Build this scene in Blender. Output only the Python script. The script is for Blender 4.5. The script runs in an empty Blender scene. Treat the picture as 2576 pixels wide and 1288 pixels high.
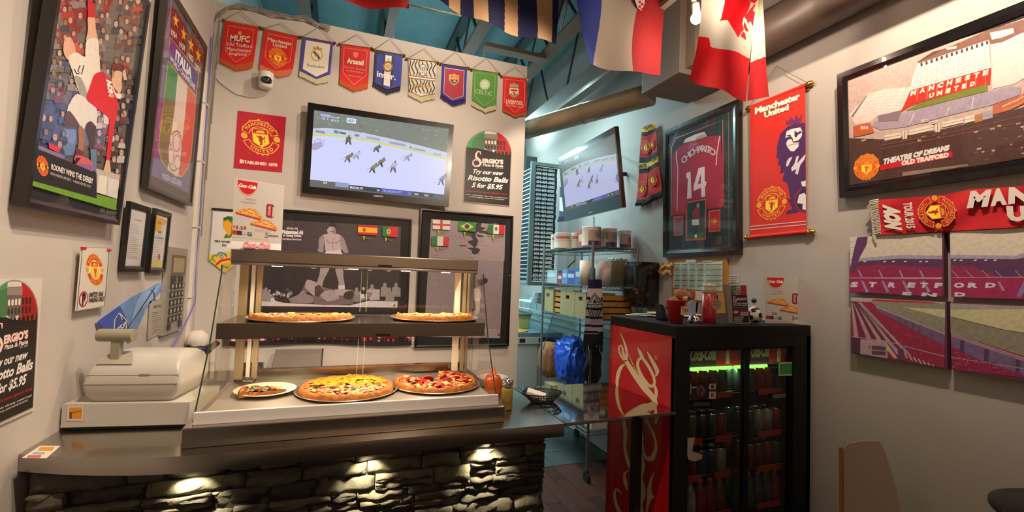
import bpy, bmesh, math, random
from mathutils import Vector, Matrix, noise
from mathutils.geometry import tessellate_polygon
R = math.radians
PI = math.pi
SC = bpy.context.scene
COL = SC.collection
random.seed(7)

# ------------------------------------------------------------------ camera
F_PX, YAW, PITCH, ROLL = 1147.4, R(20.457), R(2.533), R(2.055)
CAM = Vector((0, 0, 1.70))
_f = Vector((math.sin(YAW) * math.cos(PITCH), math.cos(YAW) * math.cos(PITCH), math.sin(PITCH)))
_r = Vector((math.cos(YAW), -math.sin(YAW), 0))
_u = _r.cross(_f)
RT = _r * math.cos(ROLL) + _u * math.sin(ROLL)
UP = -_r * math.sin(ROLL) + _u * math.cos(ROLL)
cam = bpy.data.cameras.new('camera')
cam.sensor_fit = 'HORIZONTAL'
cam.sensor_width = 36
cam.lens = 36 * F_PX / 2576
cam.clip_start = 0.02
co = bpy.data.objects.new('camera', cam)
COL.objects.link(co)
m = Matrix((RT, UP, -_f)).transposed().to_4x4()
m.translation = CAM
co.matrix_world = m
SC.camera = co

# ------------------------------------------------------------------ world, exposure, room lamps
SC.view_settings.view_transform = 'Standard'
SC.view_settings.look = 'None'
SC.view_settings.gamma = 1
SC.view_settings.use_curve_mapping = False
SC.view_settings.exposure = 0.8
w = bpy.data.worlds.new('world')
SC.world = w
w.use_nodes = True
w.node_tree.nodes['Background'].inputs[0].default_value = (1.0, 0.86, 0.72, 1)
w.node_tree.nodes['Background'].inputs[1].default_value = 0.03
WARM = (1.0, 0.80, 0.62)
COOL = (0.58, 0.91, 1.0)


def lamp(kind, name, loc, power, color, target=None, size=0.05, angle=None, blend=0.3, sy=None):
    d = bpy.data.lights.new(name, kind)
    d.energy = power
    d.color = color
    if kind == 'AREA':
        d.shape = 'RECTANGLE'
        d.size = size
        d.size_y = sy or size
    else:
        d.shadow_soft_size = size
    if kind == 'SPOT':
        d.spot_size = R(angle)
        d.spot_blend = blend
    o = bpy.data.objects.new(name, d)
    COL.objects.link(o)
    o.location = loc
    if target:
        o.rotation_euler = (Vector(target) - Vector(loc)).to_track_quat('-Z', 'Y').to_euler()
    return o


# warm track heads of the front room (first one in view), plus added fills
lamp('POINT', 'bulb_light', (1.94, 2.15, 3.31), 6.5, WARM, size=0.035)
lamp('POINT', 'bulb_behind_flag', (2.0, 1.99, 3.10), 2.5, WARM, size=0.035)
lamp('SPOT', 'spot_right_wall', (1.70, 1.0, 3.52), 85, WARM, (2.53, 1.5, 2.2), 0.03, 84, 0.25)
lamp('SPOT', 'spot_picture', (1.75, 0.75, 3.52), 24, WARM, (2.53, 1.0, 2.75), 0.03, 60, 0.3)
lamp('SPOT', 'spot_back_wall', (0.70, 2.62, 3.95), 45, WARM, (0.2, 3.8, 2.2), 0.05, 150, 0.6)
lamp('SPOT', 'fill_tv_wall', (1.15, 1.3, 3.0), 85, WARM, (0.15, 3.8, 1.9), 0.05, 72, 0.6)  # added low front fill, evens out the back wall
lamp('SPOT', 'fill_front_wall', (0.8, -1.2, 3.6), 170, WARM, (0.8, -2.6, 1.8), 0.06, 120, 0.8)  # added so the steel reflects a lit wall, with some fill
lamp('SPOT', 'spot_left_wall', (0.30, 1.2, 3.70), 100, WARM, (-0.94, 2.1, 2.1), 0.05, 92, 0.5)
lamp('SPOT', 'spot_counter', (0.2, 0.9, 3.9), 130, WARM, (0.0, 2.2, 1.1), 0.05, 66, 0.5)
lamp('POINT', 'room_behind', (0.8, -0.9, 3.2), 9, WARM, size=0.25)
# cool kitchen tubes, then added fill
lamp('AREA', 'kitchen_tube_a', (0.9, 4.9, 3.06), 48, COOL, (0.9, 4.9, 0), 1.5, sy=0.12)
lamp('AREA', 'kitchen_tube_b', (1.75, 5.7, 3.9), 50, COOL, (1.75, 5.4, 0), 1.2, sy=0.15)
lamp('AREA', 'kitchen_uplight', (0.6, 5.0, 3.1), 7, COOL, (0.8, 5.0, 5), 1.5, sy=0.2)

lamp('SPOT', 'fill_kitchen_end', (1.35, 2.9, 3.7), 60, WARM, (1.95, 4.9, 0.7), 0.05, 44, 0.5)  # added warm fill for the prep table front
lamp('AREA', 'kitchen_fill', (1.80, 4.2, 3.6), 17, COOL, (1.95, 4.3, 0), 0.9, sy=0.12)  # unseen cool fill added over the prep table, no fixture here

# ------------------------------------------------------------------ photo pixels -> rays -> real planes


def ray(x, y):
    return RT * ((x - 1288) / F_PX) - UP * ((y - 644) / F_PX) + _f


class Plane:
    """a real plane in the room (point p, normal n towards the viewer's side)"""

    def __init__(s, p, n):
        s.p = Vector(p)
        s.n = Vector(n).normalized()

    def hit(s, x, y):
        d = ray(x, y)
        return CAM + d * ((s.p - CAM).dot(s.n) / d.dot(s.n))


def PX(v, n=-1): return Plane((v, 0, 0), (n, 0, 0))


def PY(v): return Plane((0, v, 0), (0, -1, 0))


def PZ(v): return Plane((0, 0, v), (0, 0, 1))


def lin(h):
    if isinstance(h, (tuple, list)):
        return tuple(h[:3])
    h = h.lstrip('#')
    out = []
    for i in (0, 2, 4):
        c = int(h[i:i + 2], 16) / 255
        out.append(c / 12.92 if c <= 0.04045 else ((c + 0.055) / 1.055) ** 2.4)
    return tuple(out)


# ------------------------------------------------------------------ materials
_M = {}


def mat(name, col='808080', rough=0.5, metal=0.0, noise_s=0, noise_a=0.15, bump=0.0, spec=0.5, coat=0.0,
        emit=None, es=1.0, stretch=None, trans=0.0, sheen=0.0, sss=0.0, bscale=None):
    if name in _M:
        return _M[name]
    M = bpy.data.materials.new(name)
    M.use_nodes = True
    nt = M.node_tree
    b = nt.nodes['Principled BSDF']
    c = (*lin(col), 1)
    b.inputs['Base Color'].default_value = c
    b.inputs['Roughness'].default_value = rough
    b.inputs['Metallic'].default_value = metal
    b.inputs['Specular IOR Level'].default_value = spec
    b.inputs['Coat Weight'].default_value = coat
    b.inputs['Transmission Weight'].default_value = trans
    b.inputs['Sheen Weight'].default_value = sheen
    if sss:
        b.inputs['Subsurface Weight'].default_value = sss
        b.inputs['Subsurface Radius'].default_value = (0.01, 0.005, 0.003)
    if emit:
        b.inputs['Emission Color'].default_value = (*lin(emit), 1)
        b.inputs['Emission Strength'].default_value = es
    if noise_s or bump:
        tc = nt.nodes.new('ShaderNodeTexCoord')
        mp = nt.nodes.new('ShaderNodeMapping')
        nt.links.new(tc.outputs['Object'], mp.inputs[0])
        if stretch:
            mp.inputs['Scale'].default_value = stretch
        n = nt.nodes.new('ShaderNodeTexNoise')
        n.inputs['Scale'].default_value = noise_s or 20
        n.inputs['Detail'].default_value = 5
        nt.links.new(mp.outputs[0], n.inputs['Vector'])
        if noise_a and noise_s:
            mx = nt.nodes.new('ShaderNodeMix')
            mx.data_type = 'RGBA'
            mx.inputs[6].default_value = tuple(min(1, v * (1 - noise_a)) for v in c[:3]) + (1,)
            mx.inputs[7].default_value = tuple(min(1, v * (1 + noise_a)) for v in c[:3]) + (1,)
            nt.links.new(n.outputs[0], mx.inputs[0])
            nt.links.new(mx.outputs[2], b.inputs['Base Color'])
        if bump:
            n2 = n
            if bscale:
                n2 = nt.nodes.new('ShaderNodeTexNoise')
                n2.inputs['Scale'].default_value = bscale
                n2.inputs['Detail'].default_value = 4
                nt.links.new(mp.outputs[0], n2.inputs['Vector'])
            bp = nt.nodes.new('ShaderNodeBump')
            bp.inputs['Strength'].default_value = bump
            bp.inputs['Distance'].default_value = 0.01
            nt.links.new(n2.outputs[0], bp.inputs['Height'])
            nt.links.new(bp.outputs[0], b.inputs['Normal'])
    _M[name] = M
    return M


def art_mat(name, rough=0.45, coat=0.0, emit=0.0, bump=0.0, sheen=0, nz=0.0, through=0.0):
    if name in _M:
        return _M[name]
    M = mat(name, 'ffffff', rough, coat=coat, sheen=sheen, noise_s=300 if bump else 0, noise_a=0, bump=bump)
    nt = M.node_tree
    b = nt.nodes['Principled BSDF']
    a = nt.nodes.new('ShaderNodeVertexColor')
    a.layer_name = 'Col'
    src = a.outputs[0]
    if nz:
        n = nt.nodes.new('ShaderNodeTexNoise')
        n.inputs['Scale'].default_value = 60
        n.inputs['Detail'].default_value = 6
        tc = nt.nodes.new('ShaderNodeTexCoord')
        nt.links.new(tc.outputs['Object'], n.inputs['Vector'])
        mx = nt.nodes.new('ShaderNodeMix')
        mx.data_type = 'RGBA'
        mx.blend_type = 'OVERLAY'
        mx.inputs[0].default_value = nz
        nt.links.new(src, mx.inputs[6])
        nt.links.new(n.outputs[0], mx.inputs[7])
        src = mx.outputs[2]
    nt.links.new(src, b.inputs['Base Color'])
    if through:
        tr = nt.nodes.new('ShaderNodeBsdfTranslucent')
        ms = nt.nodes.new('ShaderNodeMixShader')
        ms.inputs[0].default_value = through
        nt.links.new(src, tr.inputs[0])
        nt.links.new(b.outputs[0], ms.inputs[1])
        nt.links.new(tr.outputs[0], ms.inputs[2])
        nt.links.new(ms.outputs[0], nt.nodes['Material Output'].inputs[0])
    if emit:
        b.inputs['Specular IOR Level'].default_value = 0.12
        b.inputs['Base Color'].default_value = (0, 0, 0, 1)
        nt.links.remove(b.inputs['Base Color'].links[0])
        nt.links.new(src, b.inputs['Emission Color'])
        b.inputs['Emission Strength'].default_value = emit
    return M


def glass_mat(name, tint=(1, 1, 1), ior=1.45, rough=0.0):
    if name in _M:
        return _M[name]
    M = bpy.data.materials.new(name)
    M.use_nodes = True
    nt = M.node_tree
    nt.nodes.remove(nt.nodes['Principled BSDF'])
    out = nt.nodes['Material Output']
    t = nt.nodes.new('ShaderNodeBsdfTransparent')
    t.inputs[0].default_value = (*tint, 1)
    g = nt.nodes.new('ShaderNodeBsdfGlossy')
    g.inputs['Roughness'].default_value = rough
    f = nt.nodes.new('ShaderNodeFresnel')
    f.inputs[0].default_value = ior
    x = nt.nodes.new('ShaderNodeMixShader')
    ge = nt.nodes.new('ShaderNodeNewGeometry')
    mr = nt.nodes.new('ShaderNodeMapRange')      # same index of refraction from both sides of a thin pane
    mr.inputs[3].default_value = ior
    mr.inputs[4].default_value = 1 / ior
    nt.links.new(ge.outputs['Backfacing'], mr.inputs[0])
    nt.links.new(mr.outputs[0], f.inputs[0])
    nt.links.new(f.outputs[0], x.inputs[0])
    nt.links.new(t.outputs[0], x.inputs[1])
    nt.links.new(g.outputs[0], x.inputs[2])
    nt.links.new(x.outputs[0], out.inputs[0])
    _M[name] = M
    return M


# ------------------------------------------------------------------ objects
ORD = 'first second third fourth fifth sixth seventh eighth ninth tenth eleventh twelfth thirteenth fourteenth'.split()


def ordn(k): return ORD[k - 1]


WL = {}


def thing(name, label, cat, loc=(0, 0, 0), group=None):
    o = bpy.data.objects.new(name, None)
    o.empty_display_size = 0.05
    COL.objects.link(o)
    o.location = loc
    WL[o] = Vector(loc)
    o['label'] = label
    o['category'] = cat
    if group:
        o['group'] = group
    return o


def tag(o, label, cat, group=None):
    o['label'] = label
    o['category'] = cat
    if group:
        o['group'] = group
    return o


def obj(name, bm, m, parent=None, smooth=False, org=None, bevel=0, label=None, auto=None):
    """bm in WORLD coordinates; origin follows the parent, or org / base centre for a top-level mesh"""
    if isinstance(bm, bmesh.types.BMesh):
        me = bpy.data.meshes.new(name)
        if bevel:
            es = [e for e in bm.edges if len(e.link_faces) == 2 and e.calc_face_angle(0) > 0.6]
            bmesh.ops.bevel(bm, geom=es, offset=bevel, segments=2, affect='EDGES', profile=0.7, clamp_overlap=True)
        if org is None and parent is None:
            vs = [v.co for v in bm.verts]
            org = ((min(v.x for v in vs) + max(v.x for v in vs)) / 2, (min(v.y for v in vs) + max(v.y for v in vs)) / 2,
                   min(v.z for v in vs))
        o0 = WL[parent] if parent else Vector(org)
        for v in bm.verts:
            v.co -= o0
        if auto:
            for f in bm.faces:
                f.smooth = True
            for e in bm.edges:
                e.smooth = not (len(e.link_faces) == 2 and e.calc_face_angle(0) > R(auto))
        bm.normal_update()
        bm.to_mesh(me)
        bm.free()
    else:
        me = bm
        o0 = WL[parent] if parent else Vector(org or (0, 0, 0))
        for v in me.vertices:
            v.co -= o0
    if smooth:
        me.polygons.foreach_set('use_smooth', [True] * len(me.polygons))
    for mm in (m if isinstance(m, (list, tuple)) else [m]):
        me.materials.append(mm)
    o = bpy.data.objects.new(name, me)
    COL.objects.link(o)
    if parent:
        o.parent = parent
    else:
        o.location = o0
    WL[o] = o0.copy()
    if label:
        o['label'] = label
    return o


def struct(name, bm, m, parent=None, **k):
    o = obj(name, bm, m, parent, **k)
    if parent is None:
        o['kind'] = 'structure'
    return o


def B(): return bmesh.new()


def box(bm, a, b, rot=None, piv=None):
    a, b = Vector(a), Vector(b)
    c = (a + b) / 2
    s = b - a
    M = Matrix.Translation(c) @ Matrix.Diagonal((abs(s.x), abs(s.y), abs(s.z), 1))
    if rot is not None:
        p = Vector(piv) if piv is not None else c
        M = Matrix.Translation(p) @ rot.to_4x4() @ Matrix.Translation(-p) @ M
    bmesh.ops.create_cube(bm, size=1, matrix=M)
    return bm


def obox(bm, o, ex, ey, ez, lo, hi):
    """box in an oriented frame"""
    vs = []
    for z in (lo[2], hi[2]):
        for x, y in ((lo[0], lo[1]), (hi[0], lo[1]), (hi[0], hi[1]), (lo[0], hi[1])):
            vs.append(bm.verts.new(o + ex * x + ey * y + ez * z))
    for f in ((3, 2, 1, 0), (4, 5, 6, 7), (0, 1, 5, 4), (1, 2, 6, 5), (2, 3, 7, 6), (3, 0, 4, 7)):
        bm.faces.new([vs[i] for i in f])
    return bm


def cyl(bm, a, b, r, r2=None, n=16, caps=True):
    a, b = Vector(a), Vector(b)
    d = b - a
    M = Matrix.Translation((a + b) / 2) @ d.to_track_quat('Z', 'Y').to_matrix().to_4x4()
    bmesh.ops.create_cone(bm, cap_ends=caps, segments=n, radius1=r, radius2=r if r2 is None else r2, depth=d.length, matrix=M)
    return bm


def sphere(bm, c, r, n=12, sc=(1, 1, 1)):
    bmesh.ops.create_uvsphere(bm, u_segments=n, v_segments=max(6, n * 2 // 3), radius=r,
                              matrix=Matrix.Translation(Vector(c)) @ Matrix.Diagonal((*sc, 1)))
    return bm


def tube(bm, pts, r, n=6):
    pts = [Vector(p) for p in pts]
    rings = []
    up = None
    for i, p in enumerate(pts):
        d = (pts[min(i + 1, len(pts) - 1)] - pts[max(i - 1, 0)]).normalized()
        if up is None:
            up = d.orthogonal().normalized()
        s = d.cross(up)
        if s.length < 1e-5:
            s = d.orthogonal()
        s.normalize()
        up = s.cross(d).normalized()
        rr = r[i] if isinstance(r, (list, tuple)) else r
        rings.append([bm.verts.new(p + (s * math.cos(t * 2 * PI / n) + up * math.sin(t * 2 * PI / n)) * rr) for t in range(n)])
    for a, b in zip(rings, rings[1:]):
        for k in range(n):
            bm.faces.new((a[k], a[(k + 1) % n], b[(k + 1) % n], b[k]))
    bm.faces.new(rings[0][::-1])
    bm.faces.new(rings[-1])
    return bm


def lathe(bm, c, prof, n=24, axis=None, wob=None):
    """prof: list of (r, z)"""
    c = Vector(c)
    rings = []
    for r, z in prof:
        if r < 1e-5:
            rings.append([bm.verts.new(c + Vector((0, 0, z)))])
        else:
            rings.append([bm.verts.new(c + Vector((r * math.cos(t * 2 * PI / n), r * math.sin(t * 2 * PI / n), z))) for t in range(n)])
    for a, b in zip(rings, rings[1:]):
        for k in range(n):
            k2 = (k + 1) % n
            if len(a) == 1 and len(b) == 1:
                continue
            if len(a) == 1:
                bm.faces.new((a[0], b[k2], b[k]))
            elif len(b) == 1:
                bm.faces.new((a[k], a[k2], b[0]))
            else:
                bm.faces.new((a[k], a[k2], b[k2], b[k]))
    return bm


def slab(bm, pts, off):
    """prism from 3-D polygon pts extruded by vector off"""
    pts = [Vector(p) for p in pts]
    off = Vector(off)
    a = [bm.verts.new(p) for p in pts]
    b = [bm.verts.new(p + off) for p in pts]
    n = len(pts)
    tri = tessellate_polygon([pts]) if n > 4 else ((0, 1, 2), (0, 2, 3)) if n == 4 else ((0, 1, 2),)
    for t in tri:
        bm.faces.new([a[i] for i in t])
        bm.faces.new([b[i] for i in reversed(t)])
    for i in range(n):
        bm.faces.new((a[i], b[i], b[(i + 1) % n], a[(i + 1) % n]))
    bmesh.ops.recalc_face_normals(bm, faces=bm.faces)
    return bm


# ------------------------------------------------------------------ flat print
_T = {}


def glyphs(s, bold=0.0, shear=0.0):
    k = (s, bold, shear)
    if k not in _T:
        cu = bpy.data.curves.new('t', 'FONT')
        cu.body = s
        cu.offset = bold
        cu.shear = shear
        cu.resolution_u = 2
        ob = bpy.data.objects.new('t', cu)
        me = bpy.data.meshes.new_from_object(ob)
        vs = [(v.co.x, v.co.y) for v in me.vertices]
        fs = [tuple(p.vertices) for p in me.polygons]
        bpy.data.objects.remove(ob)
        bpy.data.curves.remove(cu)
        bpy.data.meshes.remove(me)
        x0 = min(v[0] for v in vs) if vs else 0
        x1 = max(v[0] for v in vs) if vs else 1
        _T[k] = (vs, fs, x0, x1)
    return _T[k]


CAPH = 0.695


def clip_poly(pts, clip):
    out = list(pts)
    n = len(clip)
    area = sum(clip[i][0] * clip[(i + 1) % n][1] - clip[(i + 1) % n][0] * clip[i][1] for i in range(n))
    sg = 1 if area > 0 else -1
    for i in range(n):
        a, b = clip[i], clip[(i + 1) % n]
        res = []

        def side(p): return sg * ((b[0] - a[0]) * (p[1] - a[1]) - (b[1] - a[1]) * (p[0] - a[0]))
        for j in range(len(out)):
            p, q = out[j], out[(j + 1) % len(out)]
            sp, sq = side(p), side(q)
            if sp >= 0:
                res.append(p)
            if (sp >= 0) != (sq >= 0):
                t = sp / (sp - sq)
                res.append((p[0] + (q[0] - p[0]) * t, p[1] + (q[1] - p[1]) * t))
        out = res
        if len(out) < 3:
            return []
    return out


class Art:
    """flat colour shapes given in photo pixels, laid as real ink on a real plane"""
    STEP = 0.00003

    def __init__(s, plane, clip=None, base=0.0006):
        s.pl = plane
        s.clip = clip
        s.v = []
        s.f = []
        s.c = []
        s.h = base
        s.sm = False

    def _add(s, pts, tris, col):
        i0 = len(s.v)
        s.v += [s.pl.hit(*p) + s.pl.n * s.h for p in pts]
        c = lin(col)
        for t in tris:
            s.f.append([i0 + k for k in t])
            s.c.append(c)

    def poly(s, pts, col, up=True):
        if s.sm and len(pts) >= 6:
            o, n = [], len(pts)
            for i in range(n):
                p0, p1, p2, p3 = pts[i - 1], pts[i], pts[(i + 1) % n], pts[(i + 2) % n]
                for t in (0, .33, .66):
                    o.append(tuple(.5 * (2 * p1[c] + (p2[c] - p0[c]) * t * .9 + (2 * p0[c] - 5 * p1[c] + 4 * p2[c] - p3[c]) * t * t * .9 + (3 * p1[c] - p0[c] - 3 * p2[c] + p3[c]) * t ** 3 * .9) + (.1 * ((p2[c] - p1[c]) * t)) for c in (0, 1)))
            pts = o
        if s.clip:
            pts = clip_poly(pts, s.clip)
        if len(pts) < 3:
            return s
        if len(pts) == 3:
            tr = ((0, 1, 2),)
        else:
            tr = tessellate_polygon([[Vector((p[0], p[1], 0)) for p in pts]])
        s._add(pts, tr, col)
        if up:
            s.h += s.STEP
        return s

    def many(s, polys, col):
        for p in polys:
            s.poly(p, col, False)
        s.h += s.STEP
        return s

    def line(s, pts, w, col, closed=False):
        n = len(pts)
        W = w if isinstance(w, (list, tuple)) else [w] * n
        L, Rr = [], []
        for i in range(n):
            if closed:
                a, b = pts[i - 1], pts[(i + 1) % n]
            else:
                a, b = pts[max(0, i - 1)], pts[min(n - 1, i + 1)]
            dx, dy = b[0] - a[0], b[1] - a[1]
            l = math.hypot(dx, dy) or 1
            nx, ny = -dy / l * W[i] / 2, dx / l * W[i] / 2
            L.append((pts[i][0] + nx, pts[i][1] + ny))
            Rr.append((pts[i][0] - nx, pts[i][1] - ny))
        for i in range(n if closed else n - 1):
            j = (i + 1) % n
            q = [L[i], L[j], Rr[j], Rr[i]]
            if s.clip:
                s.poly(q, col, False)
            else:
                s._add(q, ((0, 1, 2), (0, 2, 3)), col)
        s.h += s.STEP
        return s

    def ell(s, c, rx, ry, col, n=20, rot=0, a0=0, a1=2 * PI):
        cr, sr = math.cos(rot), math.sin(rot)
        full = abs(a1 - a0 - 2 * PI) < 1e-6
        pts = []
        for k in range(n if full else n + 1):
            t = a0 + (a1 - a0) * k / n
            x, y = rx * math.cos(t), ry * math.sin(t)
            pts.append((c[0] + x * cr - y * sr, c[1] + x * sr + y * cr))
        return s.poly(pts, col)

    def text(s, st, p0, p1, top, col, bold=0.02, shear=0.0, caph=CAPH, hgt=None):
        """baseline from p0 to p1 (px), cap height: vector p0->top (px) or hgt"""
        vs, fs, x0, x1 = glyphs(st, bold, shear)
        ex = ((p1[0] - p0[0]) / (x1 - x0), (p1[1] - p0[1]) / (x1 - x0))
        if hgt:
            top = (p0[0], p0[1] - hgt)
        ey = ((top[0] - p0[0]) / caph, (top[1] - p0[1]) / caph)
        pts = [(p0[0] + ex[0] * (x - x0) + ey[0] * y, p0[1] + ex[1] * (x - x0) + ey[1] * y) for x, y in vs]
        s._add(pts, fs, col)
        s.h += s.STEP
        return s

    def arc(s, st, cfun, col, bold=0.03):
        """cfun(t in 0..1) -> (baseline point px, right vector px of one unit, up vector px of one unit)"""
        ws = []
        for ch in st:
            vs, fs, x0, x1 = glyphs(ch, bold) if ch != ' ' else ([], [], 0, 0.3)
            ws.append(max(x1 - x0, 0.12) + 0.09)
        tot = sum(ws)
        acc = 0
        for ch, wd in zip(st, ws):
            t = (acc + wd / 2) / tot
            acc += wd
            if ch == ' ':
                continue
            vs, fs, x0, x1 = glyphs(ch, bold)
            p, ex, ey = cfun(t, tot)
            xm = (x0 + x1) / 2
            s._add([(p[0] + ex[0] * (x - xm) + ey[0] * y, p[1] + ex[1] * (x - xm) + ey[1] * y) for x, y in vs], fs, col)
        s.h += s.STEP
        return s

    def build(s, name, parent, m=None, label=None):
        me = bpy.data.meshes.new(name)
        me.from_pydata([tuple(v) for v in s.v], [], s.f)
        ca = me.color_attributes.new('Col', 'FLOAT_COLOR', 'CORNER')
        buf = []
        n = s.pl.n
        for p, c in zip(me.polygons, s.c):
            buf += [c[0], c[1], c[2], 1.0] * len(p.vertices)
        ca.data.foreach_set('color', buf)
        # keep every face towards the viewer's side
        bm = bmesh.new()
        bm.from_mesh(me)
        bm.normal_update()
        bad = [f for f in bm.faces if f.normal.dot(n) < 0]
        bmesh.ops.reverse_faces(bm, faces=bad)
        bm.to_mesh(me)
        bm.free()
        return obj(name, me, m or art_mat('ink', 0.42), parent, label=label)


def aff(o, ex, ey):
    """unit square frame in px: (u,v) -> px, v up"""
    return lambda u, v: (o[0] + ex[0] * u + ey[0] * v, o[1] + ex[1] * u + ey[1] * v)


def quadmap(tl, tr, br, bl):
    def f(u, v):
        a = (tl[0] + (tr[0] - tl[0]) * u, tl[1] + (tr[1] - tl[1]) * u)
        b = (bl[0] + (br[0] - bl[0]) * u, bl[1] + (br[1] - bl[1]) * u)
        return (a[0] + (b[0] - a[0]) * v, a[1] + (b[1] - a[1]) * v)
    return f


def crest(A, c, ex, ey, RED='c8141c', GOLD='f4c22a', words=True, back=None):
    """round football crest: two scrolls, shield with a small figure, two balls. c centre px, ex/ey half-size vectors px"""
    T = aff(c, ex, ey)

    def ring(a0, a1, r0, r1, n=16, cy=0.0):
        o = [T(r1 * math.cos(a0 + (a1 - a0) * k / n), cy + r1 * math.sin(a0 + (a1 - a0) * k / n)) for k in range(n + 1)]
        i = [T(r0 * math.cos(a0 + (a1 - a0) * k / n), cy + r0 * math.sin(a0 + (a1 - a0) * k / n)) for k in range(n + 1)]
        return o + i[::-1]
    if back:
        A.poly([T(math.cos(t * PI / 14) * 0.95, math.sin(t * PI / 14) * 0.95) for t in range(28)], back)
    # scroll tips
    for a in (62, 90, 118, 28, 152):
        A.poly([T(0.98 * math.cos(R(a) + q) + 0.06 * dx, 0.98 * math.sin(R(a) + q) + 0.06 * dy)
                for q, dx, dy in ((-0.07, 0, 0), (-0.05, 0, 1), (0.05, 0, 1), (0.07, 0, 0))], GOLD, False)
    for a in (-75, -90, -105):
        A.poly([T(0.97 * math.cos(R(a)) + 0.06 * math.cos(t), 0.97 * math.sin(R(a)) + 0.06 * math.sin(t)) for t in (0, 1, 2, 3, 4, 5)], GOLD, False)
    A.h += A.STEP
    A.poly(ring(R(14), R(166), 0.57, 0.97), GOLD)
    A.poly(ring(R(16.5), R(163.5), 0.615, 0.925), RED)
    A.poly(ring(R(197), R(343), 0.60, 0.97), GOLD)
    A.poly(ring(R(200), R(340), 0.645, 0.925), RED)
    for sx in (-1, 1):
        A.poly([T(sx * 0.83 + 0.165 * math.cos(t * PI / 8), -0.01 + 0.165 * math.sin(t * PI / 8)) for t in range(16)], GOLD)
        A.poly([T(sx * 0.83 + 0.06 * math.cos(t * PI / 4), -0.01 + 0.06 * math.sin(t * PI / 4)) for t in range(8)], 'd89a1c')
    # shield
    A.poly([T(*p) for p in ((-0.40, 0.50), (0.40, 0.50), (0.42, -0.30), (0.0, -0.60), (-0.42, -0.30))], GOLD)
    A.poly([T(*p) for p in ((-0.36, 0.46), (0.36, 0.46), (0.36, 0.20), (-0.36, 0.20))], RED)
    A.poly([T(*p) for p in ((-0.24, 0.24), (0.24, 0.24), (0.20, 0.38), (0.06, 0.40), (-0.12, 0.38))], GOLD)
    A.poly([T(*p) for p in ((-0.36, 0.14), (0.36, 0.14), (0.36, -0.27), (0.0, -0.53), (-0.36, -0.27))], 'f8dc30')
    # small figure with a fork
    A.poly([T(*p) for p in ((-0.05, 0.10), (0.05, 0.10), (0.08, 0.0), (0.17, -0.06), (0.13, -0.14), (0.06, -0.12), (0.08, -0.26), (0.02, -0.45),
                            (-0.09, -0.44), (-0.04, -0.30), (-0.12, -0.20), (-0.08, -0.08), (-0.17, 0.0), (-0.22, 0.08), (-0.16, 0.08), (-0.08, 0.02))], RED)
    A.line([T(0.20, 0.08), T(0.20, -0.30)], abs(ex[0]) * 0.03 + 0.3, RED)
    A.line([T(0.12, 0.08), T(0.12, 0.0), T(0.28, 0.0), T(0.28, 0.08)], abs(ex[0]) * 0.025 + 0.3, RED)
    if words:
        def up(t, tot):
            a = R(152) - R(124) * t
            k = 0.245
            return T(0.70 * math.cos(a), 0.70 * math.sin(a)), \
                tuple((T(math.sin(a) * k, -math.cos(a) * k)[i] - T(0, 0)[i]) * 0.92 for i in (0, 1)), \
                tuple(T(math.cos(a) * k, math.sin(a) * k)[i] - T(0, 0)[i] for i in (0, 1))

        def dn(t, tot):
            a = R(222) + R(96) * t
            k = 0.24
            return T(0.86 * math.cos(a), 0.86 * math.sin(a)), \
                tuple((T(-math.sin(a) * k, math.cos(a) * k)[i] - T(0, 0)[i]) * 1.15 for i in (0, 1)), \
                tuple(T(-math.cos(a) * k, -math.sin(a) * k)[i] - T(0, 0)[i] for i in (0, 1))
        A.arc('MANCHESTER', up, GOLD, 0.035)
        A.arc('UNITED', dn, GOLD, 0.035)


def cloth(name, parent, corners, plane, colf, N=60, M=60, wave=None, edge=None, m=None, thick=0.0):
    """hanging fabric: grid between four photo-pixel corners on a real plane, displaced by wave(u,v) along the normal; colf(px,py,u,v)->hex"""
    q = quadmap(*corners)
    vs = []
    pxs = []
    for j in range(M + 1):
        for i in range(N + 1):
            u, v = i / N, j / M
            x, y = q(u, v)
            if edge:
                dx, dy = edge(u, v)
                x += dx
                y += dy
            pxs.append((x, y))
            p = plane.hit(x, y)
            if wave:
                p = p + plane.n * wave(u, v)
            vs.append(tuple(p))
    fs, cs = [], []
    for j in range(M):
        for i in range(N):
            a = j * (N + 1) + i
            fs.append((a, a + 1, a + N + 2, a + N + 1))
            x = (pxs[a][0] + pxs[a + N + 2][0]) / 2
            y = (pxs[a][1] + pxs[a + N + 2][1]) / 2
            cs.append(lin(colf(x, y, (i + .5) / N, (j + .5) / M)))
    me = bpy.data.meshes.new(name)
    me.from_pydata(vs, [], fs)
    ca = me.color_attributes.new('Col', 'FLOAT_COLOR', 'CORNER')
    buf = []
    for c in cs:
        buf += [c[0], c[1], c[2], 1] * 4
    ca.data.foreach_set('color', buf)
    return obj(name, me, m or art_mat('woven', 0.85, bump=0.15), parent, smooth=True)


def inside(p, poly):
    x, y = p
    r = False
    j = len(poly) - 1
    for i in range(len(poly)):
        xi, yi = poly[i]
        xj, yj = poly[j]
        if (yi > y) != (yj > y) and x < (xj - xi) * (y - yi) / (yj - yi) + xi:
            r = not r
        j = i
    return r


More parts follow.
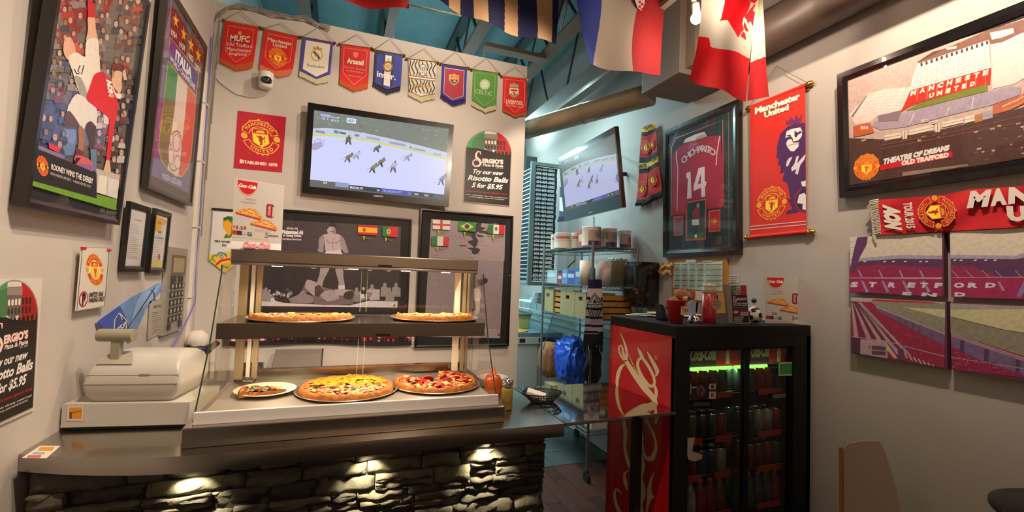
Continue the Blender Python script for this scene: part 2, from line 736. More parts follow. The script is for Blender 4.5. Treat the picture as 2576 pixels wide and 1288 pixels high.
class Rect:
    """flat thing hung on a wall: bottom edge at xb (left wall sgn=+1, right wall sgn=-1), leaning out by tilt"""

    def __init__(s, sgn, xb, yc, zb, tilt, W, H):
        s.n = Vector((sgn * math.cos(tilt), 0, -math.sin(tilt)))
        s.v = Vector((sgn * math.sin(tilt), 0, math.cos(tilt)))
        s.u = s.v.cross(s.n)
        s.o = Vector((xb, yc, zb)) - s.u * W / 2      # bottom-left corner seen from the room
        s.W, s.H = W, H

    def P(s, x, y, z=0): return s.o + s.u * x + s.v * y + s.n * z
    def plane(s, z=0): return Plane(s.P(0, 0, z), s.n)


class RectF(Rect):
    def __init__(s, c, yaw, tilt, roll, W, H):
        s.n = Vector((math.cos(yaw) * math.cos(tilt), math.sin(yaw) * math.cos(tilt), -math.sin(tilt)))
        u = Vector((-math.sin(yaw), math.cos(yaw), 0))
        v = s.n.cross(u)
        s.u = u * math.cos(roll) + v * math.sin(roll)
        s.v = -u * math.sin(roll) + v * math.cos(roll)
        s.W, s.H = W, H
        s.o = Vector(c) - s.u * W / 2 - s.v * H / 2


def rbox(bm, r, x0, y0, x1, y1, z0, z1):
    return obox(bm, r.o, r.u, r.v, r.n, (x0, y0, z0), (x1, y1, z1))


def frame_bars(bm, r, bw, z0, z1, inner_drop=0.006):
    """mitred frame bars, inner edge a little lower"""
    W, H = r.W, r.H
    out = [(0, 0), (W, 0), (W, H), (0, H)]
    mid = [(bw * .55, bw * .55), (W - bw * .55, bw * .55), (W - bw * .55, H - bw * .55), (bw * .55, H - bw * .55)]
    inn = [(bw, bw), (W - bw, bw), (W - bw, H - bw), (bw, H - bw)]
    rings = [[bm.verts.new(r.P(x, y, z0)) for x, y in out], [bm.verts.new(r.P(x, y, z1)) for x, y in out],
             [bm.verts.new(r.P(x, y, z1)) for x, y in mid], [bm.verts.new(r.P(x, y, z1 - inner_drop)) for x, y in inn],
             [bm.verts.new(r.P(x, y, z0)) for x, y in inn]]
    rings.append(rings[0])
    for a, b in zip(rings, rings[1:]):
        for k in range(4):
            bm.faces.new((a[k], a[(k + 1) % 4], b[(k + 1) % 4], b[k]))
    return bm


def picture(name, label, cat, r, bw, col, depth=0.022, mat_col=None, glass=True, group=None, rough=0.3, mname=None):
    base = r.P(r.W / 2, 0, -depth)
    t = thing(name, label, cat, base, group)
    fb = B()
    frame_bars(fb, r, bw, -depth, 0)
    obj('frame', fb, mat(mname or 'frame_' + col, col, rough, coat=0.3), t, bevel=0.0015)
    bb = B()
    rbox(bb, r, bw * .9, bw * .9, r.W - bw * .9, r.H - bw * .9, -depth * .9, -0.011)
    obj('mat_board', bb, mat('board_' + (mat_col or col), mat_col or col, 0.8), t)
    if glass:
        gb = B()
        x0, y0, x1, y1 = bw * .9, bw * .9, r.W - bw * .9, r.H - bw * .9
        f = gb.faces.new([gb.verts.new(r.P(x, y, -0.0055)) for x, y in ((x0, y0), (x1, y0), (x1, y1), (x0, y1))])
        obj('glass_pane', gb, glass_mat('picture_glass'), t)
    return t, r.plane(-0.011)
# ================================================================== the setting
XL, XR, YB, YK, XE = -0.945, 2.53, 3.80, 6.60, 1.50
ZC = 4.55
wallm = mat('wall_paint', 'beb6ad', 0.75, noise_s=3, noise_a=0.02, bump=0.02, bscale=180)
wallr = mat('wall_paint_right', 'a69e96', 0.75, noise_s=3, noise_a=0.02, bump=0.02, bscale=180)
steel = mat('steel', 'b4ada4', 0.2, 1.0, noise_s=40, noise_a=0.04, bump=0.006, stretch=(0.5, 8, 40))
steel_dk = mat('steel_dark', '978d84', 0.2, 1.0, noise_s=40, noise_a=0.06, bump=0.006, stretch=(0.5, 8, 40))
brass = mat('brass', 'd0a048', 0.28, 1.0)
black = mat('black_plastic', '0b0b0c', 0.28, coat=0.5)
blackm = mat('black_matt', '0d0c0c', 0.6)
white_pl = mat('white_plastic', 'd9d3c8', 0.4)
chrome = mat('chrome', 'd8d8d8', 0.12, 1.0)

b = B()
box(b, (XL - .1, -2.6, -0.06), (XR + .1, YK + .1, 0.0))
floor = struct('floor', b, mat('floor_base', '15100d', 0.6))
pm = [mat('plank_a', '3a2018', 0.35, noise_s=8, noise_a=0.3, stretch=(12, 1, 1), bump=0.05),
      mat('plank_b', '46281d', 0.35, noise_s=8, noise_a=0.3, stretch=(12, 1, 1), bump=0.05)]
k = 0
for i in range(12):
    y = 1.95 - (i % 3) * 0.35
    while y < 3.75:
        y2 = min(y + 0.95, 3.76)
        b = B()
        box(b, (0.95 + i * 0.115, y + .002, 0.0), (0.95 + i * 0.115 + 0.112, y2 - .002, 0.008))
        obj('plank', b, pm[(k * 7) % 2], floor, bevel=0.0015)
        y = y2
        k += 1
tm_ = mat('kitchen_tile', '3a4040', 0.4, noise_s=6, noise_a=0.15)
for i in range(5):
    for j in range(6):
        b = B()
        x0, y0 = 0.98 + i * 0.305, 3.77 + j * 0.305
        box(b, (x0, y0, 0.0), (x0 + .3, y0 + .3, 0.007))
        obj('floor_tile', b, tm_, floor, bevel=0.0015)

b = B()
box(b, (XL - .1, -2.6, 0), (XL, YB + .12, ZC))
wall_left = struct('wall_left', b, wallm)
b = B()
box(b, (XL, YB, 0), (XE, YB + .12, 3.615))
wall_back = struct('wall_back', b, wallm)
b = B()
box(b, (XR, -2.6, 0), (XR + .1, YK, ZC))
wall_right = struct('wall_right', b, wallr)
b = B()
box(b, (XL - .1, YK, 0), (XR + .1, YK + .1, ZC))
struct('wall_kitchen', b, mat('kitchen_wall', 'a9b4b4', 0.6, noise_s=4, noise_a=0.05))
b = B()
box(b, (XL - .1, YB + .12, 0), (XL, YK, ZC))
struct('wall_kitchen_left', b, mat('kitchen_wall', 'a9b4b4'))
b = B()
box(b, (XL - .1, -2.7, 0), (XR + .1, -2.6, ZC))
struct('wall_front', b, mat('wall_front_paint', 'a08c78', 0.8, noise_s=3, noise_a=0.05))
b = B()
box(b, (XL - .1, -2.7, ZC), (XR + .1, YK + .1, ZC + .1))
ceiling = struct('ceiling', b, mat('ceiling_deck', '5d7f82', 0.6, noise_s=5, noise_a=0.25))
# open-web joists running away from the camera
jm = mat('joist_paint', '6b5a4e', 0.7, noise_s=8, noise_a=0.1)
jd = mat('joist_web', '2a3233', 0.6)
n = 1
for jx, jw in ((-0.42, .10), (0.325, .085), (1.13, .12), (1.90, .15)):
    b = B()
    box(b, (jx - jw / 2, -2.5, 4.0), (jx + jw / 2, YK, 4.03))
    j = struct('trim_%d' % n, b, jm)
    j['label'] = 'brown ceiling joist with open dark web bars'
    n += 1
    b = B()
    box(b, (jx - .03, -2.5, 4.03), (jx - .02, YK, 4.08))
    box(b, (jx - .05, -2.5, 4.44), (jx + .05, YK, 4.5))
    y = -2.0
    kk = 0
    while y < YK - .4:
        cyl(b, (jx, y, 4.04), (jx, y + .32, 4.46), .016, n=6)
        cyl(b, (jx, y + .32, 4.46), (jx, y + .62, 4.04), .012, n=6)
        y += .62
    w_ = obj('web_bar', b, jd, j)
    w_['kind'] = 'stuff'
b = B()
box(b, (1.2, 4.18, 3.93), (1.86, 4.30, 3.97))
struct('trim_5', b, jm)
b = B()
box(b, (2.16, -2.5, 3.56), (2.26, YK, 3.62))
box(b, (2.20, -2.5, 3.62), (2.22, YK, 3.80))
struct('trim_6', b, mat('joist_grey', '6a6258', 0.7))
for yy in (2.6, 3.7, 4.9):
    b = B()
    cyl(b, (2.21, yy, 3.8), (2.21, yy + .35, 4.55), .012, n=6)
    cyl(b, (2.21, yy + .7, 3.8), (2.21, yy + .35, 4.55), .012, n=6)
    struct('trim_%d' % (7 + int(yy)), b, jd)
# beam high in the kitchen
b = B()
box(b, (1.5, 5.9, 3.2), (XR, 6.05, 3.4))
struct('trim_20', b, mat('dark_beam', '1f2a2c', 0.7))

# ------------------------------------------------------------------ ducts
t = thing('round_duct', 'thick round brown duct running from the square duct back past the wall end', 'duct', (1.85, 3.4, 3.0))
b = B()
P0, P1 = Vector((2.215, 2.93, 3.165)), Vector((1.30, 4.50, 3.10))
P1 = PY(4.0).hit(1323, 326) + (PY(4.0).hit(1323, 326) - P0) * .5
cyl(b, P0, P1, .088, n=28)
obj('pipe', b, mat('duct_paint', '8d8069', 0.38, metal=0.35, noise_s=4, noise_a=0.12), t, auto=40)
for k in (.33, .66):
    p = P0.lerp(P1, k)
    d = (P1 - P0).normalized() * .008
    b = B()
    cyl(b, p - d, p + d, .0915, n=28)
    obj('seam_band', b, mat('duct_paint', ''), t, auto=40)
t = thing('square_duct', 'square beige duct box hanging under the ceiling by the right wall', 'duct', (2.3, 2.6, 3.10))
b = B()
box(b, (2.07, 2.45, 3.115), (2.51, 2.86, 3.75))
obj('duct_box', b, mat('duct_beige', '7d7265', 0.6, noise_s=3, noise_a=0.06), t, bevel=.004)
b = B()
box(b, (2.12, 2.36, 3.15), (2.50, 2.452, 3.72))
obj('duct_neck', b, mat('duct_beige', ''), t)
t = thing('overhead_pipe', 'wide pipe in shaded brown along the top of the right wall', 'duct', (2.38, 2.0, 3.25))
b = B()
cyl(b, (2.39, 2.34, 3.25), (2.39, -2.0, 3.25), .13, n=28)
obj('pipe', b, mat('pipe_shaded', '54463d', 0.45, noise_s=4, noise_a=0.1), t, auto=40)  # colour darkened to stand in for the shaded wall top
b = B()
for k, off in enumerate((0, .012, .026)):
    pts = []
    for x, y in ((1515, 150), (1500, 165), (1476, 188), (1450, 203), (1426, 226), (1400, 250), (1380, 270), (1360, 290), (1345, 300)):
        pts.append(PX(2.25 + off).hit(x + k * 3, y + (k % 2) * 3))
    tube(b, pts, .0055, 5)
tag(obj('cable_bundle', b, mat('cable_grey', 'a9b8b4', 0.5)), 'pale cable bundle strung along the grey roof beam', 'cable')

# ------------------------------------------------------------------ conduits and cables in the left corner
t = thing('cable_conduit', 'white plastic conduit running up the corner beside the poster', 'conduit', (XL, 3.7, 1.2))
b = B()
box(b, (XL, 3.60, 1.1), (XL + .022, 3.645, 3.02))
obj('channel', b, mat('conduit_white', 'cfc8bc', 0.5), t, bevel=.003)
for z in (1.48, 1.95, 2.4, 2.8):
    b = B()
    box(b, (XL, 3.59, z), (XL + .025, 3.70, z + .012))
    obj('clip', b, mat('conduit_white', ''), t)
b = B()
tube(b, [(XL + .01, 3.70, 3.30), (XL + .012, 3.705, 2.6), (XL + .015, 3.70, 2.0), (XL + .012, 3.68, 1.72), (XL + .04, 3.62, 1.45), (XL + .03, 3.40, 1.28), (XL + .02, 3.2, 1.16)], .0038, 6)
tag(obj('blue_cable', b, mat('cable_blue', '5a63b8', 0.5)), 'thin blue network cable hanging down the left corner', 'cable')
b = B()
for k in range(4):
    pts = [(XL + .02 + k * .008, 3.74, 1.9 + k * .4), (XL + .02 + k * .01, 3.75, 3.2), (XL + .04, 3.76, 3.45 + k * .012)]
    for i, (x, y) in enumerate(((556, 30), (575, 14), (600, 8), (640, 16), (690, 30), (735, 38), (770, 40), (800, 56), (830, 66))):
        p = PY(3.78).hit(x, y + k * 2.5 + (3 if (i + k) % 2 else 0))
        pts.append(p)
    tube(b, pts, .0045, 5)
tag(obj('cable_loom', b, mat('cable_cream', '8f8678', 0.5)), 'cream cables looping along the top of the white wall', 'cable')
b = B()
tube(b, [PY(3.79).hit(x, y) for x, y in ((546, 196), (556, 208), (575, 222), (596, 236), (625, 243), (655, 242), (672, 236))], .0045, 6)
tag(obj('camera_cable', b, mat('conduit_white', '')), 'white cable sagging across the wall to the security camera', 'cable')
# ================================================================== pennants along the back wall
pen = [  # TL, TR, BR, tip, BL, fringe BR, tip, BL, apex, colour, fringe
    ((566.8, 51.9), (649.9, 68.4), (637.8, 155.4), (591.6, 164), (553.4, 146.4), (635.2, 172), (593.2, 178.3), (552.8, 156), (603.4, 28), 'cf1a12', 'c4521a'),
    ((666.4, 72.6), (748.6, 92.3), (737, 173.5), (693.5, 180), (653.7, 162.3), (732.6, 188), (703, 195), (653, 173.5), (707.8, 58.3), 'cf1a12', 'd8704a'),
    ((763.5, 93.9), (838.3, 107.3), (830.4, 187), (795.3, 199), (754, 178.3), (828, 205.3), (797, 211.7), (752.4, 191), (804.3, 67.5), '4a4398', 'c9bf9d'),
    ((859, 111.4), (931.3, 121), (926.5, 208.5), (889.3, 219.6), (854.9, 198), (925.9, 222), (889.3, 230), (853.3, 211.7), (898.8, 86), 'd01c16', 'c4521a'),
    ((945, 125.7), (1013.4, 138.5), (1008, 218), (973.6, 226.6), (939.6, 207), (1007, 228.6), (973.6, 237), (937.6, 217), (981.6, 96.5), '3a41a0', '2a2336'),
    ((1027.7, 148), (1097.8, 156.6), (1094.6, 235.6), (1058, 243.5), (1028.4, 229.2), (1094.6, 248.3), (1059.6, 256.2), (1026.8, 240.3), (1065.9, 122), 'dcd2bd', 'c2b694'),
    ((1112.7, 160.8), (1175, 170.3), (1171.6, 250), (1137.5, 257.8), (1108.9, 238.7), (1171.6, 258.5), (1139, 266.7), (1107.3, 245), (1147, 129), '322a86', '2a1c5c'),
    ((1190, 175), (1252, 184), (1248, 264.2), (1217, 272.2), (1186.9, 253), (1247.4, 275.3), (1220.3, 283.3), (1185.3, 264.2), (1223.5, 144.8), '55913a', 'c2bb92'),
    ((1265.5, 192), (1324.7, 198.3), (1325.4, 280), (1295, 288), (1263.9, 272.2), (1324.7, 288), (1293.5, 294.4), (1263.3, 278.5), (1295, 167.8), 'd4201a', 'c4521a')]
plab = ['red pennant with four white initials, leftmost in the row', 'red pennant with a gold crest, above the security camera',
        'white pennant with purple border and a crowned round crest', 'plain red pennant with one bold white name, fourth from left',
        'blue and black pennant with a white centre stripe and round badge', 'zebra striped black and white pennant with a red line',
        'dark red pennant with blue border and a small shield', 'green pennant with a round white badge', 'red pennant with a crest nearest the wall end, rightmost in the row']
WP = PY(YB - .015)


def lerp2(a, b, t): return (a[0] + (b[0] - a[0]) * t, a[1] + (b[1] - a[1]) * t)


def pl_clothpoly(A, pts, col): A.poly(pts, col)


def penwrite(i, A, q):
    """print on pennant i; q(u,v) maps the cloth"""
    tl, tr, br, tip, bl = pen[i][:5]

    def T(st, u0, u1, v0, v1, h, col, bold=.03, shear=0):
        p0, p1 = q(u0, v0), q(u1, v1)
        pt = q(u0, v0 - h)
        A.text(st, p0, p1, pt, col, bold, shear)

    def outline(m, col, w):
        c = (q(.5, .45))
        pp = [q(m, m * .9), q(1 - m, m * .9), q(1 - m, .90 - m), lerp2(tip, c, m * .95), q(m, .90 - m)]
        A.line(pp, w, col, closed=True)
        return pp
    if i == 0:
        outline(.12, 'f0b8a0', 1.0)
        A.ell(q(.48, .26), 5, 5, 'e8a020', 10)
        T('MUFC', .22, .80, .50, .46, .15, 'ecdccc', .035)
        T('Old Trafford', .14, .90, .64, .62, .09, 'e8c8bc', .015)
        T('Manchester', .16, .88, .77, .75, .09, 'e8c8bc', .015)
        T('England', .26, .76, .88, .86, .085, 'e8c8bc', .015)
    elif i == 1:
        outline(.12, 'f0b8a0', 1.0)
        T('Manchester', .14, .86, .31, .31, .10, 'ecd8bc', .02)
        T('United', .30, .72, .43, .42, .10, 'ecd8bc', .02)
        c = q(.50, .72)
        crest(A, c, (23, 3.4), (-3, -24), 'e04a20', 'f09a20')
    elif i == 2:
        c = q(.5, .45)
        A.poly([q(.09, .07), q(.91, .07), q(.91, .93), lerp2(tip, c, .10), q(.09, .93)], 'e4dcc6')
        A.ell(q(.5, .46), 14.5, 15.5, 'c9a23a', 20)
        A.ell(q(.5, .46), 11.8, 12.6, 'efe8d4', 20)
        A.line([q(.40, .37), q(.60, .56)], 6, '39356e')
        A.ell(q(.5, .46), 6.5, 7, 'd8ba5a', 14)
        A.line([q(.43, .42), q(.57, .50)], 3.4, '39356e')
        A.poly([q(.36, .30), q(.34, .21), q(.43, .25), q(.50, .17), q(.57, .25), q(.66, .21), q(.64, .30)], 'c08a4a')
        T('Realmadrid', .22, .78, .84, .85, .085, '5c5870', .01)
    elif i == 3:
        outline(.10, 'f0b8a0', 1.0)
        A.poly([q(.42, .18), q(.60, .18), q(.58, .30), q(.51, .35), q(.44, .30)], 'e87868')
        T('Arsenal', .22, .80, .52, .52, .15, 'f0e0d4', .035)
        T('Emirates Stadium', .14, .88, .66, .67, .055, 'e89084', .01)
        T('London England', .22, .80, .75, .76, .055, 'e89084', .01)
        T('www.arsenal', .30, .72, .88, .89, .05, 'e89084', .01)
    elif i == 4:
        A.poly([q(0, 0), q(.34, 0), q(.34, .10), q(0, .10)], '14121c')
        A.poly([q(.0, .0), q(.07, .08), q(.07, .95), q(0, 1)], '1a1830')
        for a, b_, c_ in ((.30, .37, '14142a'), (.60, .69, '14142a'), (.37, .60, 'e6e2da')):
            v = 1.10 if b_ < .55 else 1.06
            A.poly([q(a, .10), q(b_, .10), q(b_, v), q(a, v - .03)], c_)
        A.poly([(q(.485, .22)[0] + 4 * (1 if k % 2 == 0 else .45) * math.sin(k * PI / 5), q(.485, .22)[1] - 4 * (1 if k % 2 == 0 else .45) * math.cos(k * PI / 5)) for k in range(10)], 'b09038')
        A.ell(q(.485, .44), 13.5, 14, '3c3a78', 20)
        A.ell(q(.485, .44), 12.5, 13, '8a5c30', 20)
        A.ell(q(.485, .44), 9, 9.5, 'd8c074', 20)
        T('IC', .43, .55, .48, .48, .09, '8a6a30', .01)
        T('inter.', .10, .80, .80, .82, .17, 'f4f0ea', .03)
    elif i == 5:
        rnd = random.Random(3)
        for k in range(8):
            u = .03 + k * .128
            for v0, v1 in ((0, .50), (.60, 1.04)):
                pp = []
                ww = []
                for s_ in range(7):
                    v = v0 + (v1 - v0) * s_ / 6
                    pp.append(q(min(.97, max(.03, u + .05 * math.sin(s_ * 1.3 + k) * (1 if v0 == 0 else -1))), v))
                    ww.append(3.0 if 0 < s_ < 6 else 1.2)
                A.line(pp, ww, '181414')
        A.line([q(0, .52), q(1, .54)], 3, 'b02222')
        A.line([q(0, .55), q(1, .57)], 3, 'f0ece0')
        A.line([q(0, .59), q(1, .60)], 2.5, '6d8a5c')
        A.ell(q(.52, .30), 11, 15.5, '181414', 20)
        A.ell(q(.52, .30), 9.4, 13.8, 'ece6da', 20)
        for d in (-5, 0, 5):
            x, y = q(.52, .30)
            A.line([(x + d, y - 9), (x + d, y + 9)], 2.4, '181414')
        A.line([q(.36, .33), q(.66, .34)], 5, 'ece6da')
        T('JUVENTUS', .38, .66, .35, .355, .045, '181414', .01)
        T('CAMPIONI', .12, .88, .84, .85, .08, 'd8a838', .02)
    elif i == 6:
        c = q(.5, .45)
        A.poly([q(.10, .10), q(.90, .10), q(.90, .92), lerp2(tip, c, .12), q(.10, .92)], 'd8c8c8')
        A.poly([q(.12, .12), q(.88, .12), q(.88, .91), lerp2(tip, c, .14), q(.12, .91)], 'a81834')
        x, y = q(.5, .42)
        A.poly([(x - 12.5, y - 13), (x - 5, y - 10), (x, y - 14), (x + 5, y - 10), (x + 13, y - 9), (x + 12, y + 6), (x + 6, y + 13), (x, y + 16), (x - 7, y + 12), (x - 13, y + 2)], 'e2a83a')
        A.poly([(x - 10, y - 9), (x - 1, y - 8), (x - 1, y - 1), (x - 10, y - 2)], 'f0e4d4')
        A.line([(x - 5.5, y - 9), (x - 5.5, y - 1.5)], 2.2, 'b01c24')
        A.line([(x - 10, y - 5.5), (x - 1, y - 5)], 2.2, 'b01c24')
        for d in (2, 6, 10):
            A.line([(x + d, y - 8), (x + d, y - 1)], 1.8, 'c03024')
        A.poly([(x - 10, y + 1), (x + 11, y + 2), (x + 5, y + 11), (x, y + 13), (x - 6, y + 10)], '3b3484')
        A.ell((x + 1, y + 6), 3.4, 3.4, 'd8a040', 10)
    elif i == 7:
        outline(.09, 'b0c890', 0.9)
        A.ell(q(.5, .42), 12.8, 13.4, 'b9cfa2', 22)
        for k in range(4):
            a = k * PI / 2 + .78
            x, y = q(.5, .42)
            A.ell((x + 4.4 * math.cos(a), y + 4.4 * math.sin(a)), 4.2, 4.4, 'd2dfc2', 10)
        T('CELTIC', .13, .82, .74, .74, .13, 'c9d8b4', .0)
    else:
        outline(.09, 'f0a898', 0.9)
        x, y = q(.47, .40)
        A.poly([(x - 12, y - 11), (x - 9, y - 17), (x - 3, y - 16), (x, y - 20), (x + 3, y - 16), (x + 9, y - 15), (x + 13, y - 10), (x + 9, y - 7), (x - 9, y - 8)], 'a9a47c')
        A.poly([(x - 11, y - 6), (x + 11, y - 5), (x + 12, y + 10), (x, y + 18), (x - 12, y + 9)], 'e8d4c0')
        A.poly([(x - 8, y + 6), (x - 12, y + 11), (x, y + 20), (x + 13, y + 12), (x + 8, y + 7), (x, y + 13)], '8f9a6c')
        A.poly([(x - 8, y - 3), (x + 8, y - 2), (x + 8, y + 3), (x - 8, y + 2)], 'd4281e')
        A.line([(x - 1, y + 4), (x + 2, y + 12)], 4, 'c22a22')
        T('LIVERPOOL', .15, .85, .83, .83, .12, 'f0d8c8', .03)
        T('FOOTBALL CLUB', .15, .85, .92, .92, .065, 'eaa898', .01)


for i, (tl, tr, br, tip, bl, fbr, ft, fbl, ap, col, fcol) in enumerate(pen):
    t = thing('pennant', plab[i], 'pennant', tuple(WP.hit(*ft)), 'football pennants in a row along the top of the back wall')
    b = B()
    off = Vector((0, .004, 0))
    slab(b, [WP.hit(*p) for p in (tl, tr, br, tip, bl)], off)
    obj('cloth', b, mat('pennant_' + col, col, 0.7, noise_s=200, noise_a=.05), t)
    # fringe as many thin strands
    b = B()
    nst = 26
    for s_ in range(nst):
        def edge(p, q_, r_, f): return lerp2(p, q_, f * 2) if f < .5 else lerp2(q_, r_, f * 2 - 1)
        f0, f1 = s_ / nst, (s_ + .92) / nst
        a0, a1 = edge(bl, tip, br, f0), edge(bl, tip, br, f1)
        c1, c0 = edge(fbl, ft, fbr, f1), edge(fbl, ft, fbr, f0)
        j = random.uniform(-1, 1)
        up = (0, -1.5)
        slab(b, [WP.hit(a0[0], a0[1] - 1.5), WP.hit(a1[0], a1[1] - 1.5), WP.hit(c1[0], c1[1] + j), WP.hit(c0[0], c0[1] + j)], off * (0.6 + .3 * (s_ % 2)))
    o = obj('fringe', b, mat('fringe_' + fcol, fcol, 0.85), t)
    o['kind'] = 'stuff'
    # rod and brass balls
    b = B()
    d = Vector((tr[0] - tl[0], tr[1] - tl[1], 0)).normalized()
    a = WP.hit(tl[0] - d.x * 5, tl[1] - d.y * 5)
    c = WP.hit(tr[0] + d.x * 4, tr[1] + d.y * 4)
    cyl(b, a, c, .0045, n=8)
    rod = obj('rod', b, brass, t)
    for p in (a, c):
        b = B()
        sphere(b, p, .0105, 10)
        obj('finial', b, mat('brass_old', '8a6a2c', 0.3, 1.0), rod, smooth=True)
    b = B()
    tube(b, [a, WP.hit(*ap), c], .0016, 5)
    obj('cord', b, mat('cord', '6a5c4c', 0.8), t)
    A = Art(Plane(WP.p - Vector((0, .0005, 0)), WP.n))
    q = quadmap(tl, tr, (br[0], br[1]), (bl[0], bl[1]))
    penwrite(i, A, q)
    A.build('print', t, art_mat('pennant_ink', .6))

# ================================================================== security camera
c = PY(YB).hit(672, 212)
t = thing('security_camera', 'white round security camera on the wall under the red pennants', 'camera', (c.x, YB - .05, c.z - .06))
b = B()
lathe(b, (c.x, YB - .055, c.z - .055), [(0, 0), (.036, 0), (.047, .012), (.050, .06), (.0, .06)], 24)
obj('base', b, white_pl, t, auto=35)
b = B()
lathe(b, (c.x, YB - .058, c.z + .000), [(.048, .0), (.052, .02), (.052, .055), (.044, .066), (0, .068)], 24)
obj('hood', b, white_pl, t, auto=35)
b = B()
sphere(b, (c.x + .004, YB - .075, c.z - .002), .041, 18)
ball = obj('camera_dome', b, mat('dome_black', '1c1c20', 0.12, coat=1), t, smooth=True)
b = B()
cyl(b, (c.x + .004, YB - .11, c.z - .01), (c.x + .004, YB - .1185, c.z - .012), .013, n=16)
obj('lens', b, mat('lens', '3c3c48', 0.08, coat=1), ball, auto=40)

# ================================================================== TVs
def rink(A, q, dim=1.0):
    """ice-hockey picture; q maps u right, v down over the screen"""
    P = lambda *a: [q(u, v) for u, v in a]
    A.poly(P((0, 0), (1, 0), (1, 1), (0, 1)), '7f847c')
    rnd = random.Random(5)
    for k in range(60):
        u, v = rnd.random(), rnd.random() * .34
        if v < .24 + .16 * u:
            s_ = .03
            A.poly(P((u, v), (min(1, u + s_), v), (min(1, u + s_), v + .03), (u, v + .03)), ('858a80', '787d76', '8c8f84')[k % 3], False)
    A.h += A.STEP
    top = [(0, .24), (.1, .21), (.25, .205), (.4, .215), (.6, .245), (.8, .285), (1, .335)]
    A.poly(P(*top, (1, 1), (0, 1)), 'c3c9dc')
    yel = [(u, v + .085) for u, v in top]
    A.poly(P(*yel, (1, 1), (0, 1)), 'd4d44c')
    ice = [(u, v + .103) for u, v in top]
    A.poly(P(*ice, (1, 1), (0, 1)), 'cdd0f6')
    # boards print
    for u, v, w_, h_, c_ in ((.02, .255, .07, .03, '8b90a0'), (.155, .225, .035, .04, '4c9a7c'), (.195, .235, .05, .025, '5b6270'), (.31, .24, .035, .03, '7d8494'),
                             (.40, .25, .10, .03, 'a8a4b8'), (.57, .28, .12, .03, '9aa0bc'), (.72, .315, .02, .025, '5aa890'), (.75, .325, .09, .03, 'a0a6c0'), (.90, .36, .06, .03, 'a4aac4')):
        A.poly(P((u, v), (u + w_, v + w_ * .1), (u + w_, v + h_ + w_ * .1), (u, v + h_)), c_, False)
    A.h += A.STEP
    # goal net
    A.line(P((.01, .42), (.04, .37), (.09, .38), (.08, .45), (.03, .50)), 1.6, '9b93a2')
    A.poly(P((.0, .44), (.07, .39), (.08, .46), (.03, .52), (0, .52)), 'a9a7be')
    # players: (u, v of feet, size, colours)
    for u, v, s_, c1, c2, lean in ((.262, .395, .12, '595a50', '6d6e64', 0), (.47, .45, .10, '4c5444', '767a5c', .02), (.262, .63, .13, '565548', '847f5e', .03), (.325, .575, .11, '8f9098', 'c0bfcb', .02),
                                 (.505, .645, .13, '4e4a40', '877f5c', .025), (.45, .735, .13, '52503f', '8f8a62', .025), (.605, .70, .16, '626472', 'b3b3c4', .01), (.70, .52, .11, '8c8fa4', 'a5a6b8', .03),
                                 (.965, .80, .17, '6a6a80', '8d8fa6', .03)):
        a = s_ * .42
        A.poly(P((u - .018, v), (u - .008, v), (u + .004, v - a * .9), (u + .010, v - a * .5), (u + .022, v), (u + .030, v - .005), (u + .022, v - a), (u + lean, v - a * 1.3), (u - .012 + lean * .4, v - a * 1.1)), c1, False)
        A.poly(P((u - .016, v - a * 1.0), (u + .02, v - a * .95), (u + .026 + lean, v - a * 2.0), (u + lean - .004, v - a * 2.15), (u - .014 + lean * .6, v - a * 1.7)), c2, False)
        A.poly(P(*[(u + lean + .008 + .007 * math.cos(k), v - a * 2.3 + .014 * math.sin(k)) for k in range(0, 6)]), c1, False)
        A.line(P((u - .005, v - a * 1.3), (u - .045, v - .02)), .7, '8c8c96')
        A.h += A.STEP
    # score bug + ticker
    A.poly(P((.05, .035), (.125, .035), (.125, .065), (.05, .065)), 'aab4f0')
    A.poly(P((.245, .04), (.315, .04), (.315, .105), (.245, .105)), 'd9def2')
    A.ell(q(.28, .072), abs(q(.307, 0)[0] - q(.28, 0)[0]), 5 * dim, '6670a8', 14)
    A.ell(q(.28, .072), abs(q(.303, 0)[0] - q(.28, 0)[0]), 4.2 * dim, 'd9def2', 14)

    def T(st, u0, u1, v, h, c_, bold=.03):
        A.text(st, q(u0, v), q(u1, v), q(u0, v - h), c_, bold)
    T('KIA', .265, .295, .085, .025, '6670a8')
    T('NJ  2', .06, .11, .105, .027, 'c8ccd8')
    T('BOS 2', .13, .19, .115, .027, 'c8ccd8')
    T('2nd 9:09', .13, .19, .070, .022, 'd8dcea')
    A.poly(P((0, .925), (1, .925), (1, 1), (0, 1)), '66686a')
    A.poly(P((0, .91), (.19, .91), (.19, .985), (0, .985)), '6a6a62')
    A.poly(P((.19, .905), (.29, .905), (.29, .965), (.19, .965)), '999cc0')
    A.poly(P((.29, .925), (.53, .925), (.53, .985), (.29, .985)), '46484e')
    A.poly(P((.53, .925), (.765, .925), (.765, .985), (.53, .985)), '5a62a8')
    A.poly(P((.765, .925), (.92, .925), (.92, .985), (.765, .985)), '50545e')
    T('NHL', .10, .13, .945, .025, 'e6e6e0')
    T('BROOKLYN', .30, .395, .972, .03, 'dfe0e8')
    T('30', .50, .52, .972, .025, 'dfe0e8')
    T('OKLAHOMA CITY', .545, .69, .972, .03, '9aa6f0')
    T('37', .735, .755, .972, .025, '9aa6f0')
    T('2ND', .78, .81, .972, .025, 'dfe0e8')
    T('5:29', .855, .885, .972, .025, 'dfe0e8')


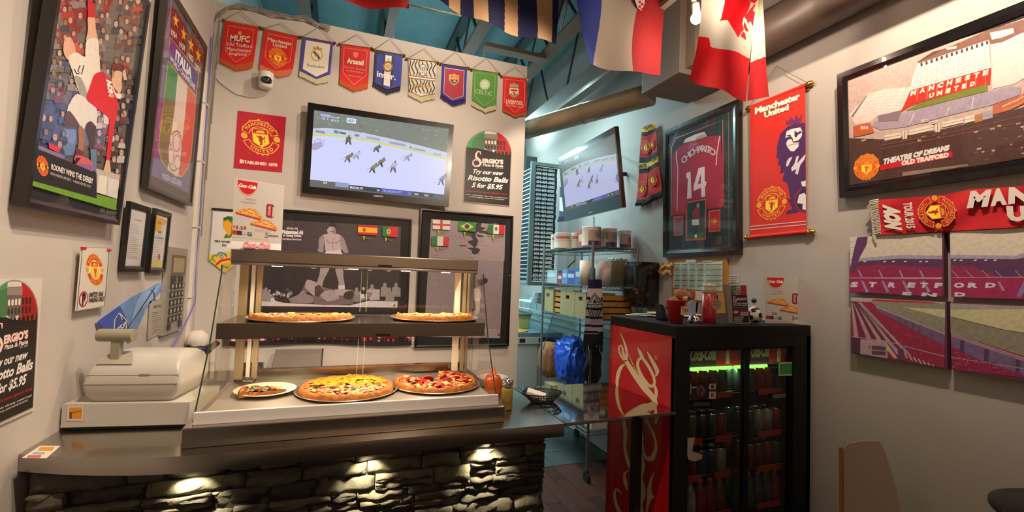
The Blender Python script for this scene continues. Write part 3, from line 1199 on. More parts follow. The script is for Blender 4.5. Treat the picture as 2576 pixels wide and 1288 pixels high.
def tv(r, label, corners, emit, brand_uv, name='television'):
    t = thing(name, label, 'television', r.P(r.W / 2, 0, -.05))
    b = B()
    rbox(b, r, 0, 0, r.W, r.H, -.035, 0)
    obj('bezel', b, black, t, bevel=.012, auto=40)
    b = B()
    rbox(b, r, .08, .06, r.W - .08, r.H - .06, -.075, -.034)
    obj('back_housing', b, blackm, t, bevel=.01)
    pl = r.plane(.0006)
    A = Art(pl, base=0)
    rink(A, quadmap(*corners), .8)
    A.build('screen', t, art_mat('screen_ink_%g' % emit, .3, emit=emit))
    A = Art(pl)
    (x0, y0), (x1, y1) = brand_uv
    A.text('SAMSUNG', (x0, y0), (x1, y1), None, 'c8ccd4', .03, hgt=(x1 - x0) * .17)
    A.build('maker_mark', t)
    return t


r1 = RectF((.255, 3.70, 2.60), R(-92.4), R(1.8), R(-.9), 1.11, .682)
t = tv(r1, 'large wall television showing ice hockey on the white back wall', ((790, 277), (1129, 324), (1116, 503), (779, 469)), .62, ((940, 494.5), (964, 496.5)))
b = B()
box(b, (.0, 3.74, 2.35), (.5, YB, 2.85))
obj('wall_mount', b, blackm, t)
r2 = RectF((1.991, 3.525, 2.575), R(178.2), R(7.6), R(.1), 1.048, .634)
t = tv(r2, 'tilted television on a bracket above the wire shelves', ((1412, 406), (1546, 336), (1558.5, 488), (1424, 533)), .42, ((1481, 536.5), (1491, 534)))
b = B()
box(b, (2.05, 3.35, 2.45), (2.14, 3.6, 2.7))
br = obj('mount_plate', b, blackm, t)
b = B()
tube(b, [(2.12, 3.5, 2.6), (2.3, 3.7, 2.7), (2.52, 3.7, 2.72)], .02, 8)
tube(b, [(2.12, 3.5, 2.7), (2.25, 3.85, 2.95), (2.50, 4.0, 3.02)], .014, 8)
obj('mount_arm', b, blackm, br)
# ================================================================== left wall
def Z(s, ox, oy):
    """coordinates read in an enlargement -> photo px"""
    return lambda *pts: [(ox + x / s, oy + y / s) for x, y in pts]


def crowd(A, poly, n, seed, cols, skin=('c79a80', 'b5876c', 'cfa68e', '9a7058', 'd8b49c'), rx=6.2, ry=9.5):
    rnd = random.Random(seed)
    xs = [p[0] for p in poly]
    ys = [p[1] for p in poly]
    pts = []
    tries = 0
    while len(pts) < n and tries < n * 90:
        tries += 1
        x, y = rnd.uniform(min(xs), max(xs)), rnd.uniform(min(ys), max(ys))
        if inside((x, y), poly) and all(((x - a) / (rx * 2.0)) ** 2 + ((y - b_) / (ry * 1.9)) ** 2 > 1 for a, b_ in pts):
            pts.append((x, y))
    pts.sort(key=lambda p: p[1])
    A.h += A.STEP
    for x, y in pts:
        s_ = rnd.uniform(.8, 1.1)
        a, b_ = rx * s_, ry * s_
        A.h += A.STEP * .3
        A.poly([(x - a * 1.9, y + b_ * 2.6), (x - a * 1.6, y + b_ * 1.1), (x - a * .4, y + b_ * .6), (x + a * .4, y + b_ * .6), (x + a * 1.6, y + b_ * 1.2), (x + a * 1.8, y + b_ * 2.7)], rnd.choice(cols), False)
        A.h += A.STEP * .3
        A.poly([(x + a * 1.02 * math.cos(k * .7), y + b_ * 1.02 * math.sin(k * .7)) for k in range(9)], rnd.choice(('3a2a22', '4a362a', '2c2220', '6a5240')), False)
        A.h += A.STEP * .3
        sk_ = rnd.choice(skin)
        A.poly([(x + a * .78 * math.cos(k * .8), y + b_ * .14 + b_ * .78 * math.sin(k * .8)) for k in range(8)], sk_, False)
        A.h += A.STEP * .3
        for d in (-.3, .3):
            A.poly([(x + a * d - 1, y - 1), (x + a * d + 1, y - 1), (x + a * d + 1, y + .4), (x + a * d - 1, y + .4)], '4a342c', False)
        A.poly([(x - 1.5, y + b_ * .5), (x + 1.5, y + b_ * .5), (x + 1, y + b_ * .6), (x - 1, y + b_ * .6)], '8a5048', False)
    A.h += A.STEP * 2


# --- big football poster
r = Rect(1, -.90, 2.112, 1.858, R(3.06), .625, .995)
t, pl = picture('framed_poster', 'black framed poster of an upside-down footballer in mid-air before a crowd', 'picture', r, .028, '16110f', .035, '1b1719')
z1, z2 = Z(4.294, 60, 0), Z(4.294, 20, 260)
img = z1((397, -60), (1260, -60), (1265, 95)) + z2((1160, 1155), (215, 880), (275, 480), (345, 60))
A = Art(pl, None)
A.poly(img, '6b5e58')
A.poly(z1((395, -50), (330, 250), (300, 420), (560, 430), (680, 200), (640, -50)), '7d2a28')
A.poly(z1((1060, -50), (1260, -50), (1262, 95), (1200, 500), (1060, 480)), '7a3c34')
A.poly(z2((345, -60), (275, 480), (590, 600), (760, 560), (720, 300), (640, 60), (600, -60)), '3d4a74')
A.poly(z2((600, 200), (740, 230), (720, 560), (590, 560)), '6c86ae')
crowd(A, z1((420, -40), (1230, -30), (1235, 100), (1120, 1250), (1000, 1280), (760, 1280), (800, 400), (560, 1000), (190, 1080), (300, 430)), 95, 4,
      ('8a2c2c', '4a3a38', '5c5048', '70302c', '3c3a4a', '86807c', 'a83830', '2e2a30', '6a6258'))
crowd(A, z2((960, 40), (1250, 120), (1190, 760), (1100, 640), (960, 560)), 22, 9, ('3a3436', 'c8c0b8', '7a3030', '5c5048'))
crowd(A, z2((340, 60), (600, 90), (580, 460), (300, 380)), 7, 5, ('34406a', '2c3658', '3c4a78'), ry=12, rx=7)
A.poly(z2((275, 480), (590, 605), (590, 560), (280, 440)), '8c7aa0')
A.poly(z2((420, 420), (545, 480), (530, 530), (420, 480)), 'd03a4a')
A.poly(z2((1020, 110), (1075, 130), (1060, 230), (1015, 210)), 'cfcfc0')
# opponent in pale blue behind
A.sm = True
A.poly(z2((740, 260), (800, 260), (800, 420), (780, 560), (720, 540), (745, 420)), '9a6a50')
A.poly(z2((720, 480), (800, 520), (770, 600), (700, 570)), '6a2832')
A.poly(z2((870, 480), (940, 500), (935, 750), (880, 700)), '5c7c92')
A.poly(z2((840, 200), (925, 200), (920, 400), (905, 490), (860, 480), (870, 400), (835, 280)), '4a3430')
A.poly(z2((700, 570), (760, 560), (880, 620), (890, 740), (740, 680), (700, 640)), 'c85a58')
A.poly(z2((750, 640), (885, 670), (890, 740), (745, 690)), '8a5a9c')
A.poly(z2((690, 630), (720, 580), (765, 590), (740, 620), (710, 660)), '1a1618')
# player legs (up), red sock, boot
A.poly(z1((440, 400), (410, 440), (405, 560), (450, 640), (520, 620), (540, 560), (520, 470), (480, 400)), 'cfa184')
A.poly(z1((520, 470), (560, 430), (580, 540), (560, 600)), 'c04a40')
A.poly(z1((670, 180), (745, 180), (755, 300), (775, 420), (770, 450), (655, 450), (665, 350), (672, 290)), 'd6a88a')
A.poly(z1((665, -60), (750, -60), (748, 185), (672, 180)), 'bf1f22')
A.poly(z1((715, 10), (745, -10), (755, 30), (725, 30)), '14141a')
# white shorts
A.poly(z1((455, 620), (540, 560), (635, 610), (640, 540), (660, 430), (775, 410), (790, 560), (805, 780), (780, 860), (700, 1000), (650, 1050), (590, 1020), (540, 900), (500, 760)), 'd9d0c2')
A.poly(z1((520, 820), (590, 830), (650, 960), (660, 1010), (640, 1050), (590, 1020), (560, 930)), '9a948a')
A.line(z1((585, 700), (560, 760), (600, 800), (625, 700)), 3, '3a3a48')
A.line(z1((520, 740), (545, 790), (575, 790)), 3, '3a3a48')
# opponent shorts
A.poly(z1((555, 1010), (640, 1050), (700, 1110), (760, 1160), (765, 1290), (620, 1290), (520, 1290), (500, 1230), (440, 1195), (500, 1060)), 'd3cfc8')
A.poly(z2((620, 60), (660, -20), (860, -20), (930, 40), (935, 240), (880, 190), (830, 210), (800, 275), (770, 240), (745, 240), (700, 160), (630, 90)), 'd3cfc8')
A.poly(z2((610, 90), (650, 85), (740, 210), (740, 250), (590, 240), (590, 150)), '5c4448')
# shirt
A.poly(z1((740, 800), (840, 770), (880, 830), (940, 860), (950, 960), (990, 1060), (975, 1290), (870, 1230), (780, 1160), (690, 1110), (650, 1050), (690, 930)), 'c8181c')
A.poly(z2((880, -20), (1170, -20), (1150, 100), (1130, 260), (1110, 380), (1080, 610), (1040, 620), (1055, 470), (1065, 300), (1070, 160), (950, 60)), 'cb1d1f')
A.poly(z2((1040, 610), (1075, 620), (1090, 720), (1085, 790), (1040, 800), (1010, 740), (1030, 660)), 'd9ab8c')
A.poly(z1((930, 880), (935, 790), (1000, 760), (1045, 790), (1035, 880), (1040, 940), (1010, 1010), (960, 950)), 'd9ae92')
A.poly(z1((930, 750), (960, 770), (950, 830), (930, 840)), 'a08468')
A.poly(z1((1045, 770), (1070, 740), (1095, 860), (1060, 860)), 'e0b8a0')
A.poly(z1((940, 920), (975, 1000), (1030, 1010), (1030, 1060), (985, 1055), (945, 970)), 'e4dcd0')
A.text('AON', *z1((870, 850), (905, 1040), (915, 850)), 'f0e8e0', .08)
A.ell(z1((930, 1030))[0], 4, 6, 'e07a30', 10)
# caption panel, grass, benches
A.sm = False
A.poly(z2((930, 700), (1190, 770), (1160, 1030), (935, 960)), 'b9b0a6')
A.poly(z2((960, 770), (1050, 790), (1040, 990), (940, 960)), 'dcd6cc')
A.poly(z2((1065, 800), (1180, 830), (1160, 1030), (1055, 995)), 'd4cec6')
A.poly(z2((235, 795), (1160, 1035), (1145, 1155), (215, 880)), '6b9a2c')
A.poly(z2((275, 480), (590, 608), (720, 660), (935, 755), (935, 1025), (230, 830)), '211c1e')
crest(A, z2((345, 672))[0], (15.5, 5.0), (-1.5, -25), 'd8481c', 'ef9a1e', words=False)
A.text('ROONEY WINS THE DERBY', *z2((437, 705), (895, 868), (440, 648)), 'e4dcd8', .03)
A.text('MANCHESTER UNITED 2 - 1 MANCHESTER CITY', *z2((430, 765), (870, 912), (432, 738)), 'b4aca8', .02)
A.build('print', t, art_mat('photo_ink', .45, nz=.3))

# --- world champions poster
r = Rect(1, -.90, 3.050, 2.068, R(1.32), .706, 1.039)
t, pl = picture('framed_poster', 'dark framed poster with green white red shield and four gold stars', 'picture', r, .03, '221b1a', .03, '4b4746')
z = Z(2.477, 360, 0)
A = Art(pl)
A.poly(z((180, -60), (178, 20), (372, 390), (345, 400), (285, 1205), (50, 1090), (65, 1000), (140, 200), (170, 40)), '6a6790')
A.poly(z((178, 20), (372, 350), (345, 640), (350, 460), (165, 225)), '5a1216')
for k in range(5):
    A.line(z((176, 60 + k * 38), (365, 360 + k * 24)), 2, '7c2a22')
A.poly(z((72, 640), (62, 980), (150, 1000), (110, 880), (130, 640)), '7b3a8c')
for cx, cy in ((203, 128), (252, 212), (298, 280), (343, 345)):
    st = []
    for k in range(10):
        a = k * PI / 5
        rr = 1 if k % 2 == 0 else .38
        st.append((cx + 19 * rr * math.sin(a), cy - 52 * rr * math.cos(a) + 14 * rr * math.sin(a)))
    A.poly(z(*st), 'e8a61e')
for i, (x, y) in enumerate(((172, 215), (223, 290), (275, 358), (320, 425))):
    A.text(('1934', '1938', '1982', '2006')[i], *z((x, y), (x + 36, y + 30), (x + 2, y - 34)), 'd8c8c0', .03)
A.poly(z((165, 225), (350, 460), (330, 600), (152, 375)), 'b89a3c')
A.poly(z((169, 235), (345, 462), (327, 590), (155, 372)), '4d3f86')
A.poly(z((169, 235), (198, 272), (190, 400), (155, 372)), '62308a')
sh = [(152, 378), (330, 600), (318, 760), (300, 960), (280, 1050), (240, 1105), (200, 1100), (150, 1060), (110, 1000), (92, 920), (100, 840), (125, 640)]
A.poly(z(*sh), 'c9a63c')
sh2 = [(156, 388), (326, 604), (314, 760), (296, 955), (276, 1040), (238, 1096), (202, 1092), (154, 1054), (115, 995), (97, 920), (105, 840), (130, 640)]
A.poly(z(*sh2), 'd8d0c4')
A.poly(z((156, 388), (214, 462), (198, 640), (176, 820), (148, 1050), (115, 995), (97, 920), (105, 840), (130, 640)), '2f8a50')
A.poly(z((130, 610), (200, 640), (176, 820), (150, 1050), (115, 995), (97, 920), (105, 840)), '6a6a3c')
A.poly(z((276, 540), (326, 604), (314, 760), (296, 955), (276, 1040), (238, 1096), (218, 1090), (240, 900), (262, 700)), 'cf5248')
A.text('ITALIA', *z((198, 365), (300, 492), (203, 308)), 'f0e8e8', .06)
A.text('WORLD CHAMPIONS', *z((164, 375), (322, 565), (166, 342)), 'e0d4dc', .04)
A.ell(z((197, 940))[0], 18, 52, '6a5a5c', 24, rot=.08)
A.ell(z((197, 940))[0], 16.5, 49, 'd6c4be', 24, rot=.08)
for (x, y, a, b_) in ((206, 890, 9, 23), (172, 975, 7, 21), (213, 1010, 8, 18), (172, 870, 3.5, 16)):
    A.ell(z((x, y))[0], a, b_, '9a8280', 16)
    A.ell(z((x, y))[0], a - 1.2, b_ - 3, 'e6d6d0', 16)
A.text('FORZA AZZURRI', *z((117, 1110), (236, 1160), (118, 1078)), 'c8c4dc', .03)
A.build('print', t, art_mat('photo_ink', .45, nz=.3))

# --- two small certificate frames
for (yc, zb, tl, W, H, nm, lb, seed) in ((2.663, 1.656, 1.92, .240, .322, 'white', 'small black frame holding a typed white letter', 3),
                                       (2.962, 1.651, 1.8, .232, .334, 'yellow', 'small black frame holding a yellow and white certificate', 5)):
    r = Rect(1, -.92, yc, zb, R(tl), W, H)
    t, pl = picture('framed_certificate', lb, 'picture', r, .026, '14100e', .018, 'b8b0a8')
    r3 = Rect(1, -.92, yc, zb, R(tl), W, H)
    A = Art(pl)

    def q2(u, v):
        p = r3.P(.03 + u * (W - .06), .03 + (1 - v) * (H - .06), -.011)
        d = p - CAM
        zc = d.dot(_f)
        return (1288 + F_PX * d.dot(RT) / zc, 644 - F_PX * d.dot(UP) / zc)
    A.poly([q2(0, 0), q2(1, 0), q2(1, 1), q2(0, 1)], 'ddd8d4')
    if nm == 'yellow':
        A.poly([q2(0.05, 0.02), q2(1, .06), q2(1, .28), q2(.5, .33), q2(0.05, .3)], 'e0b048')
        A.poly([q2(.5, .1), q2(1, .12), q2(1, .3), q2(.6, .3)], 'dcd4c4')
        A.poly([q2(.0, .88), q2(1, .86), q2(1, 1), q2(0, 1)], 'd8cc78')
        A.poly([q2(.35, .30), q2(.6, .30), q2(.6, .34), q2(.35, .34)], '6a7a4a')
        A.ell(q2(.65, .80), 3, 8, 'c04a40', 12)
        A.text('CERTIFICATE', q2(.2, .16), q2(.8, .16), q2(.2, .12), 'a04828')
        A.text('of completion', q2(.1, .44), q2(.9, .44), q2(.1, .41), '6a6864')
    else:
        A.text('Letter of thanks', q2(.3, .18), q2(.75, .18), q2(.3, .155), '4a4644')
    rnd = random.Random(seed)
    for k in range(18):
        v = .27 + k * .035
        if nm == 'yellow' and k < 3:
            continue
        A.line([q2(.12, v), q2(rnd.uniform(.4, .9), v)], .9, 'a8a4a2')
    A.build('print', t)

# --- parking sign
r = Rect(1, -.925, 2.299, 1.51, R(.55), .223, .247)
t = thing('parking_sign', 'white metal parking sign with gold and red crest under the big poster', 'sign', r.P(.11, 0, 0))
b = B()
rbox(b, r, 0, 0, r.W, r.H, -.004, 0)
obj('plate', b, mat('sign_white', 'd8d2c6', 0.35), t, bevel=.001)
b = B()
for x in (.01, r.W - .01):
    rbox(b, r, x - .018, r.H - .012, x + .018, r.H - .004, -.001, .003)
obj('red_tape', b, mat('red_tape', 'c8202c', .5), t)
z = Z(3.481, 190, 490)
A = Art(r.plane())
A.line(z((62, 455), (295, 468), (252, 975), (10, 1015)), 1.2, '2a2622', closed=True)
crest(A, z((168, 655))[0], (22, 1.5), (-4.5, -41), 'd83c1c', 'eab030', words=True, back='e4dccc')
A.ell(z((67, 913))[0], 11, 20, 'b81c24', 22, rot=.12)
A.ell(z((67, 913))[0], 8.6, 17, 'dcd6ca', 22, rot=.12)
A.text('P', *z((52, 960), (86, 952), (56, 870)), '1c1a1c', .08)
A.line(z((44, 868), (92, 958)), 2, 'b81c24')
A.text('UNITED FAN', *z((112, 896), (236, 888), (117, 856)), '2a2622', .03)
A.text('PARKING ONLY', *z((112, 944), (250, 928), (116, 906)), '2a2622', .03)
A.build('print', t)

# --- keypad panel
r = Rect(1, -.922, 3.275, 1.293, R(.3), .34, .505)
t = thing('keypad_panel', 'tall silver keypad panel with a small screen and rows of square keys', 'keypad', r.P(.17, 0, -.03))
b = B()
rbox(b, r, 0, 0, r.W, r.H, -.021, 0)
obj('housing', b, mat('panel_silver', '9c968c', .4, metal=.3), t, bevel=.006)
b = B()
rbox(b, r, .06, r.H - .165, r.W - .04, r.H - .045, -.001, .004)
scr = obj('display', b, mat('lcd_frame', '5c5648', .4), t)
b = B()
rbox(b, r, .08, r.H - .148, r.W - .07, r.H - .06, .004, .0055)
obj('display_glass', b, mat('lcd', '8d8474', .2), scr)
km = mat('key_dark', '3a3632', .5)
kl = mat('key_light', 'aaa498', .5)
A = Art(r.plane(.0085), base=.0003)
lab = ['7', '8', '9', 'C', '4', '5', '6', 'X', '1', '2', '3', '-', '0', '.', '=', '+']
for row in range(5):
    for k in range(4):
        x = .06 + k * .062 - row * .0
        y = r.H - .245 - row * .048
        b = B()
        rbox(b, r, x, y, x + .042, y + .034, 0, .008)
        ko = obj('key', b, km, t, bevel=.001)
        b = B()
        rbox(b, r, x + .011, y + .007, x + .032, y + .028, .008, .0084)
        obj('key_face', b, kl, ko)
for x, w_ in ((.06, .075), (.185, .075)):
    b = B()
    rbox(b, r, x, r.H - .205, x + w_, r.H - .170, 0, .008)
    obj('key', b, km, t, bevel=.001)
for x in (.055, .245):
    b = B()
    rbox(b, r, x, .025, x + .045, .06, 0, .008)
    obj('key', b, km, t, bevel=.001)

# --- paper notice behind the keypad, blue ribbon scarf, notice
pl = PX(XL + .004, 1)
t = thing('notice', 'small grey typed notice pinned below the keypad', 'notice', tuple(pl.hit(400, 850)))
b = B()
q4 = [(376, 757), (421, 751), (412, 835), (370, 856)]
slab(b, [pl.hit(*p) for p in q4], (-.002, 0, 0))
obj('paper', b, mat('paper_grey', 'a9a294', .6), t)
A = Art(Plane(pl.p + Vector((.0006, 0, 0)), pl.n))
A.line(q4, 1, '6a6254', closed=True)
A.text('NOTICE', (386, 776), (410, 773), (387, 768), '6a6254')
for k in range(12):
    A.line([(382, 786 + k * 5), (408 - (k * 7) % 9, 783.5 + k * 4.6)], .8, '7c7668')
A.build('print', t)

z = Z(3.22, 140, 700)
t = thing('supporter_flag', 'blue paper supporter flag with a white mountain emblem draped on the left wall', 'flag', tuple(pl.hit(320, 860)))
pts = z((325, 365), (345, 345), (365, 330), (480, 245), (620, 150), (770, 75), (820, 45), (870, 35), (900, 45), (870, 85), (800, 160), (740, 240), (690, 350), (650, 430), (610, 510), (590, 520), (560, 470), (350, 450))
b = B()
ofs = Vector((-.003, 0, 0))
slab(b, [pl.hit(*p) for p in pts], ofs)
obj('paper', b, mat('flag_blue', '6f92c8', .5, noise_s=25, noise_a=.35), t)
A = Art(Plane(pl.p + Vector((.0006, 0, 0)), pl.n))
A.poly(z((325, 365), (365, 330), (520, 225), (560, 300), (545, 460), (350, 450)), '3c58b4')
A.poly(z((700, 110), (860, 40), (790, 165), (690, 250), (600, 400), (650, 200)), '8fb4de')
A.poly(z((340, 350), (385, 385), (375, 445), (345, 440)), '4a4450')
A.line(z((800, 75), (740, 170), (640, 320), (560, 440)), [3, 3, 2.5, 2], '2a2c50')
A.line(z((770, 90), (795, 120), (800, 180)), [3, 4, 4], '3a4a80')
A.line(z((475, 450), (480, 340), (515, 285), (545, 340), (565, 320), (520, 300), (580, 360), (572, 450)), 3.4, '1c2038')
A.line(z((470, 450), (478, 335), (512, 280), (540, 335)), 2.4, 'e4e4ec')
A.line(z((520, 285), (575, 345), (570, 450)), 2.4, 'e4e4ec')
A.poly(z((465, 420), (570, 345), (578, 380), (475, 458)), '1c2038')
A.text('WHITECAPS', *z((480, 452), (578, 376), (470, 424)), 'dfe2ee', .05)
A.build('print', t)


# --- arched menu signs (left wall and back wall)
def arched(name, label, pl, q, white_margin, group=None):
    """q(u,v) over the sheet; arch on top"""
    t = thing(name, label, 'sign', tuple(pl.hit(*q(.5, 1))), group)
    arch = [(1, 1), (0, 1), (0, .30)] + [(.5 - .5 * math.cos(a * PI / 14), .30 - .30 * math.sin(a * PI / 14)) for a in range(1, 14)] + [(1, .30)]
    b = B()
    if white_margin:
        poly = [white_margin(u, v) for u, v in ((0, 0), (1, 0), (1, 1), (0, 1))]
    else:
        poly = [q(*p) for p in arch]
    slab(b, [pl.hit(*p) for p in poly], -pl.n * .003)
    obj('board', b, mat('sign_card', 'd6d0c6', .4), t)
    A = Art(Plane(pl.p + pl.n * .0006, pl.n))
    P = lambda *a: [q(*p) for p in a]
    A.poly([q(*p) for p in arch], 'a09488')
    ins = [(.5 + (u - .5) * .97, .5 + (v - .5) * .985) for u, v in arch]
    A.poly(P(*ins), '17110f')

    def topy(u): return .30 - .29 * math.sqrt(max(0, 1 - ((u - .5) / .485) ** 2))
    us = [.03 + k * (.42 - .03) / 8 for k in range(9)]
    A.poly(P(*[(u, topy(u)) for u in us], (.42, .265), (.25, .25), (.04, .245)), '3f9a4c')
    A.poly(P(*[(u, topy(u)) for u in (.40, .5, .6, .68)], (.68, .30), (.55, .29), (.40, .26)), 'd9d0c6')
    us = [.66 + k * (.97 - .66) / 8 for k in range(9)]
    A.poly(P(*[(u, topy(u)) for u in us], (.95, .32), (.80, .315), (.66, .30)), 'b51c1a')
    # arena building
    A.poly(P((.14, .16), (.28, .07), (.42, .05), (.68, .055), (.68, .28), (.60, .26), (.52, .29), (.42, .25), (.24, .24), (.14, .24)), '6b5f57')
    A.poly(P((.40, .055), (.68, .06), (.68, .12), (.40, .105)), '94877c')
    A.poly(P((.14, .16), (.28, .08), (.40, .055), (.40, .25), (.14, .24)), '467a4c')
    A.poly(P((.68, .13), (.86, .15), (.93, .20), (.95, .31), (.68, .29)), '9a1c18')
    for k in range(7):
        u = .42 + k * .065
        for v in (.135, .20):
            u2 = u
            if k > 3:
                col = '4a0c0c'
            else:
                col = 'e8dcc8' if v < .15 else '3c342e'
            A.poly(P((u2, v + .045 + k * .002), (u2, v + .012), (u2 + .02, v), (u2 + .04, v + .014), (u2 + .04, v + .047 + k * .002)), col, False)
    A.h += A.STEP
    for k in range(6):
        u = .46 + k * .08
        A.poly(P((u, .32), (u, .285), (u + .025, .27), (u + .05, .29), (u + .05, .33)), '17110f', False)
    A.h += A.STEP
    # big S
    S = [(.33, .335), (.325, .30), (.27, .295), (.235, .33), (.24, .375), (.31, .41), (.345, .45), (.31, .49), (.23, .50), (.175, .475), (.18, .43), (.225, .405), (.265, .42)]
    sp = [q(*p) for p in S]
    wS = abs(q(.05, .4)[0] - q(0, .4)[0])
    A.line(sp, [wS * .5, wS * .8, wS * .8, wS * 1.0, wS * 1.2, wS * 1.25, wS * 1.2, wS * 1.0, wS * .8, wS * .8, wS * .7, wS * .7, wS * .5], 'c86a60')
    A.line(sp, [wS * .2, wS * .5, wS * .5, wS * .7, wS * .9, wS * .95, wS * .9, wS * .7, wS * .5, wS * .5, wS * .4, wS * .4, wS * .2], 'f0e0d4')

    def T(st, u0, u1, v, h, c, bold=.03, shear=0, dv=0):
        A.text(st, q(u0, v), q(u1, v + dv), q(u0, v - h), c, bold, shear)
    T('ERGIO\u2019S', .37, .83, .445, .055, 'b8483e', .09)
    T('ERGIO\u2019S', .375, .825, .443, .052, 'f0e0d4', .05)
    T('Pizza & Pasta', .39, .83, .487, .03, 'e4dcd0', .04, .15)
    T('EST. 2001', .68, .83, .508, .014, 'b0a8a0', .03)
    T('Try our new', .19, .84, .595, .055, 'efe6dc', .03, .35)
    T('Risotto Balls', .08, .95, .69, .065, 'efe6dc', .035, .3)
    T('5 for $5.95', .17, .84, .785, .062, 'efe6dc', .035, .3)
    T('create authentic mamma signature sauces', .05, .95, .852, .022, 'b01c20', .02, .2)
    T('fresh by   stuffed cannelloni   italian sausage   prosciutto & arugula', .05, .95, .90, .014, 'cfc6bc', .02, .2)
    T('tomato and sausage rage   gourmet mushroom alla & all such', .13, .88, .925, .014, 'cfc6bc', .02, .2)
    A.build('print', t)
    return t


q = quadmap((1173, 325.5), (1289.5, 330), (1282, 519), (1164.5, 508))
arched('arched_sign', 'arched black menu sign on the back wall right of the television', PY(YB - .006), q, None)
# left wall: same design, larger sheet with white corners, cut by the photo edge
pl = PX(XL + .006, 1)
q = quadmap((-36, 709), (101, 698), (83.5, 1026), (-50, 1088))
wm = quadmap((-44, 701), (107, 701), (85.5, 1031), (-58, 1096))
arched('arched_sign', 'arched black menu sign on a white sheet above the counter end on the left wall', pl, q, wm)
# ================================================================== back wall
WB = YB - .006
# crest poster
pl = PY(WB)
t = thing('crest_poster', 'red square poster with a gold football crest beside the television', 'poster', tuple(pl.hit(650, 430)))
b = B()
cor = [(598.8, 278.4), (720, 294.6), (709, 433), (588, 422)]
slab(b, [pl.hit(*p) for p in cor], (0, .003, 0))
obj('sheet', b, mat('poster_red', 'b5122a', .35, coat=.3, noise_s=6, noise_a=.08, bump=.06, bscale=14), t)
A = Art(pl)
z = Z(8.052, 590, 275)
crest(A, z((528, 570))[0], (49.5, 6.5), (-5.5, -44.5), 'b5122a', 'f2b83a')
A.text('ESTABLISHED 1878', *z((103, 1083), (865, 1160), (108, 1028)), 'f0dcc8', .05)
A.text('E', *z((103, 1085), (155, 1090), (108, 1016)), 'f0dcc8', .06)
A.build('print', t, art_mat('ink_gloss', .35, coat=.3))

# world cup pennant
pl = PY(YB - .012)
t = thing('tournament_pennant', 'white pointed pennant with coloured swirls hanging behind the display case', 'pennant', tuple(pl.hit(566, 688)))
b = B()
slab(b, [pl.hit(*p) for p in ((535.5, 531), (606, 536), (603, 654), (566, 688), (525, 652))], (0, .004, 0))
obj('cloth', b, mat('pennant_white', 'd6d4d0', .6), t)
b = B()
cyl(b, pl.hit(533, 525), pl.hit(611, 531), .007, n=8)
obj('rod', b, blackm, t)
A = Art(Plane(pl.p - Vector((0, .0006, 0)), pl.n))
z = Z(2.862, 440, 520)
A.line(z((275, 30), (250, 375), (362, 478)), 1.5, '9cc0dc')
A.poly(z((350, 90), (375, 68), (410, 70), (440, 90), (430, 150), (415, 200), (400, 225), (350, 225), (365, 200), (385, 180), (345, 140)), '4a7c28')
A.poly(z((345, 110), (380, 95), (410, 120), (405, 190), (385, 215), (370, 180), (350, 150)), 'e8a41c')
A.line(z((350, 85), (385, 80), (430, 100)), 5, '2c5a20')
A.text('FIFA WORLD CUP', *z((287, 254), (470, 266), (287, 241)), '2c3a3c', .05)
A.text('Brasil', *z((340, 284), (430, 292), (340, 268)), '2c7a3c', .03)
body = z((246, 345), (400, 320), (470, 330), (455, 400), (362, 478), (243, 385))
A.poly(body, 'e0c030')
A.line(z((262, 385), (280, 350), (300, 355), (320, 330), (350, 335), (375, 360)), 4, '3a7ab8')
A.line(z((330, 355), (345, 350), (348, 368), (332, 372), (322, 350), (345, 335), (372, 345)), 2.5, '3a7ab8')
A.line(z((295, 420), (330, 390), (380, 378), (440, 380)), 6, 'c8304a')
A.line(z((250, 390), (270, 370), (290, 400)), 5, '7aa82c')
A.line(z((330, 445), (355, 430), (385, 440)), 4, '3a8ab0')
A.line(z((320, 430), (370, 405), (430, 405)), 2, 'e88a20')
A.build('print', t)


def wall_picture(label, cor, inner, edge_mm, col='0c0b0d', depth=.03, matc=None, nm='framed_poster'):
    """upright picture on the back wall, corners in px (tl,tr,br,bl)"""
    P_ = PY(YB - depth - .004)
    h = [P_.hit(*p) for p in cor]
    x0 = (h[0].x + h[3].x) / 2
    x1 = (h[1].x + h[2].x) / 2
    z0 = (h[2].z + h[3].z) / 2
    z1_ = (h[0].z + h[1].z) / 2
    r = RectF(((x0 + x1) / 2, YB - depth - .004, (z0 + z1_) / 2), R(-90), 0, 0, x1 - x0, z1_ - z0)
    t, pl = picture(nm, label, 'picture', r, edge_mm, col, depth, matc)
    return t, pl


# boxing photograph
t, pl = wall_picture('wide black framed boxing photo of one boxer standing over a fallen one', ((618, 520), (1033, 549.2), (1030, 811), (608, 808)), None, .02, '1b191b', matc='131114')
A = Art(pl)
z = Z(4.955, 600, 540)
A.poly(z((180, 45), (2025, 150), (1990, 1155), (270, 1140), (190, 620)), '40333c')
A.poly(z((270, 640), (2010, 640), (1985, 1100), (268, 1100)), '241e22')
A.poly(z((270, 1030), (470, 1035), (560, 1100), (1100, 1125), (1390, 1130), (1620, 1075), (1985, 1080), (1978, 1158), (270, 1138)), 'c2bec0')
rnd = random.Random(8)
for k in range(40):
    x = rnd.choice((rnd.uniform(290, 720), rnd.uniform(1300, 1980)))
    y = rnd.uniform(930, 1030) if x < 800 else rnd.uniform(890, 1050)
    A.ell(z((x, y))[0], rnd.uniform(2.5, 5), rnd.uniform(3, 6), rnd.choice(('7d7578', '57494f', '9a9294', '443a3e', 'b4acae')), 8)
    A.h -= A.STEP * .8
A.h += A.STEP * 2
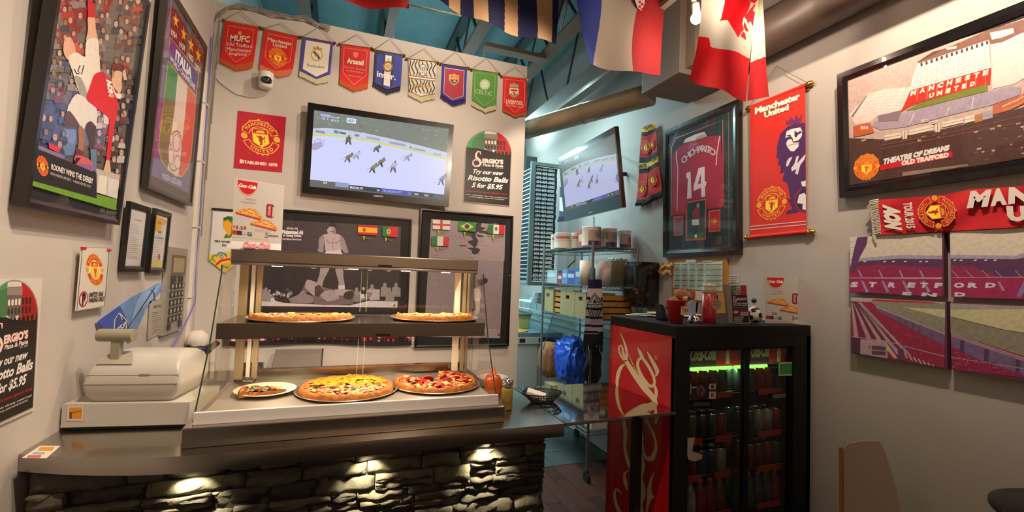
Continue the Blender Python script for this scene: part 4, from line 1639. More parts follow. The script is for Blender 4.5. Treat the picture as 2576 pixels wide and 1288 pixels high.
for x, y in ((1660, 920), (1820, 900), (1880, 960), (1960, 900), (340, 960), (1470, 960)):
    A.poly(z((x - 50, y + 120), (x - 45, y + 10), (x - 15, y - 10), (x - 18, y - 40), (x + 10, y - 55), (x + 25, y - 35), (x + 20, y - 5), (x + 60, y + 20), (x + 60, y + 125)), '8a8284')
A.poly(z((1600, 940), (1760, 930), (1760, 1060), (1640, 1070)), 'a8a0a2')
# standing boxer
A.sm = True
sk, skd = 'b3a4ac', '80727a'
A.poly(z((1105, 180), (1118, 135), (1160, 105), (1205, 115), (1228, 150), (1215, 200), (1200, 170), (1130, 165)), '2c2326')
A.poly(z((1103, 190), (1120, 150), (1160, 148), (1205, 160), (1212, 200), (1205, 250), (1170, 285), (1140, 270), (1118, 235)), sk)
A.poly(z((1104, 180), (1112, 140), (1140, 110), (1175, 104), (1210, 120), (1226, 150), (1216, 185), (1206, 165), (1180, 152), (1130, 150), (1114, 176)), '231b1e')
A.poly(z((1175, 165), (1208, 165), (1208, 205), (1200, 240), (1180, 262), (1170, 230), (1180, 200)), '8e7f87')
A.poly(z((1240, 245), (1290, 275), (1285, 330), (1262, 345), (1262, 460), (1220, 455), (1225, 380), (1200, 300)), '9d8e96')
A.poly(z((1035, 300), (1060, 290), (1058, 380), (1040, 440), (1015, 445), (1030, 370)), 'a5969e')
A.line(z((1145, 208), (1190, 214)), 1.4, '4c4046')
A.line(z((1135, 245), (1165, 240), (1180, 250)), 1.8, '4c4046')
A.poly(z((1120, 235), (1200, 240), (1240, 240), (1300, 280), (1320, 340), (1275, 330), (1275, 470), (1090, 460), (1075, 330), (1010, 340), (1010, 290), (1060, 250)), sk)
A.poly(z((1010, 290), (1060, 260), (1075, 340), (1060, 400), (1055, 470), (990, 455), (1000, 400), (998, 340)), '94868e')
A.poly(z((1270, 270), (1310, 290), (1340, 370), (1370, 470), (1315, 470), (1280, 400), (1265, 340)), '94868e')
A.line(z((1090, 310), (1130, 350), (1170, 355), (1180, 290)), 1.8, skd)
A.line(z((1175, 350), (1230, 350), (1270, 310)), 1.8, skd)
A.line(z((1170, 360), (1180, 440)), 1.5, skd)
A.line(z((1090, 455), (1180, 465), (1270, 440)), 2, 'd0c8cc')
A.poly(z((1085, 465), (1275, 455), (1300, 560), (1320, 670), (1210, 670), (1190, 640), (1140, 640), (1120, 680), (1020, 660), (1050, 560)), 'c9c2c4')
A.poly(z((1030, 655), (1130, 670), (1100, 740), (1060, 820), (1040, 900), (975, 870), (990, 810), (1010, 740)), '988a90')
A.poly(z((1210, 665), (1300, 670), (1305, 760), (1320, 850), (1320, 930), (1245, 930), (1250, 850), (1225, 760)), '988a90')
A.poly(z((1245, 880), (1325, 880), (1325, 930), (1245, 935)), 'c4bcc0')
# fallen boxer
A.poly(z((800, 930), (840, 850), (880, 815), (1000, 870), (1050, 900), (1180, 930), (1420, 935), (1440, 990), (1440, 1080), (1380, 1115), (960, 1120), (920, 1000), (860, 960), (840, 1000)), '6a5c62')
A.poly(z((860, 810), (1005, 865), (960, 940), (945, 1010), (880, 960), (830, 900)), '9d9196')
A.poly(z((950, 900), (1000, 870), (1060, 950), (1000, 1020), (950, 1010)), '43352f')
A.poly(z((740, 1000), (800, 940), (850, 990), (920, 1020), (910, 1100), (640, 1095), (600, 1060), (640, 1040)), '857880')
A.poly(z((450, 1035), (500, 1050), (620, 1050), (640, 1095), (540, 1090), (460, 1070)), '2c2428')
A.poly(z((1020, 1000), (1120, 940), (1220, 960), (1250, 1040), (1130, 1080), (1060, 1050)), '988a92')
A.poly(z((1200, 930), (1400, 940), (1390, 1000), (1300, 1010), (1220, 1000)), 'a3979c')
A.poly(z((1310, 1000), (1340, 960), (1420, 950), (1440, 1010), (1400, 1060), (1320, 1045)), '3a2a28')
A.poly(z((1430, 1010), (1560, 1000), (1640, 960), (1670, 990), (1620, 1040), (1560, 1070), (1460, 1090)), '80727a')
A.poly(z((1520, 990), (1560, 985), (1570, 1040), (1530, 1045)), 'd2cccc')
A.sm = False
A.poly(z((1930, 1120), (1955, 1120), (1955, 1148), (1930, 1146)), 'a01c2c')
A.text('25th May 1965', *z((600, 180), (740, 186), (600, 158)), 'dcd4d4', .05)
A.text('Muhammad Ali', *z((545, 232), (805, 244), (545, 190)), 'e8e2e0', .07)
A.text('vs Sonny Liston', *z((553, 270), (782, 278), (553, 242)), 'e8e2e0', .06)
A.text('First Minute, First Round', *z((550, 312), (780, 320), (550, 292)), 'dcd4d4', .05)
A.build('print', t, art_mat('photo_ink', .45, nz=.3))


def sticker(A, kind, c, base):
    """world cup flag sticker"""
    tl, tr, br, bl = c
    q = quadmap(*c)
    P = lambda *a: [q(*p) for p in a]
    if kind == 'spain':
        A.poly(c, 'c01820')
        A.poly(P((0, .24), (1, .24), (1, .76), (0, .76)), 'ecb820')
        A.ell(q(.32, .5), 4, 5, '9a5a28', 10)
    elif kind == 'portugal':
        A.poly(c, 'cc1c28')
        A.poly(P((0, 0), (.4, 0), (.4, 1), (0, 1)), '1c7a34')
        A.ell(q(.4, .5), 5.5, 7, 'd8b030', 12)
        A.ell(q(.4, .5), 3.4, 5, 'c8c0c0', 10)
        A.ell(q(.4, .5), 2.2, 3.2, 'b82030', 8)
    elif kind == 'england':
        A.poly(c, 'd8d2cc')
        A.poly(P((.43, 0), (.57, 0), (.57, 1), (.43, 1)), 'b81424')
        A.poly(P((0, .40), (1, .40), (1, .60), (0, .60)), 'b81424')
    elif kind == 'brazil':
        A.poly(c, '1c8234')
        A.poly(P((.10, .5), (.5, .1), (.9, .5), (.5, .9)), 'd8c830')
        A.ell(q(.5, .5), 6.2, 6.2, '22306a', 14)
    else:
        A.poly(c, 'd4cec8')
        A.poly(P((0, 0), (.33, 0), (.33, 1), (0, 1)), '1c6a3c')
        A.poly(P((.67, 0), (1, 0), (1, 1), (.67, 1)), 'bc2020')
        if kind == 'mexico':
            A.ell(q(.5, .45), 3.6, 5, '7a5a3c', 10)
    x, y = base
    A.poly([(x - 4, y - 3), (x + 2, y - 4), (x + 3, y), (x, y + 6), (x - 3, y + 6), (x - 2, y + 2)], 'a8a428')
    A.text('Brasil', (x + 5, y + 4), (x + 17, y + 5), (x + 5, y), '6a7c30', .02)


for kind, c, base in (('spain', ((901, 565), (950, 568), (949, 592.5), (900, 589.5)), (916, 597)), ('portugal', ((962, 569), (1001, 571), (1000.5, 597), (962, 594.5)), (971, 601)),
                      ('england', ((1088.5, 552.5), (1133, 554.5), (1132, 578.5), (1088, 576.5)), (1103, 583)), ('brazil', ((1154, 557), (1197, 559), (1195.5, 583), (1153, 580.5)), (1169, 587)),
                      ('mexico', ((1228, 564.5), (1269, 566), (1268.5, 590), (1227, 587)), (1241, 594)), ('italy', ((1086, 594), (1130, 596), (1129, 619.5), (1085, 618)), (1100, 624))):
    plg = PY(YB - .040)
    nms = {'spain': 'yellow and red striped flag sticker on the boxing photo', 'portugal': 'green and red flag sticker at the right of the boxing photo', 'england': 'white flag sticker with a red cross on the framed picture',
           'brazil': 'green flag sticker with a yellow diamond on the framed picture', 'mexico': 'green white red flag sticker with an eagle dot, top right on the framed picture', 'italy': 'plain green white red flag sticker below the red cross sticker'}
    t = thing('flag_sticker', nms[kind], 'sticker', tuple(plg.hit(*c[3])), 'flag stickers on the picture glass')
    A = Art(plg, base=.0002)
    sticker(A, kind, c, base)
    A.build('print', t)

# second tall picture (swimmer under water)
t, pl = wall_picture('tall black framed photo of a boxer standing under water', ((1063.7, 522.8), (1293.2, 545.2), (1278.7, 874.5), (1037, 872)), None, .022, '0a090b', matc='0a090c')
A = Art(pl)
z = Z(3.681, 1040, 530)
A.poly(z((165, 75), (852, 135), (802, 1182), (95, 1165)), '8c7f84')
A.poly(z((165, 75), (852, 135), (842, 470), (150, 425)), '9a8b8d')
rnd = random.Random(12)
for k in range(46):
    x, y = rnd.uniform(160, 780), rnd.uniform(110, 470)
    w_ = rnd.uniform(30, 120)
    A.line(z((x, y), (x + w_ * .5, y + 8 + w_ * .05), (min(838, x + w_), y + w_ * .06)), [.5, 1.6, .5], rnd.choice(('7d6f73', 'ab9c9c', '85787c', 'a39495')))
    A.h -= A.STEP * .7
A.h += A.STEP * 2
A.sm = True
for pg in (((455, 190), (580, 190), (575, 240), (600, 280), (570, 345), (540, 320), (500, 285), (550, 270), (520, 230), (470, 225)), ((500, 345), (605, 350), (610, 380), (575, 405), (545, 395), (535, 365)),
           ((580, 120), (630, 115), (625, 150), (670, 160), (600, 195), (575, 190)), ((425, 318), (490, 318), (485, 330), (430, 330)), ((600, 180), (680, 190), (690, 215), (610, 205)), ((590, 220), (660, 235), (630, 245), (585, 240))):
    A.poly(z(*pg), '2a2126')
A.poly(z((430, 1080), (800, 1100), (802, 1182), (98, 1165), (100, 1120)), '9c9094')
A.poly(z((430, 700), (440, 600), (470, 565), (560, 560), (610, 590), (630, 640), (680, 630), (685, 655), (640, 690), (570, 720), (560, 800), (580, 900), (560, 930), (400, 930), (420, 850)), '4c3c40')
A.poly(z((385, 740), (400, 705), (435, 710), (430, 800), (400, 790)), 'b8b0b4')
A.poly(z((560, 720), (610, 725), (640, 790), (600, 850), (560, 830)), 'b0a8ac')
A.ell(z((600, 610))[0], 7, 8, '8a7c80', 12)
A.ell(z((665, 648))[0], 6, 7, '2c2024', 12)
A.poly(z((780, 1135), (800, 1137), (797, 1160), (778, 1158)), 'a81c3c')
A.build('print', t, art_mat('photo_ink', .45, nz=.3))

# red and black scarf below the pictures
pl = PY(YB - .02)
t = thing('wall_scarf', 'red and black scarf stretched along the wall behind the display case', 'scarf', tuple(pl.hit(800, 872)))


def sc(x, y, u, v):
    if v > .62 or u < .02:
        return '150f12'
    if abs((u * 26) % 4 - 1.5) < .2 and .2 < v < .6:
        return 'c8bcb4'
    return 'b0142a' if (int(u * 30) % 7) else '1a1014'


cloth('fabric', t, ((560, 838), (1035, 838), (1035, 868), (560, 868)), pl, sc, 90, 12, wave=lambda u, v: .004 * math.sin(u * 9) * v, edge=lambda u, v: (0, 3 * math.sin(u * 8 + 1)))
A = Art(Plane(pl.p - Vector((0, .006, 0)), pl.n))
A.text('UNITED UNITED UNITED', (690, 858), (1030, 858), (690, 849), '0f0a0c', .05)
A.build('lettering', t)
b = B()
rnd = random.Random(2)
for k in range(10):
    x = 1036 + rnd.uniform(-2, 3)
    y = 846 + k * 2.6
    tube(b, [pl.hit(x, y), pl.hit(x + 4, y + rnd.uniform(3, 8))], .003, 4)
o = obj('fringe', b, mat('fringe_white', 'c8c2b4', .9), t)
o['kind'] = 'stuff'
# ================================================================== right wall
# framed jersey
r = Rect(-1, 2.495, 2.718, 1.90, R(1.3), .778, 1.06)
t, pl = picture('framed_jersey', 'dark framed red football jersey with name and number behind glass', 'picture', r, .055, '1c1410', .032, '1f3034', rough=.25)
rr = Rect(-1, 2.495, 2.718, 1.90, R(1.3), .778, 1.06)
z = Z(3.0667, 1580, 240)
b = B()
bm2 = RectF((0, 0, 0), 0, 0, 0, .1, .1)
A = Art(pl)
A.line(z((300, 318), (775, 130), (780, 1168), (300, 1190)), 2, '7a5a38', closed=True)
A.line(z((368, 330), (730, 192), (738, 860), (612, 880), (610, 785), (448, 818), (448, 918), (338, 930), (335, 400)), 2.4, 'b8584c', closed=True)
# lower photos
A.poly(z((443, 820), (605, 790), (600, 1112), (445, 1122)), 'b8584c')
A.poly(z((456, 832), (595, 806), (592, 1100), (456, 1110)), '1f3a36')
A.poly(z((456, 1060), (592, 1050), (592, 1100), (456, 1110)), '3c5a34')
A.ell(z((540, 850))[0], 3.6, 6, 'b8907c', 12)
A.poly(z((525, 865), (553, 865), (555, 925), (545, 945), (500, 945), (495, 900)), '8a2c3c')
A.poly(z((492, 960), (545, 955), (548, 1000), (520, 1005), (495, 1000)), 'ccc8c4')
A.poly(z((500, 1005), (540, 1000), (535, 1040), (520, 1085), (505, 1060)), '22282c')
A.ell(z((523, 1085))[0], 3.4, 5, 'd8d8d4', 10)
A.poly(z((352, 935), (427, 928), (423, 1078), (353, 1085)), 'b8584c')
A.poly(z((360, 945), (419, 938), (416, 1070), (361, 1076)), '7a5a5c')
A.poly(z((366, 950), (416, 942), (415, 975), (366, 985)), '8a2a44')
A.poly(z((622, 890), (713, 878), (713, 1048), (622, 1055)), 'c8604c')
A.poly(z((632, 898), (707, 887), (707, 1040), (632, 1046)), 'b81a14')
crest(A, z((668, 968))[0], (8, -.5), (0, -10), 'b81a14', 'e0922c', words=False)
A.build('print', t)
# the shirt: real cloth with relief
t_sh = []
plj = Plane(pl.p + pl.n * .001, pl.n)
b = B()
body = z((432, 372), (520, 340), (612, 318), (715, 308), (722, 420), (735, 540), (735, 858), (612, 880), (606, 790), (450, 815), (445, 915), (345, 925), (345, 470), (370, 420))
slab(b, [plj.hit(*p) for p in body], plj.n * .0022)
obj('jersey', b, mat('jersey_red', 'a01c38', .75, noise_s=120, noise_a=.06, bump=.1, bscale=10), t)
plk = Plane(pl.p + pl.n * .0034, pl.n)
A = Art(plk)
A.poly(z((425, 368), (445, 335), (520, 300), (590, 280), (612, 315), (520, 345)), 'd6cbb8')
A.poly(z((520, 330), (560, 305), (600, 300), (612, 316), (520, 345)), 'a89c8c')
A.line(z((372, 430), (375, 500), (385, 560), (378, 900)), [2, 3, 2.4, 1.6], 'd4b4b4')
A.line(z((710, 312), (700, 360), (685, 450), (680, 540)), 2.6, 'e0b8b8')
A.text('puma', *z((502, 385), (534, 375), (502, 372)), 'd8b4b4', .02)
z2j = z


def jarc(tt, tot):
    x = 428 + 232 * tt
    y = 468 - 190 * (1 - (2 * tt - 1.0) ** 2) * .35 - 0 + (tt - .5) * -30 + (1 - tt) * 85 - tt * 0
    # follow a shallow arch over the number
    import math as _m
    y = 570 - 135 * _m.sin(_m.pi * (0.10 + .62 * tt)) - 0 * tt
    slope = -135 * _m.cos(_m.pi * (.10 + .62 * tt)) * _m.pi * .62 / 232
    L = _m.hypot(1, slope)
    k = 21
    ex = (k / L, k * slope / L)
    ey = (60 * slope / L * .6, -60 / L)
    return z((x, y))[0], (ex[0] * 1.1, ex[1] * 1.1), (ey[0] / 3.0667 * 1.2, ey[1] / 3.0667 * 1.2)


A.arc('CHICHARITO', jarc, 'd8c8cc', .02)
A.poly(z((450, 600), (482, 585), (492, 790), (455, 800), (462, 640), (448, 640)), 'd8ccd0')
A.poly(z((545, 560), (592, 550), (592, 660), (606, 668), (600, 700), (594, 705), (596, 780), (566, 785), (564, 712), (505, 738), (506, 700)), 'd8ccd0')
A.poly(z((563, 600), (563, 678), (538, 688)), 'a01c38')
A.build('lettering', t)
b = B()

# lion banner
r = Rect(-1, XR - .012, 2.066, 2.016, R(1.3), .441, .87)
t = thing('wall_banner', 'tall red hanging banner with a purple crowned lion and gold rods', 'banner', r.P(.22, 0, 0))
z = Z(3.0667, 1870, 190)
A = Art(r.plane())
bc = [(1887, 270), (2025, 219), (2028, 582), (1888, 594)]
b = B()
slab(b, [r.plane().hit(*p) for p in bc], r.n * -.003)
obj('cloth', b, mat('banner_red', 'cc2410', .6, noise_s=8, noise_a=.1, bump=.08, bscale=9), t)
A.clip = bc
A.poly(z((325, 335), (345, 360), (365, 320), (395, 345), (405, 295), (425, 335), (460, 290), (445, 360), (330, 385)), '6a2c5c')
A.poly(z((340, 395), (400, 370), (490, 365), (495, 1060), (400, 1050), (390, 1000), (365, 950), (340, 830), (300, 810), (320, 745), (285, 760), (290, 700), (268, 690), (275, 640), (255, 640), (262, 560), (255, 570), (285, 450)), '4c2458')
A.poly(z((340, 950), (385, 960), (415, 1060), (330, 1072), (335, 1045), (380, 1030)), '4c2458')
A.poly(z((375, 412), (440, 400), (455, 430), (450, 470), (425, 500), (385, 510), (380, 480), (365, 470), (325, 480), (335, 430)), 'e8e0d8')
A.poly(z((330, 465), (360, 455), (372, 470), (350, 470)), '4c2458')
A.poly(z((395, 425), (420, 440), (440, 425), (455, 440), (425, 455), (408, 480), (395, 470)), '4c2458')
A.poly(z((345, 495), (370, 490), (385, 520), (430, 515), (425, 550), (390, 585), (365, 582), (335, 545), (332, 520)), 'e8dcd4')
A.line(z((335, 545), (385, 530), (430, 525)), 1.2, '4c2458')
A.poly(z((350, 640), (380, 625), (345, 700), (330, 700), (335, 665)), 'd8d0d8')
A.poly(z((410, 625), (430, 620), (415, 680), (440, 650), (485, 600), (470, 650), (440, 690), (420, 765), (400, 755), (410, 720), (375, 740), (370, 715), (395, 680)), 'd8d0d8')
A.line(z((450, 870), (405, 920), (395, 980), (430, 1040), (490, 1055)), 2.4, 'b8222c')
A.poly(z((460, 880), (490, 860), (495, 1050), (430, 1030), (405, 980), (420, 920)), '2c2434')
A.poly(z((430, 920), (470, 905), (490, 930), (488, 1040), (455, 1030), (460, 990), (415, 985)), 'e0dcd8')
A.poly(z((445, 820), (490, 808), (490, 855), (455, 855)), 'e0dcd8')
crest(A, z((220, 985))[0], (38.5, -5.5), (1.5, -42), 'cc2410', 'eca828', words=True)
A.text('Manchester', *z((92, 300), (440, 180), (92, 252)), '7a6a30', .08)
A.text('Manchester', *z((90, 298), (438, 178), (90, 252)), 'ece4d8', .05)
A.text('United', *z((165, 328), (355, 262), (162, 285)), '7a6a30', .08)
A.text('United', *z((163, 326), (353, 260), (160, 285)), 'ece4d8', .05)
for y in (1165, 1190):
    A.line(z((50, y), (495, y - 42)), 2.2, 'd8c8c4')
A.build('print', t)
pb = PX(XR - .02)
for (a, c_, nm) in (((1884, 272), (2036, 211), 0), ((1880, 597), (2040, 583), 1)):
    b = B()
    cyl(b, pb.hit(a[0] + 5, a[1] - 2 * (1 - nm)), pb.hit(c_[0] - 10, c_[1] + 4 * (1 - nm)), .0125, n=10)
    rod = obj('rod', b, mat('banner_red', ''), t)
    for p in (a, c_):
        b = B()
        sphere(b, pb.hit(*p), .017, 10, (1, 1.6, 1))
        obj('finial', b, brass, rod, smooth=True)
b = B()
tube(b, [pb.hit(1888, 262), pb.hit(1953, 166), pb.hit(2030, 208)], .0018, 5)
obj('cord', b, mat('cord', ''), t)

# stadium picture
r = Rect(-1, 2.49, 1.216, 2.182, R(2.15), .908, .674)
t, pl = picture('framed_stadium_photo', 'wide black framed aerial photo of a football stadium on the right wall', 'picture', r, .05, '0e0c0d', .035, '0e0c0d', rough=.22)
z = Z(3.390, 2130, 100)
A = Art(pl, None)
A.poly(z((8, 335), (320, 215), (700, 80), (1300, -110), (1560, -200), (1560, 1000), (1300, 1045), (20, 1240)), 'b8a098')
A.poly(z((600, 190), (760, 100), (900, 50), (1200, -80), (1560, -190), (1560, 60), (1230, 40), (1210, 0), (620, 200)), '7a5448')
A.poly(z((600, 190), (740, 100), (830, 80), (700, 150)), '5a3c34')
A.poly(z((840, 70), (900, 60), (940, 50), (935, 75), (860, 85)), 'd8c4bc')
A.poly(z((1220, -60), (1420, -100), (1430, -60), (1330, -20), (1240, 0)), 'd4c8c0')
# left stand roof
A.poly(z((20, 640), (130, 520), (180, 465), (330, 420), (560, 400), (540, 450), (470, 620), (270, 640), (200, 700), (80, 720)), 'cfc0b8')
for k in range(7):
    A.line(z((60 + k * 20, 640 - k * 30), (300, 600 - k * 25), (520, 610 - k * 30)), .9, 'e4dad4')
for k in range(9):
    A.poly(z((40 + k * 15, 650 - k * 20), (60 + k * 13, 630 - k * 20), (66 + k * 13, 645 - k * 20), (45 + k * 14, 665 - k * 20)), '6a5c5c', False)
A.h += A.STEP
A.poly(z((610, 205), (1210, 0), (1230, 240), (545, 430), (560, 330)), 'd3c9c8')
for k in range(8):
    A.line(z((600 - k * 6, 235 + k * 25), (1215 + k * 3, 35 + k * 25)), .7, 'b4a6a8')
for k in range(15):
    A.line(z((625 + k * 42, 205 - k * 14), (575 + k * 47, 415 - k * 12.8)), .7, 'b4a6a8')
for k in range(14):
    A.poly(z((630 + k * 43, 200 - k * 14.4), (648 + k * 43, 194 - k * 14.4), (650 + k * 43, 222 - k * 14.4), (632 + k * 43, 228 - k * 14.4)), '4a3a3a', False)
A.h += A.STEP
A.poly(z((1230, 40), (1330, 20), (1500, -60), (1560, -60), (1560, 300), (1430, 380), (1240, 420)), 'd0c4be')
for k in range(9):
    A.line(z((1235, 240 + k * 20), (1560, 60 + k * 26)), .8, 'e8e0da')
A.poly(z((545, 435), (1235, 238), (1225, 380), (1130, 400), (640, 530), (540, 570), (455, 625), (490, 560)), 'c02a1c')
A.poly(z((620, 540), (1140, 395), (1205, 380), (1205, 435), (600, 590), (500, 610)), '6f7a2c')
A.poly(z((470, 630), (1210, 440), (1400, 400), (1490, 410), (1480, 470), (1230, 560), (900, 640), (500, 745), (290, 770), (220, 740), (230, 700)), '9a8c9c')
for k in range(16):
    A.line(z((500 + k * 45, 640 - k * 12), (470 + k * 46, 740 - k * 13)), .8, 'b0a2b0')
A.line(z((580, 620), (540, 720)), 1.8, 'd8ccd4')
A.line(z((880, 570), (850, 650)), 1.8, 'd8ccd4')
A.line(z((1085, 490), (1070, 590)), 1.8, 'd8ccd4')
A.poly(z((265, 650), (470, 600), (440, 690), (280, 700)), '7c6c74')
for i, ch in enumerate('MANCHESTER'):
    if i > 8:
        break
    x, y = 545 + i * 77, 478 - i * 21.5
    A.text(ch, *z((x, y), (x + 48, y - 13), (x + 6, y - 38)), 'ecd8c4', .07)
for i, ch in enumerate('UNITED'):
    x, y = 703 + i * 70, 497 - i * 19.5
    A.text(ch, *z((x, y), (x + 42, y - 11), (x + 6, y - 36)), 'ecd8c4', .07)
for k in range(8):
    A.line(z((615 + k * 82, 420 - k * 23), (600 + k * 84, 520 - k * 20)), 1.4, 'e89a6a')
# outside buildings
A.poly(z((60, 740), (200, 705), (240, 790), (120, 820), (60, 830)), 'b8582c')
for k in range(3):
    A.poly(z((125 + k * 22, 740), (140 + k * 22, 735), (140 + k * 22, 760), (125 + k * 22, 765)), 'd8ccc8', False)
A.poly(z((20, 840), (300, 850), (700, 790), (1100, 700), (1300, 640), (1560, 560), (1560, 1000), (1300, 1045), (20, 1240)), '4a2e26')
for (x0, y0, x1, y1, h_, c_) in ((325, 815, 470, 790, 45, 'd0c4b4'), (540, 770, 740, 725, 45, 'd0c4b4'), (820, 705, 1000, 665, 42, 'd4c8b8'), (1010, 660, 1095, 640, 52, 'd4c8b8'), (1095, 645, 1165, 625, 65, 'a8703c'), (1165, 620, 1250, 600, 65, '9a98a4'),
                                 (640, 685, 700, 672, 25, 'c8b8b0'), (730, 695, 780, 685, 25, 'c8b8b0')):
    A.poly(z((x0, y0), (x1, y1), (x1, y1 + h_), (x0, y0 + h_)), c_)
    A.line(z((x0, y0 + h_ * .5), (x1, y1 + h_ * .5)), 1.4, '8a786c')
for x, y in ((480, 780), (760, 720)):
    A.poly(z((x, y), (x + 40, y - 8), (x + 40, y + 65), (x, y + 70)), 'c8bcac')
    A.line(z((x + 20, y), (x + 20, y + 66)), 2, '7c6c5c')
A.poly(z((1250, 560), (1330, 530), (1480, 480), (1540, 440), (1540, 530), (1400, 600), (1250, 640)), 'b05c44')
A.line(z((1330, 570), (1450, 520), (1540, 470)), 2.4, 'cfc08c')
A.line(z((1340, 600), (1460, 560), (1540, 500)), 2.0, 'e08a3c')
rnd = random.Random(6)
for k in range(90):
    x = rnd.uniform(40, 1540)
    y = rnd.uniform(860 - x * .12, 1150 - x * .1)
    if x < 900 and 880 < y:
        continue
    w_ = rnd.uniform(10, 45)
    A.poly(z((x, y), (x + w_, y - w_ * .2), (x + w_, y - w_ * .2 + rnd.uniform(8, 20)), (x, y + 14)), rnd.choice(('6a4a3e', '8a6c60', '3a241e', '9c8a84', '5c3e34', 'b8a8a4')), False)
    A.h += A.STEP * .05
A.line(z((300, 900), (900, 790), (1560, 640)), 2.4, '6c4438')
A.line(z((300, 930), (900, 820), (1560, 690)), 1.4, '7c5448')
A.poly(z((480, 1130), (1040, 1060), (1040, 1075), (480, 1165)), '8c7464')
A.poly(z((285, 1070), (905, 950), (905, 1000), (290, 1115)), 'c01c20')
A.text('THEATRE OF DREAMS', *z((310, 1062), (878, 940), (318, 1020)), 'd8d4cc', .08)
A.text('OLD TRAFFORD', *z((470, 1072), (875, 998), (472, 1036)), 'e8d8d0', .08)
crest(A, z((175, 1085))[0], (33.5, -3.5), (1, -33), 'dc5a14', 'f2a01c', words=True, back='dc5a14')
A.build('print', t, art_mat('photo_ink', .45, nz=.3))

# four canvases
cols_ = []


def canvas(label, y0, y1, zb, H, draw):
    r = Rect(-1, 2.495, (y0 + y1) / 2, zb, R(.3), abs(y1 - y0), H)
    t = thing('canvas_print', label, 'picture', r.P(r.W / 2, 0, -.03), 'four stadium canvases on the right wall')
    b = B()
    rbox(b, r, 0, 0, r.W, H, -.030, 0)
    obj('stretched_canvas', b, mat('canvas_edge', '5a2a40', .8), t, bevel=.002)
    A = Art(r.plane(), None)
    draw(A, r)
    A.build('print', t, art_mat('canvas_ink', .7, nz=.35))


z = Z(3.3904, 2120, 580)


def c_tl(A, r):
    A.clip = [p for p in z((62, 57), (847, 20), (848, 565), (60, 522))]
    A.poly(z((62, 57), (847, 20), (848, 565), (60, 522)), 'c9beac')
    A.poly(z((140, 235), (500, 208), (850, 215), (850, 250), (140, 262)), '9a94a8')
    A.poly(z((140, 262), (500, 240), (850, 245), (850, 400), (60, 400)), '542c50')
    A.poly(z((60, 310), (300, 290), (850, 320), (850, 400), (60, 400)), '8a1c48')
    A.poly(z((60, 400), (850, 408), (850, 580), (60, 580)), '8f1c4c')
    A.line(z((60, 404), (850, 410)), 1.8, 'a890a8')
    for k in range(4):
        x = 150 + k * 175
        A.poly(z((x - 25, 330), (x - 5, 345), (x + 20, 395), (x + 5, 398)), '9a86a0')
        A.poly(z((x + 5, 425), (x + 25, 430), (x + 75, 520), (x + 50, 530)), '9482a0')
    A.poly(z((125, 57), (215, 52), (205, 120), (140, 240), (115, 345), (70, 360), (62, 250), (90, 170)), '5a2c58')
    A.poly(z((60, 57), (125, 57), (95, 170), (65, 310)), 'cabfb4')
    for k in range(5):
        A.line(z((62, 100 + k * 50), (115 - k * 9, 90 + k * 50)), .8, '7c5470')
    for x in (180, 350, 425, 525, 655, 708):
        A.poly(z((x, 262), (x + 24, 258), (x + 18, 268), (x - 4, 270)), 'd8d0d8', False)
    A.h += A.STEP
    for i, ch in enumerate('STRETF'):
        x = (62, 218, 385, 550, 655, 780)[i]
        y = 478 + i * 1.5
        A.text(ch, *z((x, y), (x + 66, y + 3), (x + 10, y - 38)), 'c9bccb', .07)
    A.text('E', *z((505, 548), (585, 552), (515, 524)), 'c9bccb', .07)
    A.text('N', *z((672, 556), (800, 564), (680, 530)), 'c9bccb', .07)


def c_tr(A, r):
    A.clip = None
    A.poly(z((915, 12), (1620, -30), (1700, -34), (1700, 590), (925, 565)), 'cbc0ad')
    A.poly(z((918, 205), (1480, 215), (1700, 130), (1700, 590), (925, 565)), '9a94a8')
    A.poly(z((920, 238), (1470, 245), (1700, 200), (1700, 590), (925, 565)), '542c50')
    A.poly(z((920, 300), (1100, 310), (1350, 400), (925, 400)), '8a1c48')
    A.poly(z((925, 402), (1700, 398), (1700, 592), (925, 566)), '931c4c')
    A.line(z((925, 402), (1700, 396)), 1.8, 'a890a8')
    for x in (945, 1000, 1120, 1210, 1290):
        A.poly(z((x, 250), (x + 26, 246), (x + 18, 258), (x - 4, 260)), 'd8d0d8', False)
    A.h += A.STEP
    for x in (930, 1050, 1190, 1300, 1470):
        A.line(z((x, 340), (x + 60, 398)), 2, '9482a0')
    A.poly(z((1320, 430), (1345, 440), (1385, 510), (1360, 515)), '9482a0')
    A.poly(z((1545, 430), (1600, 425), (1520, 570), (1480, 565)), '7c6a98')
    for i, ch in enumerate('ORD'):
        x = (945, 1065, 1215)[i]
        A.text(ch, *z((x, 485), (x + 90, 485), (x + 6, 447)), 'c9bccb', .07)
    A.text('D', *z((955, 560), (1050, 562), (955, 528)), 'c9bccb', .07)


